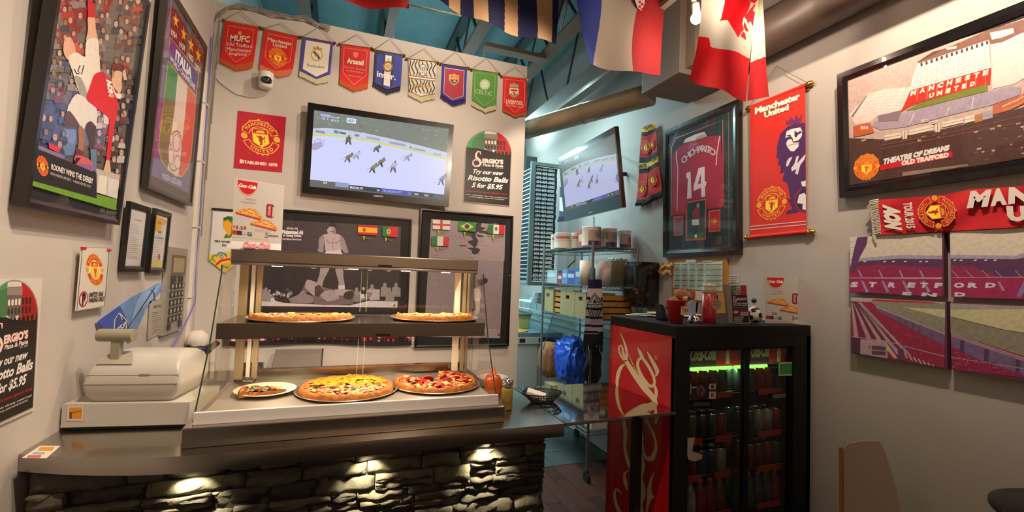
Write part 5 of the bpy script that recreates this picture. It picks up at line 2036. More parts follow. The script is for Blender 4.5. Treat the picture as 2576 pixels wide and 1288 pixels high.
def c_bl(A, r):
    A.clip = [p for p in z((72, 568), (875, 612), (868, 1172), (80, 1040))]
    A.poly(z((60, 560), (880, 605), (880, 1180), (60, 1060)), '8c1c40')
    A.poly(z((230, 600), (880, 620), (880, 900), (620, 790), (290, 650)), '85806c')
    A.poly(z((520, 655), (880, 672), (880, 750), (700, 700)), 'b7b28c')
    A.poly(z((60, 560), (880, 605), (880, 625), (500, 600), (250, 590), (240, 610), (60, 600)), 'a89ca0')
    A.poly(z((270, 585), (700, 605), (850, 625), (500, 612), (280, 602)), 'b01c38')
    for k in range(9):
        x1 = 95 + k * 62
        y1 = 905 + k * 26
        A.poly(z((76 + k * 5, 610), (84 + k * 9, 612), (x1 + 40, y1), (x1, y1)), ('a88c94', '6a2038')[k % 2], False)
    A.h += A.STEP
    rnd = random.Random(4)
    for k in range(16):
        for j in range(24):
            f = j / 24
            x = 240 + k * 14 + (360 + k * 26) * f
            y = 655 + k * 1 + (420 + k * -6) * f
            if x < 862 and y < 1050 and y > 640:
                s_ = 1.5 + 3.5 * f
                A.poly(z((x, y), (x + s_ * 2, y + 2), (x + s_ * 2, y + s_), (x, y + s_)), rnd.choice(('b02c50', '701430', 'b88c9c', '9c2444')), False)
    A.h += A.STEP
    A.poly(z((280, 650), (320, 660), (620, 780), (870, 880), (870, 980), (610, 850), (430, 750), (300, 690)), '6a5070')
    A.line(z((285, 650), (600, 775), (875, 885)), 3.5, 'a08896')
    for x, y in ((600, 790), (655, 815), (760, 860), (480, 735), (540, 765)):
        A.line(z((x, y), (x + 2, y + 60)), 2.2, '4a3452')
    A.poly(z((72, 905), (150, 912), (160, 1070), (72, 1060)), '4a2a44')
    A.poly(z((152, 925), (378, 945), (385, 1100), (150, 1070)), 'a48c94')
    A.text('49', *z((214, 1000), (240, 1002), (214, 984)), '4a3444', .03)
    for y in (980, 1022):
        A.poly(z((248, y), (368, y + 10), (368, y + 45), (248, y + 35)), '5c3a50')
    A.line(z((72, 903), (380, 945), (600, 1005), (875, 1075)), 2, 'a8909a')
    A.poly(z((378, 960), (470, 1090), (440, 1090), (370, 1010)), 'b8a090')
    A.poly(z((470, 1000), (520, 1010), (520, 1110), (470, 1100)), '5a3458')
    for k in range(14):
        x, y = 520 + k * 20, 1040 + k * 8
        A.poly(z((x, y), (x + 16, y + 8), (x + 40, y + 50), (x + 20, y + 46)), ('b89ca0', '8c2440')[k % 2], False)


def c_br(A, r):
    A.clip = None
    A.poly(z((915, 618), (1700, 650), (1700, 1270), (930, 1185)), '8c1c44')
    A.poly(z((918, 620), (1700, 652), (1700, 1120), (920, 870)), '837c6a')
    A.poly(z((920, 675), (1700, 668), (1700, 895), (1380, 845), (1130, 785), (920, 735)), 'b9b48e')
    A.poly(z((920, 620), (1700, 652), (1700, 668), (920, 676)), '98908a')
    A.line(z((920, 735), (1130, 788), (1380, 848), (1700, 900)), 2, '5c5c34')
    A.poly(z((925, 885), (1100, 945), (1470, 1085), (1700, 1160), (1700, 1300), (1480, 1210), (1180, 1110), (925, 985)), '6e567c')
    for k, c_ in enumerate(('b098a0', '7c6478', 'a08894', '8a7080')):
        A.line(z((925, 875 + k * 8), (1150, 955 + k * 8), (1700, 1140 + k * 8)), 2.2, c_)
    for x, y in ((1005, 930), (1210, 1005), (1480, 1100)):
        A.poly(z((x, y), (x + 38, y + 12), (x + 30, y + 115), (x - 6, y + 105)), '4c3458')
    A.line(z((925, 1080), (1300, 1140), (1700, 1200)), 1.8, 'a8909a')
    rnd = random.Random(14)
    for k in range(90):
        x = rnd.uniform(930, 1400)
        y = rnd.uniform(1000 + (x - 930) * .35, 1170 + (x - 930) * .1)
        A.poly(z((x, y), (x + 12, y + 3), (x + 12, y + 12), (x, y + 10)), rnd.choice(('b02c50', '701430', '9c6c88')), False)


canvas('canvas of empty red stadium seats spelling letters, upper left of the four', 1.617, 1.220, 1.679, .283, c_tl)
canvas('canvas of the stadium roof and seat letters, upper right of the four', 1.193, .796, 1.679, .283, c_tr)
canvas('canvas of long curving seat rows and a wall, lower left of the four', 1.610, 1.210, 1.364, .294, c_bl)
canvas('canvas of the pitch edge and purple wall, lower right of the four', 1.190, .790, 1.364, .294, c_br)

# long red scarf
pl = PX(XR - .045)
t = thing('long_scarf', 'long red football scarf with gold crest and white lettering above the canvases', 'scarf', tuple(pl.hit(2400, 590)))
top = [(2208, 503), (2290, 497), (2380, 488), (2440, 476), (2576, 468), (2700, 462)]


def sedge(u, v):
    x = 2208 + (2700 - 2208) * u
    for (xa, ya), (xb, yb) in zip(top, top[1:]):
        if xa <= x <= xb:
            y = ya + (yb - ya) * (x - xa) / (xb - xa)
            break
    y0 = 503 + (462 - 503) * u
    return (0, (y - y0) * (1 - v))


cloth('fabric', t, ((2208, 503), (2700, 462), (2700, 564), (2216, 591)), pl, lambda x, y, u, v: 'b8101a', 120, 20,
      wave=lambda u, v: .003 * math.sin(u * 30 + v * 4) * math.sin(v * PI) + .003 * math.sin(u * 11 + v * 7), edge=sedge)
z = Z(6.505, 2180, 470)
A = Art(Plane(pl.p - Vector((.012, 0, 0)), pl.n))
A.text('AON', *z((290, 290), (330, 680), (520, 320)), 'd8d0c0', .09, .1)
A.text('TOUR 2015', *z((605, 255), (660, 680), (735, 250)), 'd4c4b8', .05)
crest(A, z((1150, 410))[0], (6, 42), (48, -5), 'b8101a', 'd8902c', words=True)
A.text('M', *z((1645, 330), (1990, 300), (1700, 90)), 'd0c8bc', .07)
A.text('A', *z((2030, 295), (2300, 268), (2020, 60)), 'd0c8bc', .07)
A.text('N', *z((2320, 262), (2680, 225), (2330, 30)), 'd0c8bc', .07)
A.text('U', *z((2310, 545), (2640, 535), (2290, 335)), 'd0c8bc', .07)
A.build('lettering', t, art_mat('knit_ink', .85))
b = B()
rnd = random.Random(22)
for k in range(22):
    y = 504 + k * 3.9
    x = 2208 + k * .3
    p = [pl.hit(x + 2, y), pl.hit(x - 14 - rnd.uniform(0, 4), y + 3 + rnd.uniform(-2, 5)), pl.hit(x - 22 - rnd.uniform(0, 8) + k * .8, y + 12 + rnd.uniform(-3, 9) + (k > 16) * 10)]
    tube(b, p, [.007, .006, .003], 5)
o = obj('fringe', b, mat('fringe_cream', 'b8b09c', .9), t)
o['kind'] = 'stuff'

# folded scarf on the wall
pl = PX(XR - .03)
t = thing('folded_scarf', 'red yellow and black scarf folded over beside the jersey frame', 'scarf', tuple(pl.hit(1630, 515)))
z = Z(2.478, 1290, 280)


def fcol(x, y, u, v):
    s = v + (.055 if u > .55 else 0) - .0
    if v > .955:
        return '0c0a0a'
    if s < .06:
        return 'd8a82a'
    if s < .115:
        return '120e0e'
    if .40 < s < .475 or .545 < s < .61:
        return '120e0e'
    if .475 <= s <= .545:
        return 'd8b02a'
    return 'b01a12'


cloth('fabric_strip', t, z((808, 100), (850, 98), (838, 572), (768, 572)), pl, lambda x, y, u, v: fcol(x, y, .2, v), 20, 110, wave=lambda u, v: .006 * math.sin(u * 3 + v * 6))
cloth('fabric_strip', t, z((846, 92), (889, 72), (928, 512), (838, 566)), Plane(pl.p - Vector((.006, 0, 0)), pl.n), lambda x, y, u, v: fcol(x, y, .2, v), 20, 110, wave=lambda u, v: .006 * math.sin(u * 4 + v * 5 + 2))
A = Art(Plane(pl.p - Vector((.016, 0, 0)), pl.n))
for c_, s_ in (((828, 222), 11), ((806, 482), 11), ((868, 205), 7), ((872, 425), 11)):
    crest(A, z(c_)[0], (s_, -3), (-1.5, -s_ * 1.6), 'b01a12', 'c87a20', words=False)
A.text('UNITED', *z((812, 112), (872, 92), (812, 98)), '7a2018', .06)
A.text('UNITED', *z((784, 356), (838, 346), (786, 336)), '2a1210', .06)
A.text('UNITED', *z((852, 318), (896, 295), (852, 300)), '2a1210', .06)
A.build('lettering', t, art_mat('knit_ink', .85))
b = B()
for k in range(16):
    if k < 8:
        a = z((770 + k * 8.5, 570))[0]
        e = z((766 + k * 8.5 + rnd.uniform(-4, 4), 588 + rnd.uniform(-6, 6)))[0]
    else:
        j = k - 8
        a = z((842 + j * 11, 562 - j * 6.5))[0]
        e = z((836 + j * 11, 582 - j * 6))[0]
    tube(b, [pl.hit(*a), pl.hit(*e)], .008, 5)
o = obj('fringe', b, mat('fringe_black', '0c0a0a', .9), t)
o['kind'] = 'stuff'

# towel dispenser
t = thing('towel_dispenser', 'glossy black paper towel dispenser on the right wall behind the drinks fridge', 'dispenser', (XR - .1, 3.28, 1.475))
b = B()
box(b, (XR - .22, 3.18, 1.50), (XR, 3.385, 1.865))
obj('body', b, mat('dispenser_black', '0c0b0c', .12, coat=.8), t, bevel=.035, auto=35)
b = B()
box(b, (XR - .235, 3.195, 1.60), (XR - .19, 3.37, 1.83))
obj('front_cover', b, mat('dispenser_black', ''), t, bevel=.018, auto=35)
b = B()
box(b, (XR - .16, 3.20, 1.475), (XR - .02, 3.36, 1.51))
obj('outlet', b, mat('outlet_grey', '3c3830', .5), t)
b = B()
cyl(b, (XR - .12, 3.181, 1.585), (XR - .12, 3.175, 1.585), .022, n=20)
obj('lock', b, mat('lock_grey', '38383a', .3), t)
A = Art(Plane((0, 3.179, 0), (0, -1, 0)))
A.line([(1596, 727), (1603, 727), (1603, 733), (1597, 736), (1604, 739)], 1, 'c8c8c8')
A.build('symbol', t)

# cork board
pl = PX(XR - .02)
t = thing('cork_board', 'cork board with wood frame covered in pinned printed menus', 'notice board', tuple(pl.hit(1755, 795)))
cb = [(1690, 657), (1828, 650), (1830, 788), (1690, 795)]
b = B()
slab(b, [pl.hit(*p) for p in cb], (.015, 0, 0))
obj('board', b, mat('cork', '9a6826', .85, noise_s=90, noise_a=.3), t)
z = Z(5.855, 1640, 640)
papers = [(((330, 125), (655, 100), (640, 520), (500, 505), (310, 490)), 'aeb7a2'), (((660, 120), (1040, 100), (1035, 540), (770, 525), (630, 525)), 'b4bba6'),
          (((500, 80), (645, 75), (645, 118), (500, 120)), 'c4c8bc'), (((740, 95), (880, 88), (880, 108), (740, 112)), 'b8bcb0'), (((325, 515), (500, 500), (520, 640), (325, 640)), 'b8b0a0'),
          (((640, 540), (775, 540), (770, 690), (630, 670)), 'b8a48c'), (((480, 530), (560, 560), (590, 640), (500, 620)), '9a9c70')]
for i, (pp, c_) in enumerate(papers):
    b = B()
    p2 = Plane(pl.p - Vector((.002 + i * .0015, 0, 0)), pl.n)
    slab(b, [p2.hit(*p) for p in z(*pp)], (.001, 0, 0))
    obj('paper', b, mat('paper_' + c_, c_, .7), t)
A = Art(Plane(pl.p - Vector((.014, 0, 0)), pl.n))
rnd = random.Random(31)
for x0, x1 in ((330, 415), (435, 525), (550, 635), (662, 765), (790, 1035)):
    for y in range(150, 500, 9 if x0 < 700 else 10):
        hd = (y - 150) % 78 < 9
        A.line(z((x0 + 2, y), (x1 - (0 if hd else rnd.uniform(5, 45)), y - 3)), 1.5 if hd else .7, '262a26' if hd else '7f887a')
        A.h -= A.STEP * .9
A.ell(z((610, 590))[0], 5, 7, 'b02030', 12)
A.build('print', t)
t = thing('crumpled_paper', 'crumpled tan paper bag pinned left of the cork board', 'paper bag', tuple(pl.hit(1672, 695)))
cloth('paper', t, ((1660, 660), (1690, 658), (1689, 688), (1658, 694)), PX(XR - .03), lambda x, y, u, v: ('b88a4c', 'a8783c', 'c89a58')[int(u * 5 + v * 7) % 3], 12, 12,
      wave=lambda u, v: .02 * noise.noise(Vector((u * 4, v * 4, 1))), edge=lambda u, v: (3 * math.sin(v * 7), 3 * math.sin(u * 9)), m=art_mat('paper_ink', .8))
pl = PX(XR - .003)
t = thing('wall_note', 'small white note with four typed lines on the right wall', 'note', tuple(pl.hit(1845, 712)))
b = B()
slab(b, [pl.hit(*p) for p in ((1833, 691), (1859, 690), (1859, 711), (1833, 712))], (.001, 0, 0))
obj('paper', b, mat('paper_white', 'b8b2a6', .7), t)
A = Art(Plane(pl.p - Vector((.0016, 0, 0)), pl.n))
for k in range(4):
    A.line([(1835 + k, 695.5 + k * 5), (1857 - k * 1.5, 694.8 + k * 5)], 1, '4a4c48')
A.build('print', t)
# ================================================================== bar counter
ZT = 1.07
# worktop (front edge curves back to the wall on the left)
edge = [(-.943, 1.955), (-.88, 1.925), (-.80, 1.890), (-.70, 1.853), (-.60, 1.825), (-.48, 1.805), (-.30, 1.797), (0, 1.795), (.941, 1.795)]
back = [(.941, 2.62), (-.943, 2.62)]
b = B()
slab(b, [(x, y, ZT) for x, y in edge + back], (0, 0, -.056))
wt = obj('worktop', b, steel, None, bevel=.003, auto=30)
tag(wt, 'long stainless steel worktop with a curved left end on the stone bar', 'worktop')
b = B()
slab(b, [(.944, 1.795, ZT + .001), (1.555, 1.815, ZT + .001), (1.555, 2.44, ZT + .001), (.944, 2.44, ZT + .001)], (0, 0, -.014))
t = thing('flap_shelf', 'shiny steel flap shelf bridging the bar and the red fridge', 'shelf', (1.25, 2.1, ZT - .013))
obj('panel', b, mat('steel_mirror', 'b0aeaa', .06, 1.0), t, bevel=.002)
b = B()
box(b, (1.445, 1.98, 0), (1.485, 2.02, ZT - .014))
obj('leg', b, blackm, t)
# base with dry-stacked stone
t = thing('stone_bar', 'dark bar front of rough stacked stone under the steel worktop', 'counter', (0, 2.2, 0))
b = B()
box(b, (-.90, 1.945, 0), (.905, 2.55, ZT - .057))
obj('core', b, mat('bar_core', '14110f', .9), t)
rs = random.Random(11)
sm = []
for i, c_ in enumerate(('453f35', '4e483c', '3a342c', '544c3f', '312c26')):
    sm.append(mat('stone_%d' % i, c_, .85, noise_s=12, noise_a=.35, bump=.9, bscale=22))


def stone(x0, x1, z0, z1, d, side=False):
    b = B()
    nx, nz = max(3, int((x1 - x0) / .024)), 3
    g = []
    sd = rs.uniform(0, 99)
    tilt = rs.uniform(-.006, .010)
    for j in range(nz + 1):
        row = []
        for i in range(nx + 1):
            u, v = i / nx, j / nz
            e = min(u, 1 - u) * (x1 - x0)
            e2 = min(v, 1 - v) * (z1 - z0)
            h = d + .020 * noise.fractal(Vector((u * (x1 - x0) * 16 + sd, v * 2.6, sd)), .5, 2.2, 3) + tilt * (v - .5) * 2 + .006 * noise.noise(Vector((u * 40, v * 9, sd)))
            if e < .002 or e2 < .002:
                h -= .007
            jx = 0 if i in (0, nx) else .004 * rs.uniform(-1, 1)
            jz = .0035 * noise.noise(Vector((u * 9 + sd, v * 5, 3)))
            x, zz = x0 + u * (x1 - x0) + jx, z0 + v * (z1 - z0) + jz
            row.append(b.verts.new((.905 + h, x, zz) if side else (x, 1.945 - h, zz)))
        g.append(row)
    for j in range(nz):
        for i in range(nx):
            f = (g[j][i], g[j][i + 1], g[j + 1][i + 1], g[j + 1][i])
            b.faces.new(f)
    rim = [g[0][i] for i in range(nx + 1)] + [g[j][nx] for j in range(1, nz + 1)] + [g[nz][i] for i in range(nx - 1, -1, -1)] + [g[j][0] for j in range(nz - 1, 0, -1)]
    bk = [b.verts.new((.90, v.co.y, v.co.z) if side else (v.co.x, 1.95, v.co.z)) for v in rim]
    for k in range(len(rim)):
        k2 = (k + 1) % len(rim)
        b.faces.new((rim[k2], rim[k], bk[k], bk[k2]))
    obj('stone', b, rs.choice(sm), t, auto=50)


zz = 1.008
row = 0
ns = 0
while zz > .03:
    h = rs.choice((.030, .040, .050, .062, .036)) if zz > .6 else rs.choice((.06, .075, .09))
    x = -.90 + rs.uniform(-.15, 0)
    while x < .90:
        w_ = rs.uniform(.11, .30) if h > .035 else rs.uniform(.09, .22)
        a, c_ = max(-.90, x), min(.915, x + w_)
        if .915 - c_ < .06:
            c_ = .915
        if c_ - a > .03:
            if h > .055 and rs.random() < .35:
                hm = zz - h * rs.uniform(.4, .6)
                stone(a, c_ - .004, hm + .003, zz, rs.uniform(.008, .030))
                stone(a, c_ - .004, zz - h, hm - .001, rs.uniform(.008, .030))
                ns += 2
            else:
                stone(a, c_ - .004, zz - h, zz, rs.uniform(.006, .034))
                ns += 1
        x = c_ if c_ >= .9 else x + w_
    for ya, yb in ((1.935, 2.12), (2.125, 2.33), (2.335, 2.54)):
        if zz > .5:
            stone(ya, yb, zz - h, zz, rs.uniform(.004, .02), True)
            ns += 1
    zz -= h + .004
# recessed puck lights under the worktop
for px_, pw in ((-.455, 5), (.13, 5), (.62, 6)):
    tt = thing('puck_light', ('small round light under the worktop left part', 'small round light under the middle of the worktop', 'small round light under the worktop right part')[0 if px_ < -.2 else 1 if px_ < .4 else 2], 'lamp',
               (px_, 1.872, ZT - .068), 'lights under the worktop')
    b = B()
    cyl(b, (px_, 1.872, ZT - .057), (px_, 1.872, ZT - .066), .028, n=20)
    obj('housing', b, chrome, tt, auto=40)
    b = B()
    cyl(b, (px_, 1.872, ZT - .066), (px_, 1.872, ZT - .0675), .020, n=20)
    obj('lens', b, mat('puck_emit', 'fff0b0', .4, emit='fff0c0', es=9), tt)
    lamp('SPOT', 'puck', (px_, 1.862, ZT - .070), pw * 2.6, (1.0, .90, .58), (px_ + .01, 1.925, .78), .008, 88, .8)

# ================================================================== heated pizza case
X0, X1, Y0, Y1 = -.484, .69, 1.870, 2.56
t = thing('display_case', 'two-tier stainless steel and glass heated pizza display case on the bar', 'display case', (.1, 2.2, ZT))
b = B()
box(b, (X0, Y0, ZT + .001), (X1, Y1, ZT + .069))
obj('base', b, steel, t, bevel=.004)
b = B()
box(b, (X0 + .025, Y0 + .03, ZT + .069), (X1 - .02, Y0 + .045, ZT + .112))
obj('front_rail', b, mat('rail_white', 'cfcac4', .35), t, bevel=.003)
b = B()
box(b, (X0 + .03, Y0 + .045, ZT + .069), (X1 - .02, Y1 - .02, ZT + .078))
obj('deck', b, mat('deck_steel', 'b4aca0', .38, .7, noise_s=30, noise_a=.05, bump=.01), t)
b = B()
box(b, (X0 + .03, Y1 - .04, ZT + .078), (X1 - .02, Y1 - .01, ZT + .135))
obj('rear_sill', b, steel, t, bevel=.003)
ZM0, ZM1, ZR0, ZR1 = 1.412, 1.474, 1.719, 1.772
b = B()
box(b, (-.447, 2.085, ZM0), (.653, 2.105, ZM1))
box(b, (-.447, 2.105, ZM1 - .012), (.653, 2.50, ZM1 - .004))
box(b, (-.447, 2.49, ZM0), (.653, 2.50, ZM1))
obj('middle_shelf', b, steel_dk, t, bevel=.002)
b = B()
box(b, (-.437, 2.20, ZR0), (.641, 2.52, ZR1))
obj('roof', b, steel, t, bevel=.004)
b = B()
box(b, (-.435, 2.205, ZR0 - .012), (.639, 2.225, ZR0))
obj('roof_trim', b, chrome, t, bevel=.002)
# posts
pg = mat('post_gold', 'b09c78', .35, .4)
pw_ = mat('post_cream', 'd8cdb4', .35)
for x, w_, mm in ((-.447, .035, pg), (-.398, .016, white_pl), (-.374, .022, pg), (.596, .030, pw_), (.640, .018, pg), (.666, .012, pg)):
    b = B()
    box(b, (x, 2.47, ZT + .10), (x + w_, 2.50, ZR0))
    obj('post', b, mm, t, bevel=.002)
# name plates
for x, y, z0 in ((.16, 2.1985, 1.722), (.155, 2.0835, 1.418)):
    b = B()
    box(b, (x, y - .0015, z0), (x + .062, y, z0 + .009))
    obj('name_plate', b, black, t)
# glass
gm = glass_mat('case_glass', (.985, .995, .99), 1.45)


def pane(pts, nm='glass_pane', tt=None, m=None, th=.004):
    b = B()
    pts = [Vector(p) for p in pts]
    n = (pts[1] - pts[0]).cross(pts[2] - pts[0]).normalized()
    f = b.faces.new([b.verts.new(p) for p in pts])
    return obj(nm, b, m or gm, tt or t)


yb, yt = 1.916, 2.17
prof = [(yb, ZT + .075), (2.075, 1.40), (2.155, 1.585), (2.185, 1.66), (2.19, 1.705), (2.47, 1.715), (2.47, ZT + .10)]
for x in (-.462, .668):
    pane([(x, y, z_) for y, z_ in prof], 'side_glass')
    b = B()
    tube(b, [(x, y, z_) for y, z_ in prof[:5]], .0028, 5)
    obj('glass_edge', b, mat('glass_edge_dark', '2a3a32', .2), t)
pane([(-.36, 2.483, 1.16), (.13, 2.483, 1.16), (.13, 2.483, 1.41), (-.36, 2.483, 1.41)], 'rear_glass')
pane([(.10, 2.492, 1.16), (.595, 2.492, 1.16), (.595, 2.492, 1.41), (.10, 2.492, 1.41)], 'rear_glass')
pane([(-.36, 2.483, 1.49), (.13, 2.483, 1.49), (.13, 2.483, 1.70), (-.36, 2.483, 1.70)], 'rear_glass')
pane([(.10, 2.492, 1.49), (.595, 2.492, 1.49), (.595, 2.492, 1.70), (.10, 2.492, 1.70)], 'rear_glass')
for x in (.10, .13):
    for z0, z1_ in ((1.16, 1.41), (1.49, 1.70)):
        b = B()
        box(b, (x, 2.482, z0), (x + .0015, 2.494, z1_))
        obj('glass_edge', b, mat('edge_pale', 'b8c4b8', .2), t)
b = B()
cyl(b, (-.40, 2.44, 1.175), (-.36, 2.44, 1.175), .012, n=12)
obj('hinge_pin', b, chrome, t, auto=40)
# heat lamps in roof and shelf
for z_, ys in ((ZR0 - .002, 2.30), (ZM0 - .002 + .05, 2.28)):
    for x in (-.27, .055, .30, .50) if z_ > 1.6 else (-.25, .1, .42):
        b = B()
        cyl(b, (x, ys, z_ - .004), (x, ys, z_ - .012), .022, n=18)
        lp = obj('heat_lamp', b, mat('lamp_emit', 'fff2d8', .4, emit='ffe9c4', es=14), t)
        lamp('SPOT', 'case_lamp', (x, ys, z_ - .02), 3.0 if z_ > 1.6 else 4.2, (1.0, .78, .52), (x, ys - .02, 1.0), .02, 150, .5)


# ------------------------------------------------------------------ pizzas
def pizza(name, label, c, rad, sector, tops, seed, z0, pan=True, panr=None, squash=1.0):
    """sector: list of (a0,a1) degrees that are still there"""
    rnd = random.Random(seed)
    cx, cy = c
    t = thing(name, label, 'pizza', (cx, cy, z0), 'pizzas in the display case')
    if pan:
        b = B()
        pr = panr or rad + .018
        lathe(b, (cx, cy, z0), [(0, 0), (pr - .012, 0), (pr, .008), (pr + .004, .010), (pr + .004, .012), (pr - .002, .0115), (pr - .014, .003), (0, .003)], 48)
        pn = obj('pan', b, mat('pan_alu', 'c4b8a8', .35, 1.0), None, org=(cx, cy, z0), auto=40)
        tag(pn, 'round aluminium pan under the ' + label.split(',')[0] + ', ' + ' '.join(label.split()[-3:]), 'pan', 'round pizza pans in the case')
        zb = z0 + .004
    else:
        zb = z0
    for a0, a1 in sector:
        n = max(6, int((a1 - a0) / 4))
        prof = [(0, .010), (.45, .011), (.80, .012), (.88, .016), (.93, .026), (.97, .024), (1.0, .012), (1.0, 0.001)]
        b = B()
        rings = []
        for k in range(n + 1):
            a = R(a0 + (a1 - a0) * k / n)
            ring = []
            for pr_, pz in prof:
                wob = 1 + .012 * noise.noise(Vector((math.cos(a) * 4, math.sin(a) * 4, seed)))
                hz = pz + (.007 * noise.fractal(Vector((math.cos(a) * pr_ * 11, math.sin(a) * pr_ * 11, seed)), .6, 2, 3) if pz > .005 else 0)
                ring.append(b.verts.new((cx + rad * pr_ * wob * math.cos(a), cy + rad * pr_ * wob * squash * math.sin(a), zb + hz)))
            rings.append(ring)
        for r0, r1_ in zip(rings, rings[1:]):
            for i in range(len(prof) - 1):
                b.faces.new((r0[i], r0[i + 1], r1_[i + 1], r1_[i]))
        for r0 in (rings[0], rings[-1]):
            if a1 - a0 < 359:
                bt = [b.verts.new((v.co.x, v.co.y, zb + .0005)) for v in r0]
                for i in range(len(prof) - 1):
                    b.faces.new((r0[i], bt[i], bt[i + 1], r0[i + 1]))
        bmesh.ops.remove_doubles(b, verts=b.verts, dist=.0002)
        bmesh.ops.recalc_face_normals(b, faces=b.faces)
        obj('crust', b, mat('crust', 'ac661c', .6, noise_s=55, noise_a=.55, bump=.9, bscale=60), t, auto=60)
    # toppings
    for (nm, col, cnt, sz, kind, rr, fa) in tops:
        b = B()
        for k in range(cnt):
            for tr in range(60):
                a = rnd.uniform(0, 360)
                if fa and not (fa[0] <= a <= fa[1]):
                    continue
                if any(s0 + 3 <= a + w_ <= s1 - 3 for s0, s1 in sector for w_ in (-360, 0, 360)):
                    break
            else:
                continue
            q = rad * rr * math.sqrt(rnd.uniform(.02, 1))
            x, y = cx + q * math.cos(R(a)), cy + q * squash * math.sin(R(a))
            z1_ = zb + .013 + rnd.uniform(0, .010)
            s = sz * rnd.uniform(.7, 1.3)
            if kind == 'disc':
                cyl(b, (x, y, z1_), (x + rnd.uniform(-.004, .004), y + rnd.uniform(-.004, .004), z1_ + .0035), s, n=10)
            elif kind == 'blob':
                M_ = Matrix.Translation((x, y, z1_)) @ Matrix.Rotation(rnd.uniform(0, 6), 4, 'Z') @ Matrix.Diagonal((1, rnd.uniform(.5, 1), rnd.uniform(.3, .55), 1))
                bmesh.ops.create_icosphere(b, subdivisions=1, radius=s, matrix=M_)
            elif kind == 'flat':
                pts = [(x + s * rnd.uniform(.6, 1.2) * math.cos(j * 1.05), y + s * rnd.uniform(.6, 1.2) * math.sin(j * 1.05), z1_ + rnd.uniform(-.002, .006)) for j in range(6)]
                vv = [b.verts.new(p) for p in pts]
                cc = b.verts.new((x, y, z1_ + .006))
                for j in range(6):
                    b.faces.new((vv[j], vv[(j + 1) % 6], cc))
            else:
                a2 = rnd.uniform(0, PI)
                tube(b, [(x - s * math.cos(a2), y - s * math.sin(a2), z1_), (x, y, z1_ + .004), (x + s * math.cos(a2), y + s * math.sin(a2), z1_)], s * .18, 5)
        if b.verts:
            o = obj('topping', b, mat('top_' + col, col, .45, noise_s=60, noise_a=.25), t, label=nm)
            o['kind'] = 'stuff'
        else:
            b.free()
    return t


CH = ('melted cheese patches', 'e8a838', 120, .016, 'flat', .86, None)
zd = ZT + .0785
pizza('pizza', 'large whole pizza, orange cheese on the far half, in the middle of the lower deck', (.055, 2.245), .205, [(0, 360)],
      [('bright cheddar', 'e8951a', 170, .017, 'flat', .84, (10, 175)), ('pale cheese', 'cf9448', 110, .016, 'flat', .86, (180, 360)), ('ham cubes', 'b8705c', 60, .009, 'blob', .84, (185, 355)),
       ('tomato pieces', 'b83418', 40, .010, 'blob', .84, (185, 355)), ('onion strips', '9c7894', 26, .016, 'strip', .8, (190, 350)), ('green pepper', '7a8438', 34, .010, 'blob', .8, (180, 355)),
       ('dark olives', '2c241a', 14, .009, 'disc', .8, (185, 355)), ('mushrooms', 'c8a878', 40, .012, 'flat', .84, (180, 355)), ('browned crumbs', 'b85a20', 80, .008, 'blob', .93, None)], 3, zd, panr=.222)
pizza('pizza', 'large pepperoni pizza with a slice gone, right side of the lower deck', (.47, 2.275), .20, [(-215, 75)],
      [('melted cheese patches', 'e0a050', 130, .016, 'flat', .84, None), ('pepperoni slices', 'a82418', 36, .021, 'disc', .80, None), ('ham strips', 'c86850', 60, .012, 'flat', .84, None),
       ('tomato pieces', 'c02c14', 40, .010, 'blob', .84, None), ('green pepper', '7a9438', 26, .009, 'blob', .8, (20, 75)), ('mushrooms', 'd8b488', 26, .013, 'flat', .8, None), ('browned crumbs', 'b85a20', 60, .007, 'blob', .93, None)], 5, zd, panr=.215)
t2 = thing('side_plate', 'small white plate at the left of the lower deck', 'plate', (-.285, 2.275, zd))
b = B()
lathe(b, (-.285, 2.275, zd), [(0, 0), (.07, 0), (.118, .014), (.124, .018), (.122, .020), (.072, .005), (0, .004)], 40)
obj('dish', b, mat('plate_white', 'dcd4bc', .3), t2, auto=50)
pizza('pizza_slice', 'single vegetable pizza slice on the small white plate', (-.20, 2.25), .185, [(168, 206)],
      [('green leaves', '4c5c20', 26, .014, 'flat', .9, None), ('onion strips', '8c6088', 12, .013, 'strip', .9, None), ('tomato pieces', 'b85428', 22, .010, 'blob', .9, None), ('cheese', 'c89048', 24, .012, 'flat', .9, None),
       ('browned crust bits', 'b0602c', 20, .01, 'blob', .95, None)], 8, zd + .008, pan=False)
zs = ZM1 - .003
pizza('pizza', 'half pizza on the upper shelf, left side', (-.155, 2.29), .215, [(178, 362)],
      [('melted cheese patches', 'dc8c34', 120, .016, 'flat', .86, None), ('tomato pieces', 'b03c18', 50, .011, 'blob', .86, None), ('pale cheese', 'd8a860', 60, .011, 'blob', .86, None), ('browned crumbs', 'a84c1c', 70, .009, 'blob', .95, None)], 12, zs, panr=.225)
pizza('pizza', 'part of a pizza on the upper shelf, right side', (.455, 2.30), .19, [(176, 330), (334, 365)],
      [('melted cheese patches', 'e0983c', 110, .016, 'flat', .86, None), ('tomato pieces', 'b8381c', 50, .011, 'blob', .86, None), ('pale cheese', 'd8b070', 40, .011, 'blob', .86, None), ('browned crumbs', 'b05420', 60, .009, 'blob', .95, None)], 15, zs, panr=.215)

# ------------------------------------------------------------------ drink offer stand on the case roof


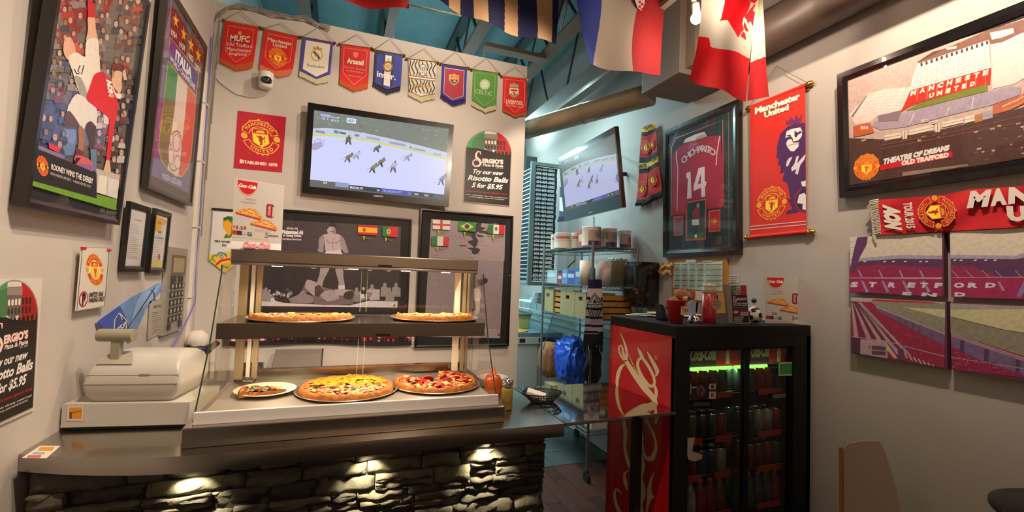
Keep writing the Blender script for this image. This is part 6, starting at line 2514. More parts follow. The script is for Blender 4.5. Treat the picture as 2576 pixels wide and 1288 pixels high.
def offer_stand(label, cor, pl, foot, dirn, cut=False):
    q = quadmap(*cor)
    t = thing('offer_stand', label, 'sign', tuple(pl.hit(*q(.5, 1.08))), 'acrylic stands with the slice and can offer')
    b = B()
    slab(b, [pl.hit(*p) for p in cor], -pl.n * .003)
    obj('card', b, mat('card_grey', 'b9b3ab', .35, coat=.4), t)
    b = B()
    c4 = [pl.hit(*p) for p in cor]
    o_ = pl.n * .0015
    b.faces.new([b.verts.new(p + o_ * 2) for p in (c4[3], c4[2], c4[1], c4[0])])
    obj('acrylic_front', b, glass_mat('acrylic', ior=1.2), t)
    # foot: acrylic bent forward
    b = B()
    w0, w1 = c4[3], c4[2]
    sp = (w1 - w0) * .04
    f0 = [w0 + o_, w1 + o_, w1 + sp + foot, w0 - sp + foot]
    slab(b, f0, pl.n * .002)
    obj('acrylic_foot', b, mat('acrylic_foot', 'b8b4ae', .15, coat=.6), t)
    A = Art(Plane(pl.p + pl.n * .0006, pl.n))
    P = lambda *a: [q(*p) for p in a]
    # red half disc
    pts = [(.09, .04)] + [(.275 - .20 * math.cos(a * PI / 14) * 1, .045 + .215 * math.sin(a * PI / 14) * 1.0) for a in range(0, 15)] + [(.475, .045)]
    A.poly(P(*[(u, v) for u, v in [(.27 - .215 * math.cos(a * PI / 16), .03 + .225 * math.sin(a * PI / 16)) for a in range(17)]]), 'd8a8a4')
    A.poly(P(*[(u, v) for u, v in [(.27 - .20 * math.cos(a * PI / 16), .03 + .21 * math.sin(a * PI / 16)) for a in range(17)]]), 'b8181a')

    def T(st, u0, u1, v, h, c_, bold=.02, sh=0):
        A.text(st, q(u0, v), q(u1, v), q(u0, v - h), c_, bold, sh)
    T('Coca', .10, .25, .135, .055, 'ece0dc', .05, .4)
    T('-Cola', .265, .44, .135, .055, 'ece0dc', .05, .4)
    T('better', .24, .46, .32, .033, 'b8827c', .0)
    T('together', .15, .46, .375, .033, 'b8827c', .0)
    for du, dv in ((0, 0), (.305, .155)):
        A.poly(P((.05 + du, .545 + dv), (.10 + du, .53 + dv), (.55 + du, .60 + dv), (.59 + du, .61 + dv), (.56 + du, .63 + dv), (.07 + du, .565 + dv)), 'a8381c')
        A.poly(P((.06 + du, .535 + dv), (.17 + du, .485 + dv), (.30 + du, .46 + dv), (.44 + du, .462 + dv), (.50 + du, .51 + dv), (.60 + du, .585 + dv), (.58 + du, .61 + dv), (.10 + du, .55 + dv)), 'd08c48')
        A.poly(P((.10 + du, .53 + dv), (.19 + du, .49 + dv), (.31 + du, .468 + dv), (.42 + du, .47 + dv), (.47 + du, .52 + dv), (.55 + du, .585 + dv)), 'e0ac5c')
        for i, (u, v) in enumerate(((.22, .49), (.33, .47), (.40, .485), (.28, .50), (.38, .535), (.23, .515), (.45, .51), (.47, .55), (.32, .53), (.16, .525), (.53, .58))):
            A.ell(q(u + du, v + dv), abs(q(.035, 0)[0] - q(0, 0)[0]), abs(q(0, .008)[1] - q(0, 0)[1]), 'a8582c', 8)
            A.h -= A.STEP * .9
        A.h += A.STEP * 2
    A.poly(P((.665, .37), (.69, .345), (.80, .355), (.82, .38), (.815, .555), (.79, .575), (.69, .565), (.665, .545)), '7c1c20')
    A.poly(P((.69, .37), (.76, .375), (.76, .55), (.69, .545)), 'b04a48')
    A.poly(P((.79, .385), (.815, .39), (.81, .54), (.785, .57)), 'c8b8b4')
    A.text('Cola', q(.735, .53), q(.74, .38), q(.70, .53), 'd8a8a4', .03)
    if not cut:
        T('$', .02, .055, .785, .035, 'a82c38', .01)
    T('5.25' if not cut else '25', .065 if not cut else .17, .285, .80, .045, 'a82c38', .02)
    A.poly(P((.01, .825), (.105, .83), (.105, .89), (.01, .885)), 'a03428')
    A.poly(P((.105, .83), (.20, .835), (.20, .895), (.105, .89)), '3c2420')
    A.poly(P((.22, .85), (.29, .84), (.29, .88), (.22, .885)), 'b8a8a8')
    A.poly(P((.31, .838), (.40, .843), (.40, .90), (.31, .895)), '3c6a4c')
    A.line(P((.33, .87), (.36, .855), (.385, .86)), 1, 'b8c4b4')
    T('2 slices of pizza with a 355ml can of Coca-Cola', .45, .89, .79, .012, '8a8078', .0)
    T('served in our shop daily', .45, .77, .815, .012, '8a8078', .0)
    A.line(P((.72, .835), (.68, .835), (.67, .855), (.73, .875), (.72, .90), (.67, .905), (.66, .885)), 1.4, '3a3230')
    T('ERGIO\u2019S', .745, .93, .885, .028, '3a3230', .03)
    A.line(P((.01, .93), (.75, .94)), .6, 'a09890')
    A.build('print', t)
    return t, q


fy = 2.40
pl = PY(fy)
so = RectF((0, 0, 0), 0, 0, 0, 1, 1)
P_s = Plane((-.36, 2.36, 1.8), (0, -1, -.04))
t3, q = offer_stand('acrylic stand with pizza slices and drink can standing on the display case roof', ((589.5, 446), (716, 466.5), (708, 614), (583, 606)), P_s, Vector((0, -.07, -.032)), None)
A = Art(Plane(P_s.hit(640, 612) + Vector((0, -.045, -.008)), Vector((0, -.42, .9))), base=.002)
A.text('Coca-Cola', (611, 622), (680, 626), (613, 608), 'd8686c', .05, .35)
A.build('print', t3)
# ------------------------------------------------------------------ cash register
aR = R(-9)
ex, ey, ez = Vector((math.cos(aR), math.sin(aR), 0)), Vector((-math.sin(aR), math.cos(aR), 0)), Vector((0, 0, 1))
O = Vector((-.938, 2.172, ZT))


def LR(x, y, z_): return O + ex * x + ey * y + ez * z_


t = thing('cash_register', 'cream plastic cash register with drawer and raised customer display at the counter end', 'cash register', tuple(LR(.2, .2, 0)))
cream = mat('register_cream', 'b7b2a8', .38, noise_s=3, noise_a=.04)
cream2 = mat('register_grey', '9c9686', .35)
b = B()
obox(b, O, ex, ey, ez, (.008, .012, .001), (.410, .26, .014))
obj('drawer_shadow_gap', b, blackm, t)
b = B()
obox(b, O, ex, ey, ez, (0, 0, .014), (.420, .272, .098))
dr = obj('drawer', b, cream, t, bevel=.004)
b = B()
rings = []
for (x0, x1, y0, y1, z_) in ((.075, .345, .035, .33, .100), (.058, .362, .020, .35, .125), (.048, .375, .012, .36, .160), (.050, .375, .012, .365, .172), (.055, .372, .018, .368, .200), (.062, .368, .030, .368, .222), (.075, .358, .058, .35, .250), (.092, .342, .095, .31, .270), (.110, .325, .14, .27, .276)):
    ring = []
    rr_ = .018
    for (cx_, cy_, a0) in ((x1 - rr_, y0 + rr_, -90), (x1 - rr_, y1 - rr_, 0), (x0 + rr_, y1 - rr_, 90), (x0 + rr_, y0 + rr_, 180)):
        for k in range(4):
            a = R(a0 + k * 30)
            ring.append(b.verts.new(LR(cx_ + rr_ * math.cos(a), (cy_ + rr_ * math.sin(a)) * .75, z_)))
    rings.append(ring)
for r0, r1_ in zip(rings, rings[1:]):
    for k in range(len(r0)):
        b.faces.new((r0[k], r0[(k + 1) % len(r0)], r1_[(k + 1) % len(r0)], r1_[k]))
b.faces.new(rings[-1])
b.faces.new(rings[0][::-1])
obj('body', b, cream, t, auto=28)
b = B()
obox(b, O, ex, ey, ez, (.055, .0075, .166), (.368, .0105, .1690))
obj('seam', b, mat('seam_dark', '8a8270', .6), t)
b = B()
obox(b, O, ex, ey, ez, (.235, .0115, .1985), (.27, .0150, .2045))
obj('lid_notch', b, mat('seam_dark', ''), t)
# recess round the neck
b = B()
obox(b, O, ex, ey, ez, (.056, .0125, .2005), (.371, .0142, .2020))
obj('seam', b, mat('seam_dark', ''), t)
b = B()
slab(b, [LR(.080, .030, .238), LR(.200, .030, .238), LR(.180, .071, .2735), (LR(.105, .071, .2735))], ez * .003)
obj('recess', b, cream2, t)
b = B()
obox(b, O, ex, ey, ez, (.115, .045, .235), (.145, .070, .335))
nk = obj('display_neck', b, mat('display_olive', '8e8872', .35), t, bevel=.006)
b = B()
c0, c1 = LR(.065, .06, .345), LR(.185, .06, .345)
cyl(b, c0, c1, .0245, n=24)
obj('customer_display', b, mat('display_olive', ''), t, bevel=.004, auto=40)
b = B()
tube(b, [LR(.05, .22, .155), LR(.03, .23, .15), LR(.022, .24, .12), LR(.02, .22, .099)], .004, 6)
obj('power_cord', b, blackm, t)
pl = Plane(LR(0, -.0008, 0), -ey)
A = Art(pl)
z = Z(3.22, 140, 700)
A.poly(z((93, 1030), (232, 1030), (222, 1155), (92, 1155)), 'cdc4b2')
A.poly(z((112, 1047), (214, 1045), (212, 1138), (110, 1138)), 'd08a14')
A.poly(z((112, 1085), (132, 1085), (132, 1136), (112, 1136)), '6a3c14')
A.text('Interac', *z((112, 1098), (210, 1080), (112, 1082)), '5a3a14', .02)
A.build('sticker', t)
# card on counter
t = thing('card_sticker', 'white payment card sticker lying at the left end of the worktop', 'sticker', (-.89, 1.96, ZT))
pl = PZ(ZT + .001)
cc = [(55, 1152), (100, 1122), (152, 1122), (117, 1153)]
b = B()
slab(b, [pl.hit(*p) for p in cc], (0, 0, .0006))
obj('card', b, mat('card_white', 'cfc8bc', .4), t)
A = Art(PZ(ZT + .0018))
z = Z(3.68, 40, 1060)
A.poly(z((225, 238), (360, 238), (335, 270), (205, 270)), 'c8861c')
A.poly(z((170, 285), (275, 285), (262, 303), (150, 303)), '9a9aa8')
A.poly(z((115, 315), (238, 315), (225, 335), (100, 335)), 'b85a4c')
A.build('print', t)

# till hat / bag behind the register
t = thing('chef_hat_bag', 'white cap with dark band on a shelf behind the cash register', 'hat', (-.88, 3.62, 1.06))
pl3 = PY(3.62)
b = B()
c = pl3.hit(497, 862)
lathe(b, (c.x, 3.62, c.z - .02), [(.055, 0), (.066, .03), (.06, .07), (.035, .10), (0, .105)], 20)
for v in b.verts:
    v.co += Vector((.012, .012, .02)) * noise.noise(v.co * 22)
obj('crown', b, mat('hat_white', 'cfc6bc', .8, noise_s=10, bump=.3, bscale=12), t, smooth=True)
b = B()
lathe(b, (c.x, 3.62, c.z - .09), [(0, 0), (.06, 0), (.068, .03), (.068, .072), (0, .074)], 20)
obj('band', b, mat('hat_band', '16252c', .6), t, smooth=True)
b = B()
tube(b, [pl3.hit(490, 905), pl3.hit(520, 885), pl3.hit(548, 860)], .02, 8)
obj('strap', b, mat('strap_dark', '2a1c1c', .7), t, smooth=True)
# back counter with equipment seen through the glass
b = B()
box(b, (XL + .005, 3.20, .92), (.98, 3.78, .955))
wt2 = obj('steel_worktop', b, mat('back_steel', 'a8a298', .35, 1.0), None)
tag(wt2, 'steel back counter against the white wall, seen through the case', 'worktop')
b = B()
box(b, (XL + .02, 3.24, 0), (.96, 3.77, .92))
o = obj('back_counter_cabinet', b, mat('cab_grey', '9c958a', .5), None)
tag(o, 'plain grey cabinet under the steel back counter', 'cabinet')
t = thing('card_reader', 'dark angled payment terminal on the back counter', 'terminal', (-.52, 3.35, .955))
b = B()
slab(b, [(-.56, 3.30, .956), (-.44, 3.30, .956), (-.44, 3.36, 1.08), (-.56, 3.36, 1.08)], (0, .03, 0))
obj('body', b, black, t, bevel=.004)
b = B()
slab(b, [(-.55, 3.297, .975), (-.45, 3.297, .975), (-.45, 3.34, 1.06), (-.55, 3.34, 1.06)], (0, -.002, .001))
obj('screen', b, mat('reader_screen', '3a4048', .2), t)
t = thing('steel_tray', 'grey steel tray leaning on the wall behind the case', 'tray', (-.25, 3.7, .955))
b = B()
slab(b, [(-.42, 3.60, .957), (-.10, 3.60, .957), (-.10, 3.75, 1.10), (-.42, 3.75, 1.10)], (0, .008, 0))
obj('sheet', b, mat('tray_grey', '8a8076', .4, .6), t)
b = B()
tube(b, [(-.10, 3.60, .96), (-.10, 3.75, 1.10)], .006, 6)
obj('rim', b, steel_dk, t)

# ------------------------------------------------------------------ shaker, basket and bottles on the counter
c = PZ(ZT).hit(1278, 1032)
cx, cy = c.x, c.y + .02
t = thing('cheese_shaker', 'glass cheese shaker with a chrome lid beside the display case', 'shaker', (cx, cy, ZT))
b = B()
lathe(b, (cx, cy, ZT), [(0, 0.001), (.028, .001), (.031, .006), (.029, .03), (.028, .10), (.026, .115), (.025, .118)], 20)
obj('glass_jar', b, glass_mat('jar_glass', (.95, .95, .92), 1.45), t, auto=50)
b = B()
lathe(b, (cx, cy, ZT + .004), [(0, 0), (.026, 0), (.0265, .09), (.024, .097), (0, .094)], 20)
obj('grated_cheese', b, mat('cheese_yellow', 'a8903c', .9, noise_s=300, noise_a=.3, bump=.4, bscale=300), t, auto=50)
b = B()
lathe(b, (cx, cy, ZT + .112), [(.0275, 0), (.029, .004), (.029, .018), (.026, .025), (.014, .030), (0, .031)], 24)
obj('lid', b, chrome, t, auto=50)
t = thing('wire_basket', 'oval black mesh basket on the steel counter by the shaker', 'basket', (.99, 2.10, ZT))
b = B()
bc_ = Vector((.985, 2.13, ZT))
for k, (rr_, hz) in enumerate(((.058, .003), (.075, .018), (.092, .034), (.104, .048))):
    pts = [bc_ + Vector((rr_ * math.cos(a * PI / 14), rr_ * .72 * math.sin(a * PI / 14), hz)) for a in range(29)]
    tube(b, pts, .0035 if k in (0, 3) else .0022, 5)
for k in range(44):
    a = k * 2 * PI / 44
    tube(b, [bc_ + Vector((rr_ * math.cos(a + tw), rr_ * .72 * math.sin(a + tw), hz)) for rr_, hz, tw in ((.0, .003, 0), (.058, .003, .1), (.075, .018, .0), (.092, .034, .1), (.104, .048, .0))], .0022, 4)
o = obj('mesh', b, mat('wire_black', '14110f', .5, .3), t)
t = thing('napkins', 'small stack of white paper napkins leaning in the mesh basket', 'napkins', (.95, 2.10, ZT + .02))
for k in range(6):
    b = B()
    o_ = Vector((0, 0, .0035 * k))
    slab(b, [Vector(p) + o_ for p in ((.895, 2.12, ZT + .04), (.925, 2.17, ZT + .045), (1.005, 2.13, ZT + .022), (.980, 2.075, ZT + .018))], (0, 0, .003))
    obj('napkin', b, mat('napkin', 'd8d2c6', .8), t)
t = thing('sauce_bottle', 'orange squeeze sauce bottle behind the right side of the case', 'bottle', (.80, 2.33, ZT))
b = B()
lathe(b, (.79, 2.34, ZT), [(0, .001), (.044, .001), (.046, .01), (.045, .075), (.036, .095), (.015, .103), (.007, .14), (0, .141)], 20)
obj('body', b, mat('sauce_orange', 'b8501c', .3, coat=.5), t, auto=50)
t = thing('plastic_tub', 'white plastic bowl behind the sauce bottle', 'bowl', (.84, 2.52, ZT))
b = B()
lathe(b, (.84, 2.50, ZT), [(0, .001), (.06, .001), (.085, .05), (.09, .055), (.085, .052), (.058, .006), (0, .006)], 28)
obj('bowl', b, mat('bowl_white', 'b8b2a8', .4), t, auto=50)
# ================================================================== drinks fridge
FX0, FX1, FY0, FY1, FZ = 1.562, 2.505, 1.835, 2.42, 1.482
t = thing('drinks_fridge', 'tall black two-door glass drinks fridge with a red lettered side', 'fridge', (2.03, 2.12, 0))
fb = mat('fridge_black', '080808', .55, spec=.3)
b = B()
box(b, (FX0, FY0, FZ - .055), (FX1, FY1, FZ))
obj('top_panel', b, fb, t, bevel=.006)
b = B()
box(b, (FX0, FY0 + .004, .05), (FX0 + .03, FY1, FZ - .055))
obj('side_panel', b, mat('fridge_red', 'b50d12', .28, coat=.4), t, bevel=.002)
b = B()
box(b, (FX1 - .03, FY0, .05), (FX1, FY1, FZ - .055))
box(b, (FX0, FY1 - .03, .05), (FX1, FY1, FZ - .055))
box(b, (FX0, FY0, .02), (FX1, FY1, .09))
obj('cabinet_shell', b, fb, t)
b = B()
box(b, (FX0, FY0, .09), (FX0 + .085, FY0 + .03, FZ - .055))
box(b, (FX1 - .13, FY0, .09), (FX1, FY0 + .03, FZ - .055))
box(b, (FX0 + .085, FY0, FZ - .115), (FX1 - .13, FY0 + .03, FZ - .055))
box(b, (FX0 + .085, FY0, .09), (FX1 - .13, FY0 + .03, .16))
obj('front_surround', b, fb, t, bevel=.003)
ix0, ix1, iz0, iz1 = FX0 + .085, FX1 - .13, .16, FZ - .115
mid = ix0 + (ix1 - ix0) * .535
for (a, c_, yy) in ((ix0, mid + .02, FY0 + .008), (mid - .02, ix1, FY0 + .018)):
    b = B()
    box(b, (a, yy, iz0), (a + .012, yy + .012, iz1))
    box(b, (c_ - .035 if a == ix0 else c_ - .012, yy, iz0), (c_, yy + .012, iz1))
    if a != ix0:
        box(b, (a, yy, iz0), (a + .035, yy + .012, iz1))
    box(b, (a, yy, iz0), (c_, yy + .012, iz0 + .02))
    box(b, (a, yy, iz1 - .012), (c_, yy + .012, iz1))
    dd = obj('door', b, fb, t)
    b = B()
    b.faces.new([b.verts.new(p) for p in ((a + .012, yy + .006, iz0 + .02), (c_ - .012, yy + .006, iz0 + .02), (c_ - .012, yy + .006, iz1 - .012), (a + .012, yy + .006, iz1 - .012))])
    obj('glass_pane', b, glass_mat('fridge_glass', (.82, .86, .80), 1.5), dd)
b = B()
box(b, (ix0 - .004, FY0 - .014, 1.15), (ix0 + .004, FY0 + .006, 1.20))
obj('handle', b, chrome, t)
b = B()
box(b, (FX0 + .031, FY1 - .05, .16), (FX1 - .031, FY1 - .031, FZ - .06))
obj('liner', b, mat('fridge_liner', '20241f', .6), t)
# interior header print
hy = FY0 + .05
b = B()
box(b, (ix0, hy, 1.265), (ix1, hy + .01, iz1))
obj('header_board', b, mat('header_dark', '2a0a0a', .5), t)
pl = PY(hy - .001)
z = Z(2.5357, 1500, 780)
A = Art(pl)
A.poly(z((590, 222), (765, 218), (765, 358), (588, 362)), '2c0d0c')
A.poly(z((765, 216), (940, 212), (938, 350), (765, 356)), '8a1210')
A.poly(z((985, 210), (1100, 208), (1100, 332), (985, 335)), '2c0d0c')
A.poly(z((1100, 208), (1262, 205), (1262, 330), (1100, 332)), '8a1210')
for (x, y, w_, s_) in ((598, 322, 165, 'Coca-Cola'), (988, 300, 115, 'Coca-Cola')):
    A.text(s_, *z((x, y), (x + w_, y - 8), (x + 2, y - 75)), '8f9268', .05, .3)
for x, y in ((838, 222), (1164, 208)):
    A.poly(z((x - 4, y), (x + 4, y), (x + 5, y + 40), (x + 13, y + 60), (x + 11, y + 90), (x + 13, y + 120), (x - 13, y + 122), (x - 11, y + 90), (x - 13, y + 60), (x - 5, y + 40)), 'a8a468')
A.text('OPEN HAPPINESS', *z((785, 292), (905, 288), (785, 280)), 'a83c30', .02)
A.build('print', t)
# green tube light in the fridge
for a, c_ in ((ix0 + .005, mid - .01), (mid + .012, ix1 - .09)):
    b = B()
    cyl(b, (a, FY0 + .10, 1.245), (c_, FY0 + .10, 1.245), .009, n=10)
    obj('tube_lamp', b, mat('green_tube', 'b8ffb0', .5, emit='58ff38', es=3.5), t)
lamp('AREA', 'fridge_light', ((ix0 + ix1) / 2, FY0 + .11, 1.235), 1.3, (.45, 1.0, .38), ((ix0 + ix1) / 2, FY0 + .2, 0), .6, sy=.03)
lamp('AREA', 'header_fill', ((ix0 + ix1) / 2, FY0 + .035, 1.25), .12, (.8, 1.0, .6), ((ix0 + ix1) / 2, FY0 + .055, 1.40), .6, sy=.02)  # unseen light added to brighten the header print
# shelves and price rails
rails = [1.115, .885, .70, .50]
canc = ['6a1c1c', '5c3020', '2c4a30', '3a3a44', '70201c', '24304a', '7c7c78']
gi = 0
for si, sz in enumerate(rails):
    b = B()
    for k in range(12):
        y = FY0 + .07 + k * .04
        cyl(b, (ix0 + .005, y, sz), (ix1 + .06, y, sz), .0025, n=5)
    obj('wire_shelf', b, mat('shelf_wire', '3c3c3a', .5), t)
    for a, c_ in ((ix0 + .01, ix0 + .14), (ix0 + .23, mid - .05), (mid + .03, mid + .07), (mid + .14, ix1 - .03)):
        b = B()
        box(b, (a, FY0 + .052, sz - .016), (c_, FY0 + .058, sz + .014))
        obj('price_rail', b, mat('rail_red', '8c1414', .5), t)
rnd = random.Random(17)
can_m = {}
proto = {}
names_ = {'can': 'drink can on the %s fridge shelf', 'bottle': 'plastic drink bottle on the %s fridge shelf'}
for si, sz in enumerate(rails):
    kind = ('can', 'can', 'can', 'bottle')[si]
    nm = ('top', 'second', 'third', 'lowest')[si]
    n = 11
    for k in range(n):
        x = ix0 + .04 + k * (ix1 - ix0 - .06) / (n - 1)
        if abs(x - mid) < .022:
            continue
        side = 'left' if x < mid else 'right'
        for rowk in range(2):
            y = FY0 + .10 + rowk * .075
            ci = (k // 2 + si * 2) % len(canc)
            key = (kind, ci)
            lb = '%s %s, %s from the left in the %s row of the %s fridge shelf' % (('red', 'brown', 'green', 'grey', 'dark red', 'navy', 'silver')[ci], kind, ordn(k + 1), ('front', 'back')[rowk], nm)
            gp = 'drinks on the %s fridge shelf, %s door' % (nm, side)
            if key not in proto:
                tt = thing('drink_' + kind, lb, kind, (x, y, sz + .003), gp)
                b = B()
                if kind == 'can':
                    lathe(b, (x, y, sz + .003), [(0, 0), (.024, 0), (.032, .008), (.032, .105), (.026, .118)], 14)
                else:
                    lathe(b, (x, y, sz + .003), [(0, 0), (.030, 0), (.032, .01), (.032, .075), (.028, .085), (.031, .11), (.012, .145), (.012, .155)], 14)
                obj('body', b, mat('can_' + canc[ci], canc[ci], .3, .3, noise_s=25, noise_a=.5), tt, auto=45)
                b = B()
                if kind == 'can':
                    lathe(b, (x, y, sz + .003), [(.026, .118), (.027, .122), (.024, .119), (0, .119)], 14)
                else:
                    lathe(b, (x, y, sz + .003), [(.014, .152), (.014, .170), (0, .170)], 14)
                obj('lid' if kind == 'can' else 'cap', b, chrome if kind == 'can' else mat('cap_red', 'b03020', .4), tt, auto=45)
                proto[key] = tt
            else:
                src = proto[key]
                tt = src.copy()
                COL.objects.link(tt)
                tt.location = (x, y, sz + .003)
                tt['label'] = lb
                tt['group'] = gp
                for ch in src.children:
                    c2 = ch.copy()
                    COL.objects.link(c2)
                    c2.parent = tt
# stickers on the doors
pl = PY(FY0 + .003)
pl2 = PY(FY0 + .012)


def stk(name, label, polys, pl_, txt=()):
    tt = thing(name, label, 'sticker', tuple(pl_.hit(*polys[0][0][0])))
    A = Art(pl_)
    for p, c_ in polys:
        A.poly(p, c_)
    for a in txt:
        A.text(*a)
    A.build('print', tt)


stk('door_sticker', 'white square-pair payment sticker on the left fridge door', [(z((718, 470), (762, 470), (762, 567), (718, 567)), 'a8a298'), (z((732, 478), (750, 478), (750, 498), (732, 498)), '3a2020'), (z((718, 505), (762, 505), (762, 520), (718, 520)), '2c2a28'),
                      (z((730, 532), (748, 532), (748, 552), (730, 552)), 'a02824')], pl)
stk('door_sticker', 'dark photo sticker of a drink and fist on the left fridge door', [(z((588, 478), (708, 474), (712, 568), (588, 568)), '1c1018'), (z((598, 490), (640, 488), (640, 496), (598, 500)), '8c8484'),
                      (z((655, 475), (672, 476), (690, 500), (695, 520), (680, 545), (660, 550), (665, 530), (680, 515), (668, 500)), '6a3c3c'), (z((640, 495), (655, 488), (665, 510), (650, 545), (638, 530)), '583034')], pl)
stk('door_sticker', 'green square sticker with a pale border on the right fridge door', [(z((1162, 332), (1272, 330), (1272, 418), (1162, 420)), '9aa88c'), (z((1170, 342), (1264, 340), (1264, 408), (1170, 411)), '2f8028')], pl2,
    [('PUSH', *z((1182, 362), (1230, 360), (1182, 352)), '1c5a1c', .02)])
stk('door_sticker', 'grey arrow sticker low on the right fridge door', [(z((1116, 550), (1135, 535), (1208, 533), (1208, 553), (1135, 565)), '4c5450')], pl2)
stk('door_sticker', 'dim arrow sticker on the left fridge door', [(z((620, 588), (720, 585), (732, 597), (720, 612), (620, 612)), '2c302c')], pl)
stk('door_sticker', 'torn white sticker low at the left edge of the left fridge door', [(z((582, 815), (630, 812), (618, 860), (612, 900), (650, 912), (678, 925), (670, 950), (630, 965), (590, 955), (580, 930)), '8a8270')], pl)
# lettering on the red side, traced in strokes
pl = PX(FX0 - .0008)
A = Art(pl)
z = Z(2.190, 1290, 700)
k_ = 1 / 2.19
cr = 'd8c49a'


def S(pts, ws): A.line(z(*pts), [w_ * k_ for w_ in ws], cr)


def smooth(pts, ws, n=5):
    P, W = [], []
    m_ = len(pts)
    for i in range(m_ - 1):
        p0, p1, p2, p3 = pts[max(i - 1, 0)], pts[i], pts[i + 1], pts[min(i + 2, m_ - 1)]
        for k in range(n):
            s_ = k / n
            q_ = [0.5 * ((2 * p1[c]) + (-p0[c] + p2[c]) * s_ + (2 * p0[c] - 5 * p1[c] + 4 * p2[c] - p3[c]) * s_ * s_ + (-p0[c] + 3 * p1[c] - 3 * p2[c] + p3[c]) * s_ ** 3) for c in (0, 1)]
            P.append(tuple(q_))
            W.append(ws[i] + (ws[i + 1] - ws[i]) * s_)
    P.append(pts[-1])
    W.append(ws[-1])
    S(P, W)


z26 = Z(2.6133, 1290, 660)


def SW(*a):
    global z, k_
    zo, ko = z, k_
    z, k_ = z26, 1 / 2.6133
    smooth([p[:2] for p in a], [p[2] for p in a])
    z, k_ = zo, ko


SW((703, 458, 1), (728, 510, 10), (745, 565, 18), (752, 615, 16), (750, 655, 3))
SW((752, 650, 4), (728, 640, 10), (706, 600, 13), (698, 565, 11), (708, 546, 8), (720, 556, 10), (728, 600, 18), (750, 655, 26), (790, 720, 34), (830, 775, 40), (870, 830, 40), (915, 880, 36), (940, 930, 30), (950, 1000, 30), (938, 1060, 14))
SW((762, 605, 3), (792, 675, 6), (824, 742, 4))
SW((738, 668, 8), (712, 690, 22), (695, 730, 26), (686, 790, 20), (692, 860, 10), (712, 925, 8), (708, 965, 4))
SW((822, 562, 3), (836, 590, 20), (850, 622, 26), (846, 632, 18))
SW((850, 628, 18), (828, 642, 18), (822, 680, 20), (838, 730, 24), (868, 780, 24), (900, 812, 22), (926, 808, 18), (932, 775, 18), (914, 722, 20), (886, 672, 20), (856, 632, 18))
SW((884, 588, 3), (905, 625, 18), (932, 675, 26), (950, 715, 28), (944, 742, 14), (932, 750, 4))
SW((928, 800, 16), (944, 850, 22), (938, 900, 20))
A.ell(z((791, 436))[0], 9 * k_, 13 * k_, cr, 16)
A.ell(z((791, 436))[0], 7.5 * k_, 11.5 * k_, 'b50d12', 16)
A.text('R', *z((787, 441), (795, 441), (787, 430)), cr, .02)
smooth([(612, 780), (622, 850), (618, 930), (632, 1000), (650, 1060)], [22, 24, 16, 20, 8])
smooth([(735, 775), (765, 835), (786, 890), (788, 940), (770, 988), (742, 992), (722, 960), (715, 900)], [24, 16, 12, 18, 28, 26, 16, 8])
smooth([(690, 800), (705, 880), (695, 950), (712, 1030), (700, 1100), (716, 1180), (700, 1250), (720, 1330)], [30, 34, 30, 38, 34, 36, 34, 30])
smooth([(640, 1060), (618, 1075), (620, 1120), (632, 1165)], [4, 14, 20, 10])
smooth([(600, 1185), (572, 1160), (562, 1195), (572, 1250), (600, 1310), (620, 1380)], [5, 10, 14, 18, 22, 16])
A.poly(z((786, 1058), (760, 1100), (742, 1150), (738, 1210), (748, 1260), (762, 1225), (782, 1200), (768, 1190), (764, 1150), (770, 1105)), cr)
smooth([(745, 1230), (740, 1300), (760, 1380)], [20, 12, 10])
A.build('lettering', t)

# ------------------------------------------------------------------ things on the fridge
T_ = FZ + .001


def fp(x, y=800): return PZ(T_).hit(x, y)


# tip cup with soft toy
t = thing('tip_cup', 'red paper cup labelled Tips standing on the fridge corner', 'cup', (1.78, 1.985, T_))
c = fp(1709, 814)
b = B()
lathe(b, (c.x, c.y + .03, T_), [(0, 0), (.034, 0), (.050, .118), (.053, .120), (.050, .122), (.046, .118), (.031, .006), (0, .006)], 28)
obj('body', b, mat('cup_red', 'b3181a', .35, coat=.3), t, auto=50)
cupc = Vector((c.x, c.y + .03, T_))
pl = PY(c.y - .022)
z = Z(5.855, 1640, 640)
A = Art(pl)
A.poly(z((428, 765), (530, 770), (520, 895), (420, 890)), 'b89c78')
A.text('Tips', *z((440, 840), (528, 842), (440, 790)), '2c241c', .02)
A.build('label_card', t)
t = thing('plush_toy', 'brown plush toy with a floppy ear sitting in the tip cup', 'toy', tuple(cupc + Vector((-.02, .02, .10))))
fur = mat('fur_brown', '8c5424', .95, noise_s=120, noise_a=.3, bump=.8, bscale=160, sheen=.4)
pt = PY(cupc.y + .015)
hc = pt.hit(1715, 745)
b = B()
sphere(b, hc, .040, 18, (1.1, .95, .95))
obj('head', b, fur, t, smooth=True)
b = B()
e0, e1 = pt.hit(1710, 738), pt.hit(1721, 722)
tube(b, [e0, e0.lerp(e1, .5), e1], [.016, .017, .007], 10)
obj('ear', b, fur, t, smooth=True)
b = B()
sphere(b, pt.hit(1732, 748) , .018, 12)
obj('ear', b, fur, t, smooth=True)
b = B()
sphere(b, pt.hit(1713, 751) + Vector((0, -.036, 0)), .017, 12, (1.2, .8, .9))
sn = obj('muzzle', b, mat('fur_pale', 'c09878', .9, bump=.5, bscale=200), t, smooth=True)
b = B()
sphere(b, pt.hit(1715, 750) + Vector((0, -.052, .003)), .006, 8)
obj('nose', b, blackm, sn, smooth=True)
b = B()
tube(b, [pt.hit(1700, 752), pt.hit(1686, 762), pt.hit(1678, 778)], [.018, .019, .014], 10)
obj('arm', b, fur, t, smooth=True)
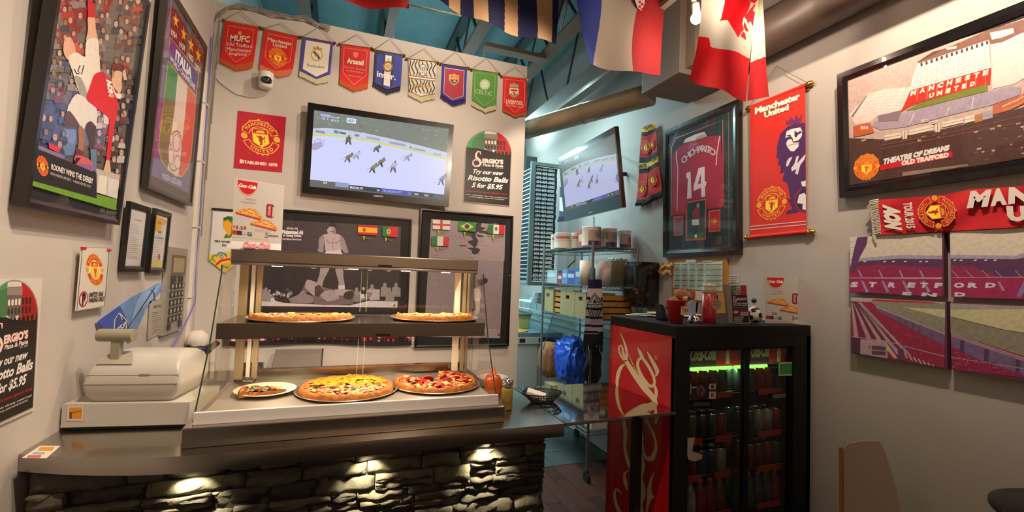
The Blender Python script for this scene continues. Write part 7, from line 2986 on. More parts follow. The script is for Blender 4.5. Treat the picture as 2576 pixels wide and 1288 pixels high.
# black tape dispenser, receipts
t = thing('tape_dispenser', 'black plastic tape dispenser at the back corner of the fridge top', 'tape dispenser', tuple(fp(1680, 806)))
o_ = fp(1682, 806)
b = B()
slab(b, [o_ + Vector(p) for p in ((-.05, .0, 0), (.05, 0, 0), (.052, 0, .02), (-.01, 0, .03), (-.035, 0, .085), (-.055, 0, .09), (-.05, 0, .05))], (0, .05, 0))
obj('body', b, black, t, bevel=.004)
rp = random.Random(3)
t = thing('paper_stack', 'loose white receipts and notes piled on the fridge top', 'papers', tuple(fp(1640, 796)))
for k, (x, y) in enumerate(((1610, 795), (1640, 797), (1625, 793), (1665, 799), (1745, 800), (1760, 797))):
    c = fp(x, y) + Vector((.0, .05, .0015 + k * .0016))
    b = B()
    a = R(rp.uniform(-40, 40))
    obox(b, c, Vector((math.cos(a), math.sin(a), 0)), Vector((-math.sin(a), math.cos(a), 0)), ez, (-.055, -.035, 0), (.055, .035, .0012))
    obj('receipt', b, mat('paper_white', ''), t)
t = thing('white_plate', 'white saucer behind the tape dispenser on the fridge', 'plate', tuple(fp(1663, 785)))
c = Vector((1.85, 2.36, T_))
b = B()
lathe(b, c, [(0, .012), (.03, .012), (.055, .022), (.056, .024), (.03, .015), (0, .015)], 28)
obj('dish', b, mat('plate_white', ''), t, auto=40)
t = thing('note_cards', 'pale blue folded note cards standing between the cup and the thermos', 'papers', tuple(fp(1748, 810)))
pl = PY(2.02)
for p4, c_ in (((( 1730, 765), (1742, 755), (1757, 762), (1752, 790), (1747, 793), (1729, 793)), 'a3b4cc'), (((1752, 760), (1765, 763), (1768, 785), (1750, 787)), 'b4bcc4')):
    b = B()
    slab(b, [pl.hit(*p) for p in p4], (0, .004, 0))
    obj('card', b, mat('card_' + c_, c_, .6), t)
# bell
c = fp(1758, 813)
t = thing('counter_bell', 'chrome counter call bell on the front edge of the fridge top', 'bell', (c.x, c.y + .035, T_))
cb_ = Vector((c.x, c.y + .035, T_))
b = B()
lathe(b, cb_, [(0, 0), (.040, 0), (.041, .006), (.032, .009), (0, .009)], 28)
obj('base', b, black, t, auto=40)
b = B()
lathe(b, cb_, [(.034, .011), (.033, .020), (.024, .034), (.012, .040), (0, .041)], 28)
obj('dome', b, chrome, t, smooth=True)
b = B()
cyl(b, cb_ + Vector((0, 0, .040)), cb_ + Vector((0, 0, .047)), .004, n=10)
obj('button', b, chrome, t, auto=40)
# red thermos
c = fp(1795, 812)
cc = Vector((c.x, c.y + .035, T_))
t = thing('red_cup_tall', 'tall red travel cup with a white frothy lid and black handle', 'cup', tuple(cc))
b = B()
lathe(b, cc, [(0, 0), (.0365, 0), (.038, .004), (.0385, .160), (0, .160)], 32)
obj('body', b, mat('cup_red', ''), t, auto=50)
b = B()
lathe(b, cc, [(.0385, .160), (.0395, .164), (.0385, .195), (0, .195)], 32)
obj('collar', b, mat('collar_pale', 'a89a88', .5), t, auto=50)
b = B()
for k in range(13):
    a = k * 2 * PI / 12
    sphere(b, cc + (Vector((.024 * math.cos(a), .024 * math.sin(a), .203)) if k < 12 else Vector((0, 0, .208))), .0125, 10, (1, 1, .8))
obj('froth_lid', b, mat('froth_white', 'd8cfc0', .7), t, smooth=True)
b = B()
tube(b, [cc + Vector(p) for p in ((.037, 0, .155), (.055, 0, .152), (.060, 0, .12), (.058, 0, .09), (.037, 0, .075))], .0045, 8)
obj('handle', b, black, t, smooth=True)
A = Art(PY(cc.y - .0392))
A.ell((1801.5, 766), 12.5, 14, 'b49a80', 24)
A.text('Hot', (1795, 762), (1807, 762), (1795, 757), 'a06050')
A.text('Drinks', (1793, 770), (1810, 769), (1793, 765), 'a06050')
A.build('round_label', t)
# leaflet stand
t = thing('leaflet_stand', 'upright menu leaflet stand with a red white green photo on the fridge', 'sign', tuple(fp(1855, 814)))
pl = PY(1.945)
z = Z(5.855, 1640, 640)
b = B()
slab(b, [pl.hit(*p) for p in z((1160, 455), (1392, 450), (1440, 1022), (1190, 1015))], (0, .02, 0))
obj('card', b, mat('card_grey', ''), t)
b = B()
slab(b, [pl.hit(*p) for p in z((1075, 440), (1160, 455), (1190, 1015), (1125, 1000))], (0, .012, 0))
obj('side_flap', b, mat('flap_grey', '8c847c', .5), t)
A = Art(Plane(pl.p - Vector((0, .001, 0)), pl.n))
A.poly(z((1166, 462), (1386, 458), (1430, 1005), (1196, 1000)), '1c1616')
A.poly(z((1172, 470), (1245, 468), (1240, 530), (1185, 590)), '4c8a34')
A.poly(z((1245, 468), (1310, 466), (1310, 590), (1200, 600), (1240, 500)), 'a8a49a')
A.poly(z((1305, 466), (1385, 463), (1395, 605), (1305, 595)), 'a01c28')
for k in range(4):
    A.line(z((1205, 520 + k * 22), (1250, 505 + k * 22), (1305, 512 + k * 22)), 1.4, '1c2a20')
A.line(z((1232, 620), (1200, 625), (1200, 650), (1245, 665), (1240, 690), (1200, 690), (1190, 665)), 2.2, 'd8c8c4')
A.text('ERGIO\u2019S', *z((1250, 675), (1390, 672), (1252, 640)), 'd8b4b4', .04)
A.text('604-469-6005', *z((1190, 722), (1402, 730), (1190, 706)), 'c8bcb8', .04)
A.text('604-469-6006', *z((1194, 750), (1404, 758), (1194, 734)), 'c8bcb8', .04)
A.text('take out or delivery', *z((1196, 782), (1406, 780), (1196, 770)), '9c9490', .02)
A.poly(z((1200, 800), (1410, 795), (1425, 905), (1205, 905)), '6a1c28')
A.ell(z((1235, 848))[0], 6, 3.5, 'b8b4b8', 12)
A.poly(z((1300, 850), (1412, 845), (1418, 905), (1305, 908)), '9a847c')
for k in range(6):
    A.line(z((1206, 920 + k * 14), (1350 - k * 4, 918 + k * 14)), 1.1, 'b8b0ac')
A.build('print', t)
# football bottle
c = fp(1912, 815)
cc = Vector((c.x, c.y + .042, T_))
t = thing('football_bottle', 'black and white football shaped bottle with a small ball stopper', 'bottle', tuple(cc))
b = B()
lathe(b, cc, [(0, .002), (.02, .0)] + [(.0455 * math.cos(a * PI / 20), .0455 + .0455 * math.sin(a * PI / 20)) for a in range(-8, 8)] + [(.014, .090), (.0115, .098), (.0115, .112), (.013, .114), (0, .114)], 32)
obj('body', b, mat('ball_white', 'c8c4c0', .12, coat=.8), t, auto=50)
b = B()
for th, ph in ((-90, 5), (-140, 40), (-40, 40), (-160, -15), (-22, -8), (-120, -50), (-60, -50), (-90, 62), (60, 20), (120, 20), (90, -30), (180, 15), (0, 50)):
    d = Vector((math.cos(R(th)) * math.cos(R(ph)), math.sin(R(th)) * math.cos(R(ph)), math.sin(R(ph))))
    s_ = d.orthogonal().normalized()
    u_ = d.cross(s_)
    ring = [b.verts.new(cc + Vector((0, 0, .0455)) + (d + (s_ * math.cos(k * 2 * PI / 5) + u_ * math.sin(k * 2 * PI / 5)) * .36).normalized() * .0474) for k in range(5)]
    cv = b.verts.new(cc + Vector((0, 0, .0455)) + d * .0478)
    for k in range(5):
        b.faces.new((ring[k], ring[(k + 1) % 5], cv))
o = obj('pentagons', b, mat('pent_black', '0c0c0e', .2, coat=.5), t)
b = B()
sphere(b, cc + Vector((0, 0, .127)), .0145, 14)
obj('stopper', b, mat('pent_black', ''), t, smooth=True)
# second offer stand
P_s = Plane((2.33, 1.955, 1.6), (-.1, -1, -.03))
offer_stand('acrylic stand with pizza slices and drink can standing on the fridge top', ((1922, 694), (2028, 697), (2026, 816), (1926, 815)), P_s, Vector((0, -.05, -.003)), None, cut=True)
# ================================================================== wire rack
RX0, RX1, RY0, RY1 = 2.005, 2.455, 3.40, 4.40
t = thing('wire_rack', 'chrome wire shelving rack on wheels between the fridge and the kitchen', 'shelf', ((RX0 + RX1) / 2, 3.9, 0))
rm = mat('rack_chrome', '8f9492', .3, .9)
for x, y in ((RX0, RY0), (RX1, RY0), (RX0, RY1), (RX1, RY1)):
    b = B()
    cyl(b, (x, y, .10), (x, y, 2.02), .0125, n=12)
    obj('post', b, rm, t, auto=40)
    b = B()
    cyl(b, (x - .012, y, .045), (x + .012, y, .045), .045, n=18)
    cyl(b, (x, y, .05), (x, y, .11), .012, n=8)
    obj('caster', b, blackm, t, auto=40)
SH = [1.985, 1.645, 1.352, .42]
for sz in SH:
    b = B()
    for dz in (0, -.032):
        for a, c_ in (((RX0, RY0), (RX1, RY0)), ((RX0, RY1), (RX1, RY1)), ((RX0, RY0), (RX0, RY1)), ((RX1, RY0), (RX1, RY1))):
            cyl(b, (*a, sz + dz - .004), (*c_, sz + dz - .004), .0042, n=6)
    for k in range(34):
        y = RY0 + (k + .5) * (RY1 - RY0) / 34
        cyl(b, (RX0, y, sz - .002), (RX1, y, sz - .002), .0022, n=4, caps=False)
        for x in (RX0, RX1):
            cyl(b, (x, y - .014, sz - .006), (x, y + .014, sz - .034), .0026, n=4, caps=False)
    for k in range(16):
        x = RX0 + (k + .5) * (RX1 - RX0) / 16
        for y in (RY0, RY1):
            cyl(b, (x - .012, y, sz - .006), (x + .012, y, sz - .034), .0026, n=4, caps=False)
    obj('wire_shelf', b, rm, t)
b = B()
cyl(b, (RX0, RY1 - .25, SH[2] - .03), (RX0 + .02, RY1 - .01, .95), .005, n=6)
obj('brace', b, rm, t)


def on_rack(x, y, yv, zb): return PY(yv).hit(x, y)


# cans on top
cm = mat('can_white', 'c9c5be', .35, .1)


def can(name, label, px0, px1, ytop, y, zb, h, body, draws, cat='can', grp=None):
    a, c_ = PY(y).hit(px0, ytop), PY(y).hit(px1, ytop)
    r_ = (c_ - a).length / 2
    cx_ = (a.x + c_.x) / 2
    tt = thing(name, label, cat, (cx_, y + r_, zb), grp)
    b = B()
    lathe(b, (cx_, y + r_, zb), [(0, 0), (r_, 0), (r_, .006), (r_ * .985, .01), (r_ * .985, h - .01), (r_, h - .006), (r_, h), (r_ * .93, h), (r_ * .93, h - .006), (0, h - .006)], 36)
    obj('body', b, body, tt, auto=35)
    for (a0, a1, v0, v1, col) in draws:
        b = B()
        n = 10
        vs = []
        for k in range(n + 1):
            an = R(a0 + (a1 - a0) * k / n)
            for v in (v0, v1):
                vs.append(b.verts.new((cx_ + r_ * .999 * math.cos(an), y + r_ + r_ * .999 * math.sin(an), zb + h * v)))
        for k in range(n):
            b.faces.new((vs[2 * k], vs[2 * k + 2], vs[2 * k + 3], vs[2 * k + 1]))
        obj('label_patch', b, mat('lab_' + col, col, .4, noise_s=22, noise_a=.35), tt)
    return tt


zt = SH[0] + .001
G = 'big tomato cans on the top rack shelf'
D1 = [(-138, -45, .27, .82, '9a8878'), (-95, -60, .42, .68, '6a6a98'), (-138, -45, .03, .27, '3a2c5c'), (-72, -46, .06, .25, 'a84038')]
can('food_can', 'big white can with a village picture, leftmost of three on the top shelf', 1479, 1522, 590, 3.44, zt, .172, cm, D1, grp=G)
can('food_can', 'big white can with a village picture, middle of three on the top shelf', 1523, 1562, 590, 3.47, zt, .172, cm, D1, grp=G)
can('food_can', 'big white can with a village picture, right of three on the top shelf', 1563, 1596, 590, 3.52, zt, .170, cm, [(-150, -45, .25, .80, '9a9088'), (-85, -50, .34, .66, 'a83c38'), (-150, -45, .03, .25, '3a2c44'), (-100, -55, .05, .24, 'b83c34')], grp=G)
t = thing('food_carton', 'red and yellow fruit carton left of the big cans on the top shelf', 'box', (2.04, 3.72, zt))
b = B()
a, c_ = PX(RX0 + .02).hit(1456, 590), PX(RX0 + .02).hit(1478, 590)
box(b, (RX0 + .02, c_.y, zt), (RX0 + .13, a.y, zt + .165))
obj('carton', b, mat('carton_red', 'b83c20', .5), t, bevel=.002)
b = B()
box(b, (RX0 + .0185, c_.y + .004, zt + .05), (RX0 + .131, a.y - .004, zt + .115))
obj('picture_band', b, mat('band_yellow', 'c4a86a', .5, noise_s=20, noise_a=.3), t)
G = 'white tubs with red lettering on the top rack shelf'
for x0, x1, y, nm in ((1391, 1407, 4.15, 'leftmost small'), (1406, 1444, 3.92, 'large middle'), (1443, 1458, 3.86, 'right small')):
    tt = can('food_tub', '%s of the white tubs with red print on the top shelf' % nm, x0, x1, 595, y, zt, .15, mat('tub_white', 'bdb8aa', .45), [(-170, -60, .62, .80, 'a85c50'), (-190, -10, .50, .54, '9a948a')], 'tub', G)
# second shelf
zt = SH[1] + .001
G = 'paper rolls on the second rack shelf'
for x0, x1, y, nm in ((1466, 1490, 3.50, 'left'), (1511, 1546, 3.45, 'right')):
    a, c_ = PY(y).hit(x0, 700), PY(y).hit(x1, 700)
    r_ = (c_.x - a.x) / 2
    tt = thing('paper_roll', '%s white paper towel roll standing on the second shelf' % nm, 'paper roll', (a.x + r_, y + r_, zt), G)
    b = B()
    lathe(b, (a.x + r_, y + r_, zt), [(r_ * .35, 0), (r_, 0), (r_, .215), (r_ * .35, .215), (r_ * .35, .0)], 32)
    obj('roll', b, mat('roll_white', 'cbc4b8', .85, bump=.1, bscale=60), tt, auto=40)
a, c_ = PY(3.62).hit(1545, 700), PY(3.62).hit(1585, 700)
r_ = (c_.x - a.x) / 2
t = thing('storage_bucket', 'beige bucket with a crumpled plastic liner on the second shelf', 'bucket', (a.x + r_, 3.62 + r_, zt))
b = B()
lathe(b, (a.x + r_, 3.62 + r_, zt), [(0, 0), (r_ * .86, 0), (r_, .22), (r_ * 1.05, .225), (r_ * 1.05, .24), (r_ * .95, .24), (r_ * .82, .01), (0, .01)], 32)
obj('bucket', b, mat('bucket_beige', 'a89a74', .45), t, auto=40)
b = B()
rnd = random.Random(5)
for k in range(14):
    an = k * 2 * PI / 14
    sphere(b, (a.x + r_ + r_ * .8 * math.cos(an), 3.62 + r_ + r_ * .8 * math.sin(an), zt + .245), .022, 8, (1.2, 1.2, rnd.uniform(.4, 1)))
obj('liner', b, mat('liner_clear', 'c8c4ba', .3), t, smooth=True)
for (x0, x1, z0, z1_, col, nm, lab) in ((1376, 1402, 0, .13, '8ea2a0', 'clear_tub', 'clear plastic tub, leftmost on the second shelf'), (1402, 1415, .0, .10, '8c2c34', 'red_box', 'small red and white box beside the clear tub'),
                                       (1414, 1428, 0, .135, '5a86b0', 'blue_box', 'pale blue box on the second shelf'), (1427, 1447, 0, .13, '3c4c98', 'glove_box', 'blue and grey box with a logo on the second shelf'),
                                       (1446, 1465, 0, .155, '3c6ca4', 'blue_box', 'tall blue box beside the paper roll')):
    pl = PX(RX0 + .03)
    a, c_ = pl.hit(x0, 690), pl.hit(x1, 690)
    t = thing(nm, lab, 'box' if 'tub' not in nm else 'tub', (RX0 + .09, (a.y + c_.y) / 2, zt))
    b = B()
    box(b, (RX0 + .03, c_.y + .003, zt), (RX0 + .17, a.y - .003, zt + z1_))
    obj('body', b, mat('bx_' + col, col, .4, noise_s=18, noise_a=.25), t, bevel=.003)
    b = B()
    box(b, (RX0 + .0285, c_.y + .02, zt + z1_ * .45), (RX0 + .030, a.y - .02, zt + z1_ * .75))
    obj('label_patch', b, mat('bx_label', 'a8b4bc', .5), t)
# crates
zt = SH[2] + .001
wood = mat('crate_wood', 'b07c34', .7, noise_s=14, noise_a=.2, stretch=(1, .2, 4))
mdf = mat('crate_end', '94865a', .7, noise_s=30, noise_a=.1)
G = 'wooden crates on the third rack shelf'
Y = [4.36, 3.97, 3.96, 3.74, 3.73, 3.50]
pl = PX(RX0)


def crate(lab, y0, y1, x0, x1, slats_front=False, end=True):
    tt = thing('wooden_crate', lab, 'crate', ((x0 + x1) / 2, (y0 + y1) / 2, zt), G)
    H_ = .215
    if end:
        pass
    return tt, H_


for (xa, xb, lab, full) in ((1363, 1389, 'wooden crate with a hand hole, farthest left on the third shelf', 1), (1407, 1443, 'wooden crate with a hand hole, middle of the third shelf', 1), (1444, 1471, 'wooden crate with a hand hole behind the striped scarf', 1)):
    a, c_ = pl.hit(xa, 750), pl.hit(xb, 750)
    y1, y0 = a.y, c_.y
    tt = thing('wooden_crate', lab, 'crate', (RX0 + .16, (y0 + y1) / 2, zt), G)
    H_ = .225
    ym = (y0 + y1) / 2
    for xx in (RX0 + .012, RX0 + .30):
        b = B()
        hw = min(.035, (y1 - y0) * .25)
        for (p0, p1, q0, q1) in ((y0, y1, 0, .15), (y0, y1, .185, H_), (y0, ym - hw, .15, .185), (ym + hw, y1, .15, .185)):
            box(b, (xx, p0, zt + q0), (xx + .012, p1, zt + q1))
        obj('end_panel', b, mdf, tt)
    for k in range(4):
        for yy in (y0 + .001, y1 - .009):
            b = B()
            box(b, (RX0 + .026, yy, zt + .008 + k * .056), (RX0 + .298, yy + .008, zt + .046 + k * .056))
            obj('slat', b, wood, tt, bevel=.001)
# slatted crate seen between and the long one at the front
a, c_ = pl.hit(1389, 750), pl.hit(1407, 750)
t = thing('wooden_crate', 'slatted wooden crate side between the two hand holed crates', 'crate', (RX0 + .2, a.y, zt), G)
for k in range(4):
    b = B()
    box(b, (RX0 + .03, c_.y + .005, zt + .006 + k * .054), (RX0 + .042, a.y - .005, zt + .042 + k * .054))
    obj('slat', b, wood, t, bevel=.001)
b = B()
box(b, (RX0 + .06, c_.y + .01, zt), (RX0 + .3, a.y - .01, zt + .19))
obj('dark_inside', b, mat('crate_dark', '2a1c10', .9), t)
t = thing('wooden_crate', 'orange slatted wooden crate at the front end of the third shelf', 'crate', (RX0 + .24, RY0 + .1, zt), G)
for k in range(4):
    for yy in (RY0 + .012, RY0 + .11):
        b = B()
        box(b, (RX0 + .03, yy, zt + .004 + k * .054), (RX1 - .03, yy + .01, zt + .046 + k * .054))
        obj('slat', b, wood, t, bevel=.0015)
for xx in (RX0 + .04, RX1 - .055):
    b = B()
    box(b, (xx, RY0 + .0221, zt), (xx + .015, RY0 + .11, zt + .215))
    obj('end_post', b, mat('crate_dark', ''), t)
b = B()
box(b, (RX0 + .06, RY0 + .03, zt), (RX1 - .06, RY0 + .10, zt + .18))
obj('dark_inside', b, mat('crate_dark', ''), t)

# striped scarf on the near post
pl = PY(RY0 - .045)
t = thing('striped_scarf', 'navy and white striped football scarf hanging from the near rack post', 'scarf', tuple(pl.hit(1495, 860)))


def scf(x, y, u, v):
    if v < .135:
        return '1e1c40'
    if v > .83:
        return '15131c'
    yy = 703 + v * 167
    for a_, b_ in ((748, 756), (775, 780), (797, 803), (818, 824), (834, 840)):
        if a_ < yy - (u - .5) * 2 < b_ and (yy > 770 or u < .18 or u > .85):
            return '1c1a26'
    return 'd6d2d4' if v < .45 else 'b0acb6'


z = Z(4.0265, 1340, 540)
cloth('fabric', t, ((1480, 703), (1514, 703), (1518, 868), (1467, 868)), pl, scf, 40, 110, wave=lambda u, v: .02 * math.sin(u * PI) + .004 * math.sin(v * 12 + u * 5))
A = Art(Plane(pl.p - Vector((0, .027, 0)), pl.n))
A.line(z((552, 915), (590, 845), (600, 840), (630, 790), (665, 845), (672, 840), (705, 910)), 2.4, '1c1a26')
A.line(z((585, 895), (628, 815), (675, 895)), 2.2, '1c1a26')
A.poly(z((605, 895), (630, 850), (655, 895)), '1c1a26')
A.poly(z((550, 908), (706, 905), (706, 950), (552, 950)), '1c1a26')
A.text('WHITECAPS', *z((556, 942), (700, 940), (556, 916)), 'c8c4c8', .05)
A.text('FC', *z((610, 972), (650, 970), (610, 950)), '1c1a26', .05)
A.line(z((555, 955), (600, 1040), (628, 985), (660, 1040), (703, 952)), 2.4, '1c1a26')
A.line(z((590, 960), (628, 1052), (668, 960)), 2.2, '1c1a26')
A.build('emblem', t, art_mat('knit_ink', .85))
b = B()
for k in range(12):
    x = 1469 + k * 4.2
    tube(b, [pl.hit(x, 866), pl.hit(x + rnd.uniform(-2, 2), 882 + rnd.uniform(-4, 6))], .006, 5)
o = obj('fringe', b, mat('fringe_black', ''), t)
o['kind'] = 'stuff'
# dark jackets / bag under the scarf
t = thing('hanging_bag', 'dark bag hanging on the rack below the striped scarf', 'bag', (2.03, 3.37, .75))
b = B()
sphere(b, PY(3.42).hit(1492, 925), .10, 24, (.8, .35, 2.0))
for v in b.verts:
    v.co.x += .03 * noise.noise(v.co * 9)
    v.co.z += .03 * noise.noise(v.co * 7)
obj('body', b, mat('bag_dark', '14151a', .6, noise_s=6, noise_a=.4, bump=.5, bscale=9), t, smooth=True)


def sack(name, label, c, r3, col, rough, seed, cat, amp=.18, fold=3.2, extra=None):
    tt = thing(name, label, cat, (c[0], c[1], c[2] - r3[2]))
    b = B()
    bmesh.ops.create_icosphere(b, subdivisions=5, radius=1)
    for v in b.verts:
        p = v.co.copy()
        n_ = noise.fractal(Vector((p.x * fold + seed, p.y * fold, p.z * fold * .6)), .6, 2.1, 4)
        rid = abs(noise.noise(Vector((p.x * fold * 1.6 + seed, p.y * fold * 1.6, p.z * fold)))) * 1.4
        k = 1 + amp * n_ - amp * .5 * rid
        sq = Vector((math.copysign(abs(p.x) ** .75, p.x), math.copysign(abs(p.y) ** .75, p.y), math.copysign(abs(p.z) ** .7, p.z)))
        v.co = Vector((c[0] + sq.x * r3[0] * k, c[1] + sq.y * r3[1] * k, max(c[2] - r3[2], c[2] + sq.z * r3[2] * k)))
    obj('body', b, mat('sack_' + col, col, rough, coat=.4 if rough < .3 else 0), tt, smooth=True)
    return tt


zb = SH[3]
p = PX(RX0 + .10).hit(1425, 905)
sack('plastic_bag', 'full bright blue plastic bag on the rack, below the crates', (p.x + .05, p.y, p.z - .02), (.13, .21, .24), '1646ac', .33, 3, 'bag', .17, 2.3)
tt = thing('bag_top', 'x', 'bag', (0, 0, 0))
bpy.data.objects.remove(tt)
p = PX(RX0 + .12).hit(1380, 905)
sack('paper_bag', 'brown paper sack standing left of the blue bag', (p.x + .03, p.y + .02, p.z), (.12, .16, .19), '8a5830', .8, 9, 'bag', .06, 2.0)
p = PX(RX0 + .12).hit(1380, 962)
t = thing('flour_box', 'tan carton under the brown paper sack on the rack', 'box', (p.x + .05, p.y, zb))
b = B()
box(b, (RX0 + .03, 3.60, zb), (RX1 - .05, RY1 - .04, p.z + .035))
obj('carton', b, mat('carton_tan', '8c7a54', .8, noise_s=5, noise_a=.1), t, bevel=.004)
t = thing('white_package', 'white package with a red stripe on the lowest rack shelf', 'box', (2.12, 3.5, zb))
b = B()
box(b, (RX0 + .05, RY0 + .03, zb), (RX0 + .36, RY0 + .16, zb + .07))
obj('pack', b, mat('pack_white', 'b8b4ac', .5), t, bevel=.004)
b = B()
box(b, (RX0 + .2, RY0 + .0285, zb + .01), (RX0 + .3, RY0 + .03, zb + .03))
obj('red_stripe', b, mat('red_tape', ''), t)

# ================================================================== kitchen beyond
t = thing('pizza_box_stack_holder', 'tall metal rail holding the stack of black pizza boxes', 'rack', (2.1, 4.9, 1.66))
SX0, SX1, SY0, SZ0, SZ1 = 1.985, 2.30, 4.72, 1.655, 2.955
al = mat('alu', '7f8c8c', .35, .8)
b = B()
box(b, (SX0 - .045, SY0 - .04, SZ0 - .05), (SX0 + .008, SY0 - .006, SZ1 + .045))
obj('corner_post', b, al, t, bevel=.002)
b = B()
box(b, (SX0 - .03, SY0 - .03, SZ1 + .005), (SX1 + .05, SY0 + .01, SZ1 + .045))
obj('cross_rail', b, al, t, bevel=.002)
b = B()
box(b, (SX0 - .03, SY0 - .03, SZ0 - .05), (SX1 + .03, SY0 + .01, SZ0 - .008))
obj('cross_rail', b, al, t, bevel=.002)
b = B()
box(b, (SX0 - .02, SY0, SZ0 - .05), (SX1 + .03, SY0 + .42, SZ0 - .03))
obj('bottom_plate', b, al, t)
NB = 27
hb = (SZ1 - SZ0) / NB
bm_ = mat('box_black', '121214', .6)
be = mat('box_edge', '8fa0a8', .6)
src = None
for k in range(NB):
    zz_ = SZ0 + k * hb
    rx = random.Random(k).uniform(-.006, .006)
    kk_ = NB - 1 - k
    lab = 'black pizza box with a printed phone number, ' + ('topmost' if kk_ == 0 else 'lowest' if k == 0 else ordn(kk_ + 1) + ' from the top' if kk_ < 14 else ordn(k + 1) + ' from the bottom') + ' of the tall stack'
    if src is None:
        tt = thing('pizza_box', lab, 'box', (SX0, SY0, zz_), 'pizza boxes in the tall stack')
        b = B()
        box(b, (SX0, SY0, zz_ + .002), (SX1 - .02, SY0 + .36, zz_ + hb * .66))
        obj('box', b, bm_, tt)
        b = B()
        box(b, (SX0 - .004, SY0 - .001, zz_ + hb * .66), (SX1 - .018, SY0 + .36, zz_ + hb * .96))
        obj('lid', b, bm_, tt)
        b = B()
        box(b, (SX0 - .006, SY0 + .02, zz_ + hb * .70), (SX0 - .0045, SY0 + .36, zz_ + hb * .95))
        obj('pale_edge', b, be, tt)
        A = Art(PY(SY0 - .0015))
        pa, pb_ = Vector((SX0 + .035, SY0 - .0015, zz_ + hb * .15)), Vector((SX0 + .265, SY0 - .0015, zz_ + hb * .15))

        def topx(p):
            d = p - CAM
            zc = d.dot(_f)
            return (1288 + F_PX * d.dot(RT) / zc, 644 - F_PX * d.dot(UP) / zc)
        A.text('604-469-6005', topx(pa), topx(pb_), topx(pa + Vector((0, 0, hb * .62))), 'c2cccc', .03)
        A.build('lettering', tt)
        src = tt
    else:
        tt = src.copy()
        COL.objects.link(tt)
        tt['label'] = lab
        tt.location = (SX0 + rx, SY0 + rx * .5 + .003, zz_)
        for ch in src.children:
            c2 = ch.copy()
            COL.objects.link(c2)
            c2.parent = tt
# wall shelf, tubs
t = thing('kitchen_wire_shelf', 'white wire shelf on the kitchen wall left of the rack', 'shelf', (2.35, 5.25, 1.33))
b = B()
for y in [4.80 + k * .05 for k in range(22)]:
    cyl(b, (2.20, y, 1.385), (2.52, y, 1.385), .004, n=5)
for z_ in (1.385, 1.30):
    cyl(b, (2.20, 4.80, z_), (2.20, 5.86, z_), .007, n=6)
for y in (4.82, 5.0, 5.18, 5.36, 5.54, 5.72):
    cyl(b, (2.20, y, 1.30), (2.20, y, 1.385), .006, n=6)
obj('wire_shelf', b, mat('wire_white', 'b8c0c0', .4), t)
b = B()
cyl(b, (2.21, 5.3, 1.30), (2.52, 5.3, 1.07), .009, n=6)
obj('brace', b, mat('wire_white', ''), t)
for x, y, h_, nm, lb, n_ in ((2.30, 5.12, .065, 'foam_tray', 'white foam container on the white wire shelf', 1), (2.36, 4.93, .028, 'foam_plate', 'white plate in the stack on the white wire shelf', 8)):
    for k in range(n_):
        tt = thing(nm, lb if n_ == 1 else ordn(k + 1) + ' white plate from the bottom of the stack on the white wire shelf', 'container', (x, y, 1.39 + k * h_), None if n_ == 1 else 'plates stacked on the wire shelf')
        b = B()
        box(b, (x - .09, y - .10, 1.39 + k * h_ + .001), (x + .09, y + .10, 1.39 + k * h_ + h_ * .85))
        obj('body', b, mat('foam_white', 'bcc6c6', .7), tt, bevel=.006)
tt = thing('foam_tray', 'upper white foam container stacked on the other', 'container', (2.30, 5.12, 1.456))
b = B()
box(b, (2.23, 5.03, 1.456), (2.37, 5.20, 1.51))
obj('body', b, mat('foam_white', ''), tt, bevel=.01)
t = thing('waste_bin', 'small bin with a yellow liner under the wall shelf', 'bin', (2.28, 5.45, 1.06))
b = B()
p = PY(5.3).hit(1320, 800)
slab(b, [(p.x - .075, 5.3, 1.052), (p.x + .065, 5.3, 1.052), (p.x + .085, 5.3, 1.215), (p.x - .09, 5.3, 1.215)], (0, .15, 0))
obj('liner', b, mat('liner_yellow', '9a9c5c', .6, noise_s=9, noise_a=.2), t, bevel=.01)
b = B()
box(b, (p.x - .095, 5.29, 1.215), (p.x + .09, 5.46, 1.23))
obj('rim', b, mat('rim_green', '3c4c38', .5), t)
t = thing('prep_table', 'long kitchen prep table with a pale front panel and dark edge', 'table', (1.9, 5.2, 0))
b = B()
box(b, (1.50, 4.90, 1.00), (2.50, 6.1, 1.05))
obj('table_top', b, mat('table_blue', '5c7c84', .4, .3), t, bevel=.003)
b = B()
box(b, (1.50, 4.885, .925), (2.21, 4.90, 1.0))
obj('edge_strip', b, mat('strip_pale', 'a8a49c', .5), t)
for x in (1.70, 1.95, 2.19):
    b = B()
    box(b, (x, 4.88, .945), (x + .07, 4.8855, .99))
    obj('latch', b, black, t)
b = B()
box(b, (1.50, 4.91, 0), (2.19, 4.94, .925))
obj('front_panel', b, mat('panel_pale', 'a3a49e', .5), t)
b = B()
box(b, (1.50, 4.95, 0), (2.48, 6.08, .92))
obj('cabinet_body', b, mat('cab_grey', ''), t)
t = thing('pizza_peel', 'round wooden pizza board lying on the kitchen prep table', 'board', (1.90, 5.08, 1.05))
b = B()
lathe(b, (1.93, 5.12, 1.051), [(0, 0), (.20, 0), (.205, .006), (.20, .012), (0, .012)], 40)
obj('board', b, mat('peel_wood', 'a8762c', .5, noise_s=6, noise_a=.2, stretch=(1, 8, 1)), t, auto=40)
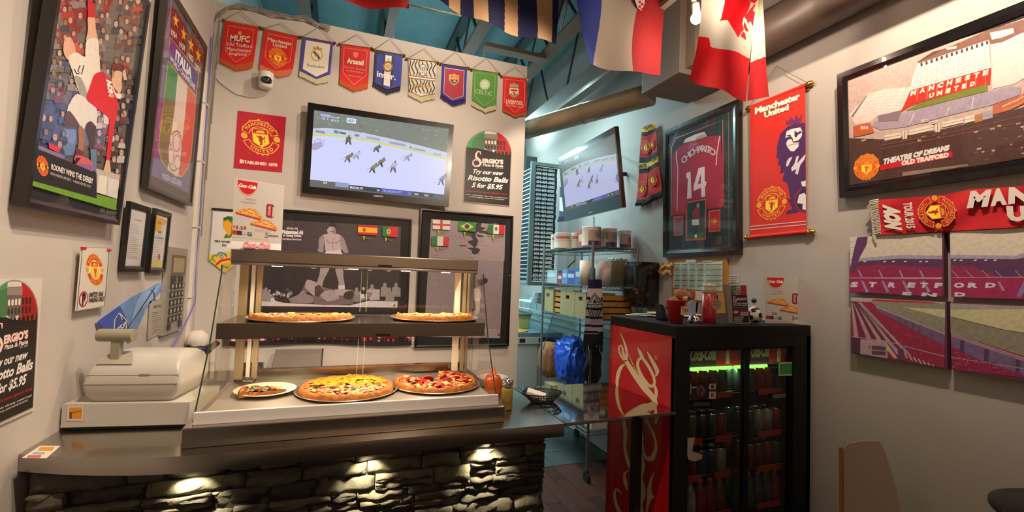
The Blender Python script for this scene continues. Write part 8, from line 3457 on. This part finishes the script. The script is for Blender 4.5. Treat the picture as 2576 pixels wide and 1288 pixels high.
# splash-back ledges on the right wall of the kitchen
tl = mat('splash_panel', '8a9c9a', .35, noise_s=3, noise_a=.05)
for k in range(3):
    for y0 in (3.42, 4.32, 5.22):
        b = B()
        box(b, (XR - .006, y0, .2 + k * .42), (XR, y0 + .895, .2 + k * .42 + .415))
        obj('splash_panel', b, tl, wall_right, bevel=.001)
for k, z_ in enumerate((1.19, 1.11)):
    b = B()
    box(b, (XR - .022, 3.5, z_), (XR - .006, 6.5, z_ + .014))
    obj('ledge', b, mat('ledge_grey', '5c7474', .5), wall_right)
# pipe in the kitchen left of the box stack
b = B()
tube(b, [(1.5, 6.6, 3.45), (1.62, 5.7, 3.45), (2.08, 5.5, 3.42), (2.16, 5.5, 3.38), (2.17, 5.5, 3.2), (2.17, 5.5, 2.9)], .035, 10)
tag(obj('vent_pipe', b, mat('vent_grey', '55666a', .5), None), 'grey bent vent pipe above the stack of pizza boxes', 'pipe')
# navy scarf end behind the second television
pl = PX(2.06)
t = thing('tasselled_scarf', 'navy scarf end with tassels hanging behind the tilted television', 'scarf', tuple(pl.hit(1410, 558)))
cloth('fabric', t, ((1408, 470), (1420, 470), (1419, 548), (1407, 545)), pl, lambda x, y, u, v: 'a8b0b4' if .35 < v < .8 else '1c2444', 10, 40)
b = B()
for k in range(8):
    tube(b, [pl.hit(1408 + k * 1.5, 545), pl.hit(1404 + k * 2.2, 557)], .01, 5)
o = obj('tassel', b, mat('tassel_navy', '10162c', .9), t)
o['kind'] = 'stuff'
b = B()
tube(b, [PX(XR - .004).hit(x, y) for x, y in ((1494, 545), (1494, 570), (1493, 600), (1492, 640), (1490, 690))], .004, 5)
tag(obj('power_cable', b, blackm), 'black power cable running down the wall from the tilted television', 'cable')
b = B()
tube(b, [PX(XR - .004).hit(x, y) for x, y in ((1447, 640), (1446, 655), (1438, 662), (1428, 672))], .004, 5)
tag(obj('power_cable', b, blackm), 'short black cable looping behind the second rack shelf', 'cable')
# kitchen tubes as real fixtures (out of view behind the wall end)
for (a, c_, nm) in (((.15, 4.9, 3.09), (1.65, 4.9, 3.09), 'long kitchen tube lamp hung behind the wall end'),):
    t = thing('tube_lamp', nm, 'lamp', (.9, 4.9, 3.12))
    b = B()
    box(b, (a[0], 4.85, 3.10), (c_[0], 4.95, 3.15))
    obj('housing', b, white_pl, t)
    for x in (.4, 1.4):
        b = B()
        cyl(b, (x, 4.9, 3.15), (x, 4.9, ZC), .006, n=6)
        obj('hanger', b, white_pl, t)
    b = B()
    cyl(b, (a[0] + .02, 4.9, 3.085), (c_[0] - .02, 4.9, 3.085), .018, n=10)
    obj('tube', b, mat('tube_emit', 'd8f4ff', .4, emit='cdf2ff', es=14), t)
# ================================================================== flags under the ceiling


def hang(name, label, corners, y, colf, N, M, wave, edge=None, extra=None):
    pl = PY(y) if not isinstance(y, Plane) else y
    t = thing(name, label, 'flag', tuple(pl.hit(*corners[2])), None)
    cloth('fabric', t, corners, pl, colf, N, M, wave, edge, m=art_mat('flag_cloth', .85, bump=.1))
    return t, pl


hang('hanging_flag', 'plain red flag hem hanging above the white wall, leftmost flag', ((815, -110), (1030, -90), (1028, 24), (822, -8)), 2.6, lambda x, y, u, v: 'b4160e', 50, 40,
     lambda u, v: .02 * math.sin(u * 9) , lambda u, v: (0, 9 * math.sin(u * PI) * v))


stripes = [(1128, 1156), (1194, 1228), (1272, 1305), (1350, 1387)]


def greek(x, y, u, v):
    d = x
    for i, (a, b_) in enumerate(((1128, 1156), (1194, 1228), (1271, 1306), (1350, 1387))):
        off = (-4 + i * 1.4) * (1 - y / 100)
        if i == 0:
            if 1130 + (y * .0) - (25 - y) * .0 < x < 1160 and y < 42:
                return 'b8936a'
            continue
        if a + off < x < b_ + off:
            return 'b8936a'
    return '10143f'


hang('hanging_flag', 'navy and tan striped flag hanging in the middle under the ceiling', ((1045, -90), (1408, -90), (1400, 106), (1100, 2)), 2.4, greek, 220, 90,
     lambda u, v: .015 * math.sin(u * 14 + v * 2) * (.4 + v), lambda u, v: (0, (16 * math.sin(u * PI * .9)) * v))


def nl(x, y, u, v):
    a = 1508 + 8 * math.sin(y / 60 + 1.2) - (y / 165) * 10
    b_ = 1600 - 12 * math.sin(y / 70) - (y / 186) * 12 + 6
    return '12297c' if x < a else ('94897c' if x < b_ else '8e0e12')


t, pl = hang('hanging_flag', 'blue white and red vertical striped flag with a small crest at the top', ((1440, -90), (1672, -90), (1666, 186), (1500, 160)), 2.2, nl, 260, 160,
             lambda u, v: .018 * math.sin(u * 8 + v * 3), lambda u, v: (-36 * math.sin(v * PI * .75) * (1 - u) * .55, 8 * math.sin(u * PI) * v))
A = Art(Plane(pl.p - Vector((0, .02, 0)), pl.n))
A.poly([(1590, -20), (1622, -20), (1622, 8), (1614, 28), (1604, 20)], 'b8a8a0')
for k in range(4):
    A.poly([(1606 + (k % 2) * 6, 2 + k * 6), (1612 + (k % 2) * 6, 2 + k * 6), (1612 + (k % 2) * 6, 8 + k * 6), (1606 + (k % 2) * 6, 8 + k * 6)], 'a82028')
A.build('crest', t)

# maple leaf flag: folded towards the lamp, front face and turned side
z = Z(4.294, 1640, 0)
t = thing('maple_leaf_flag', 'red and white maple leaf flag hanging beside the glowing bulb, rightmost flag', 'flag', (1.9, 2.0, 2.75))
fm = art_mat('flag_cloth_thin', .85, through=.2)
leaf = z((800, -120), (795, 20), (760, 190), (740, 215), (825, 210), (870, 310), (915, 420), (945, 370), (980, 330), (965, 270), (975, 200), (1000, 180), (1040, 100), (1060, 30), (1010, -20), (1000, -120))
leaf2 = z((985, 200), (1010, 215), (1025, 260), (1060, 230), (1095, 280), (1115, 130), (1085, 120), (1120, 50), (1060, 25), (1010, -20), (1000, -110), (1140, -110), (1140, 0), (1040, 120))
leaf3 = z((985, 240), (1045, 345), (1000, 340), (975, 300))
leaf4 = z((975, 345), (1000, 370), (1015, 438), (950, 405), (945, 385))


def cf1(x, y, u, v):
    # white / red border of the front face
    zx, zy = (x - 1640) * 4.294, y * 4.294
    if zx < 625:
        lim = 405
    elif zx < 650:
        lim = 405 + (zx - 625) * 3.6
    else:
        lim = 495 + (zx - 650) * .30
    if zy > lim:
        return 'c0121a'
    if inside((x, y), leaf) or inside((x, y), leaf2) or inside((x, y), leaf3) or inside((x, y), leaf4):
        return 'c0121a'
    return 'b4ab9c'


p1 = Plane((1.55, 1.78, 2.9), (-.12, -1, -.05))
cloth('front_fold', t, z((540, -140), (1150, -140), (1030, 1092), (400, 855)), p1, cf1, 240, 330, wave=lambda u, v: .016 * math.sin(u * 9 + v * 3) * (.3 + .7 * v) + .0 * u,
      edge=lambda u, v: (6 * math.sin(v * PI) * (1 - u), 0), m=fm)
e1 = p1.hit(*z((1030, 1092))[0])


def cf2(x, y, u, v):
    zx, zy = (x - 1640) * 4.294, y * 4.294
    lim = 690 - (zx - 1030) * .42
    return 'b8141c' if zy > lim else 'ddcfb0'


p2 = Plane(e1, (.25, -.97, -.03))
cloth('side_fold', t, z((1130, -140), (1165, -140), (1290, 1040), (1030, 1090)), p2, cf2, 70, 160, wave=lambda u, v: .012 * math.sin(u * 9 + v * 2) * min(1, u * 4), m=fm)
# flag line
b = B()
tube(b, [PY(2.6).hit(1028, 12), PY(2.5).hit(1060, 18), PY(2.45).hit(1100, 28), PY(2.4).hit(1160, 40)], .0055, 6)
tag(obj('string_line', b, mat('cord_green', '9aa47c', .6)), 'pale green cord strung between the first two flags', 'cord')
b = B()
tube(b, [PY(2.4).hit(1430, -40), PY(2.4).hit(1424, 20), PY(2.4).hit(1411, 76)], .006, 6)
tag(obj('flag_pole', b, mat('pole_wood', '8c7c64', .6)), 'thin slanted stick beside the striped flag', 'stick')

# track lamp in view
t = thing('track_lamp', 'small white track lamp with a glowing bulb beside the maple leaf flag', 'lamp', (1.72, 1.92, 3.13))
c = PY(1.92).hit(1752, 46)
b = B()
sphere(b, c, .030, 20)
obj('bulb', b, mat('bulb_emit', 'fff4dc', .3, emit='fff0d4', es=20), t, smooth=True)
b = B()
cyl(b, c + Vector((0, .0, .028)), c + Vector((-.01, .0, .075)), .020, n=16)
obj('socket', b, white_pl, t, auto=40)
b = B()
tube(b, [c + Vector((-.01, 0, .075)), c + Vector((-.035, 0, .12)), c + Vector((-.02, 0, .17)), c + Vector((-.01, 0, .22))], .012, 8)
obj('stem', b, white_pl, t, smooth=True)
b = B()
box(b, (c.x - .03, -1.0, c.z + .20), (c.x + .01, 2.4, c.z + .23))
obj('track_rail', b, mat('rail_white2', '8c8478', .5), t)
bpy.data.objects['bulb_light'].location = c + Vector((-.0, -.045, -.03))

# ================================================================== chair and table by the right wall
t = thing('high_chair_back', 'cream bentwood chair with an orange plywood edge against the right wall', 'chair', (2.2, 1.42, 0))
pl = Plane((2.14, 1.40, .9), (-.42, -.90, .05))
z = Z(1.519, 2000, 440)
prof = z((187, 1290), (185, 1045), (200, 1028), (250, 1017), (322, 1017), (340, 1045), (365, 1120), (388, 1200), (405, 1290), (420, 1390), (187, 1390))
pts = [pl.hit(*p) for p in prof]
b = B()
slab(b, pts, -pl.n * .010)
obj('backrest', b, mat('seat_cream', '9c8c7c', .5), t, bevel=.002)
b = B()
slab(b, [p - pl.n * .0105 for p in pts], -pl.n * .006)
obj('plywood_edge', b, mat('ply_orange', '9a5c20', .5, noise_s=5, noise_a=.2, stretch=(1, 1, 12)), t, bevel=.002)
b = B()
slab(b, [p + Vector((-.003, 0, 0)) for p in (pts[0], pts[1], pts[1] + Vector((-.004, .002, 0)), pts[0] + Vector((-.004, .002, 0)))], Vector((0, .014, 0)))
obj('side_edge', b, mat('ply_orange', ''), t)
b = B()
u_ = (pts[8] - pts[0]).normalized()
u_.z = 0
u_.normalize()
bk = Vector((.42, .90, 0)).normalized()
cb0 = Vector((pts[0].x, pts[0].y, .66))
slab(b, [cb0 - u_ * .03, cb0 + u_ * .36, cb0 + u_ * .36 - bk * .40, cb0 - u_ * .03 - bk * .40], Vector((0, 0, .02)))
obj('seat', b, mat('seat_cream', ''), t, bevel=.006)
for dx, dy in ((.0, -.03), (.33, -.03), (.0, -.37), (.33, -.37)):
    b = B()
    p = cb0 + u_ * dx + bk * dy
    cyl(b, (p.x, p.y, 0), (p.x, p.y, .66), .012, n=10)
    obj('leg', b, chrome, t, auto=40)
b = B()
p0 = cb0 + u_ * .16
tube(b, [(p0.x, p0.y, .64), (p0.x + .01, p0.y + .03, .71)], .02, 8)
obj('back_support', b, chrome, t)
tc = PZ(1.0).hit(2576, 1262)
ctr = Vector((2.25, .69, 0))
t = thing('round_table', 'round black bar table at the lower right corner', 'table', (ctr.x, ctr.y, 0))
b = B()
lathe(b, (ctr.x, ctr.y, .975), [(0, 0), (.25, 0), (.262, .006), (.262, .020), (.25, .026), (0, .026)], 48)
obj('table_top', b, mat('table_black', '14100e', .35, noise_s=5, noise_a=.2), t, auto=40)
b = B()
cyl(b, (ctr.x, ctr.y, .02), (ctr.x, ctr.y, .976), .03, n=16)
obj('pedestal', b, blackm, t, auto=40)
b = B()
lathe(b, (ctr.x, ctr.y, 0), [(0, 0), (.22, 0), (.22, .012), (.04, .03), (0, .03)], 32)
obj('foot', b, blackm, t, auto=40)
# frame edge at the upper left corner of the view
r = Rect(1, -.90, 1.28, 2.05, R(2), .62, .9)
t, pl = picture('framed_poster', 'edge of a dark reddish frame at the upper left corner', 'picture', r, .03, '1c0c0a', .035, '1c0c0a')
b = B()
box(b, (XL, -2.6, 0), (XR, -2.59, .12))
struct('baseboard_front', b, mat('wood_trim', '3a2a1e', .5))
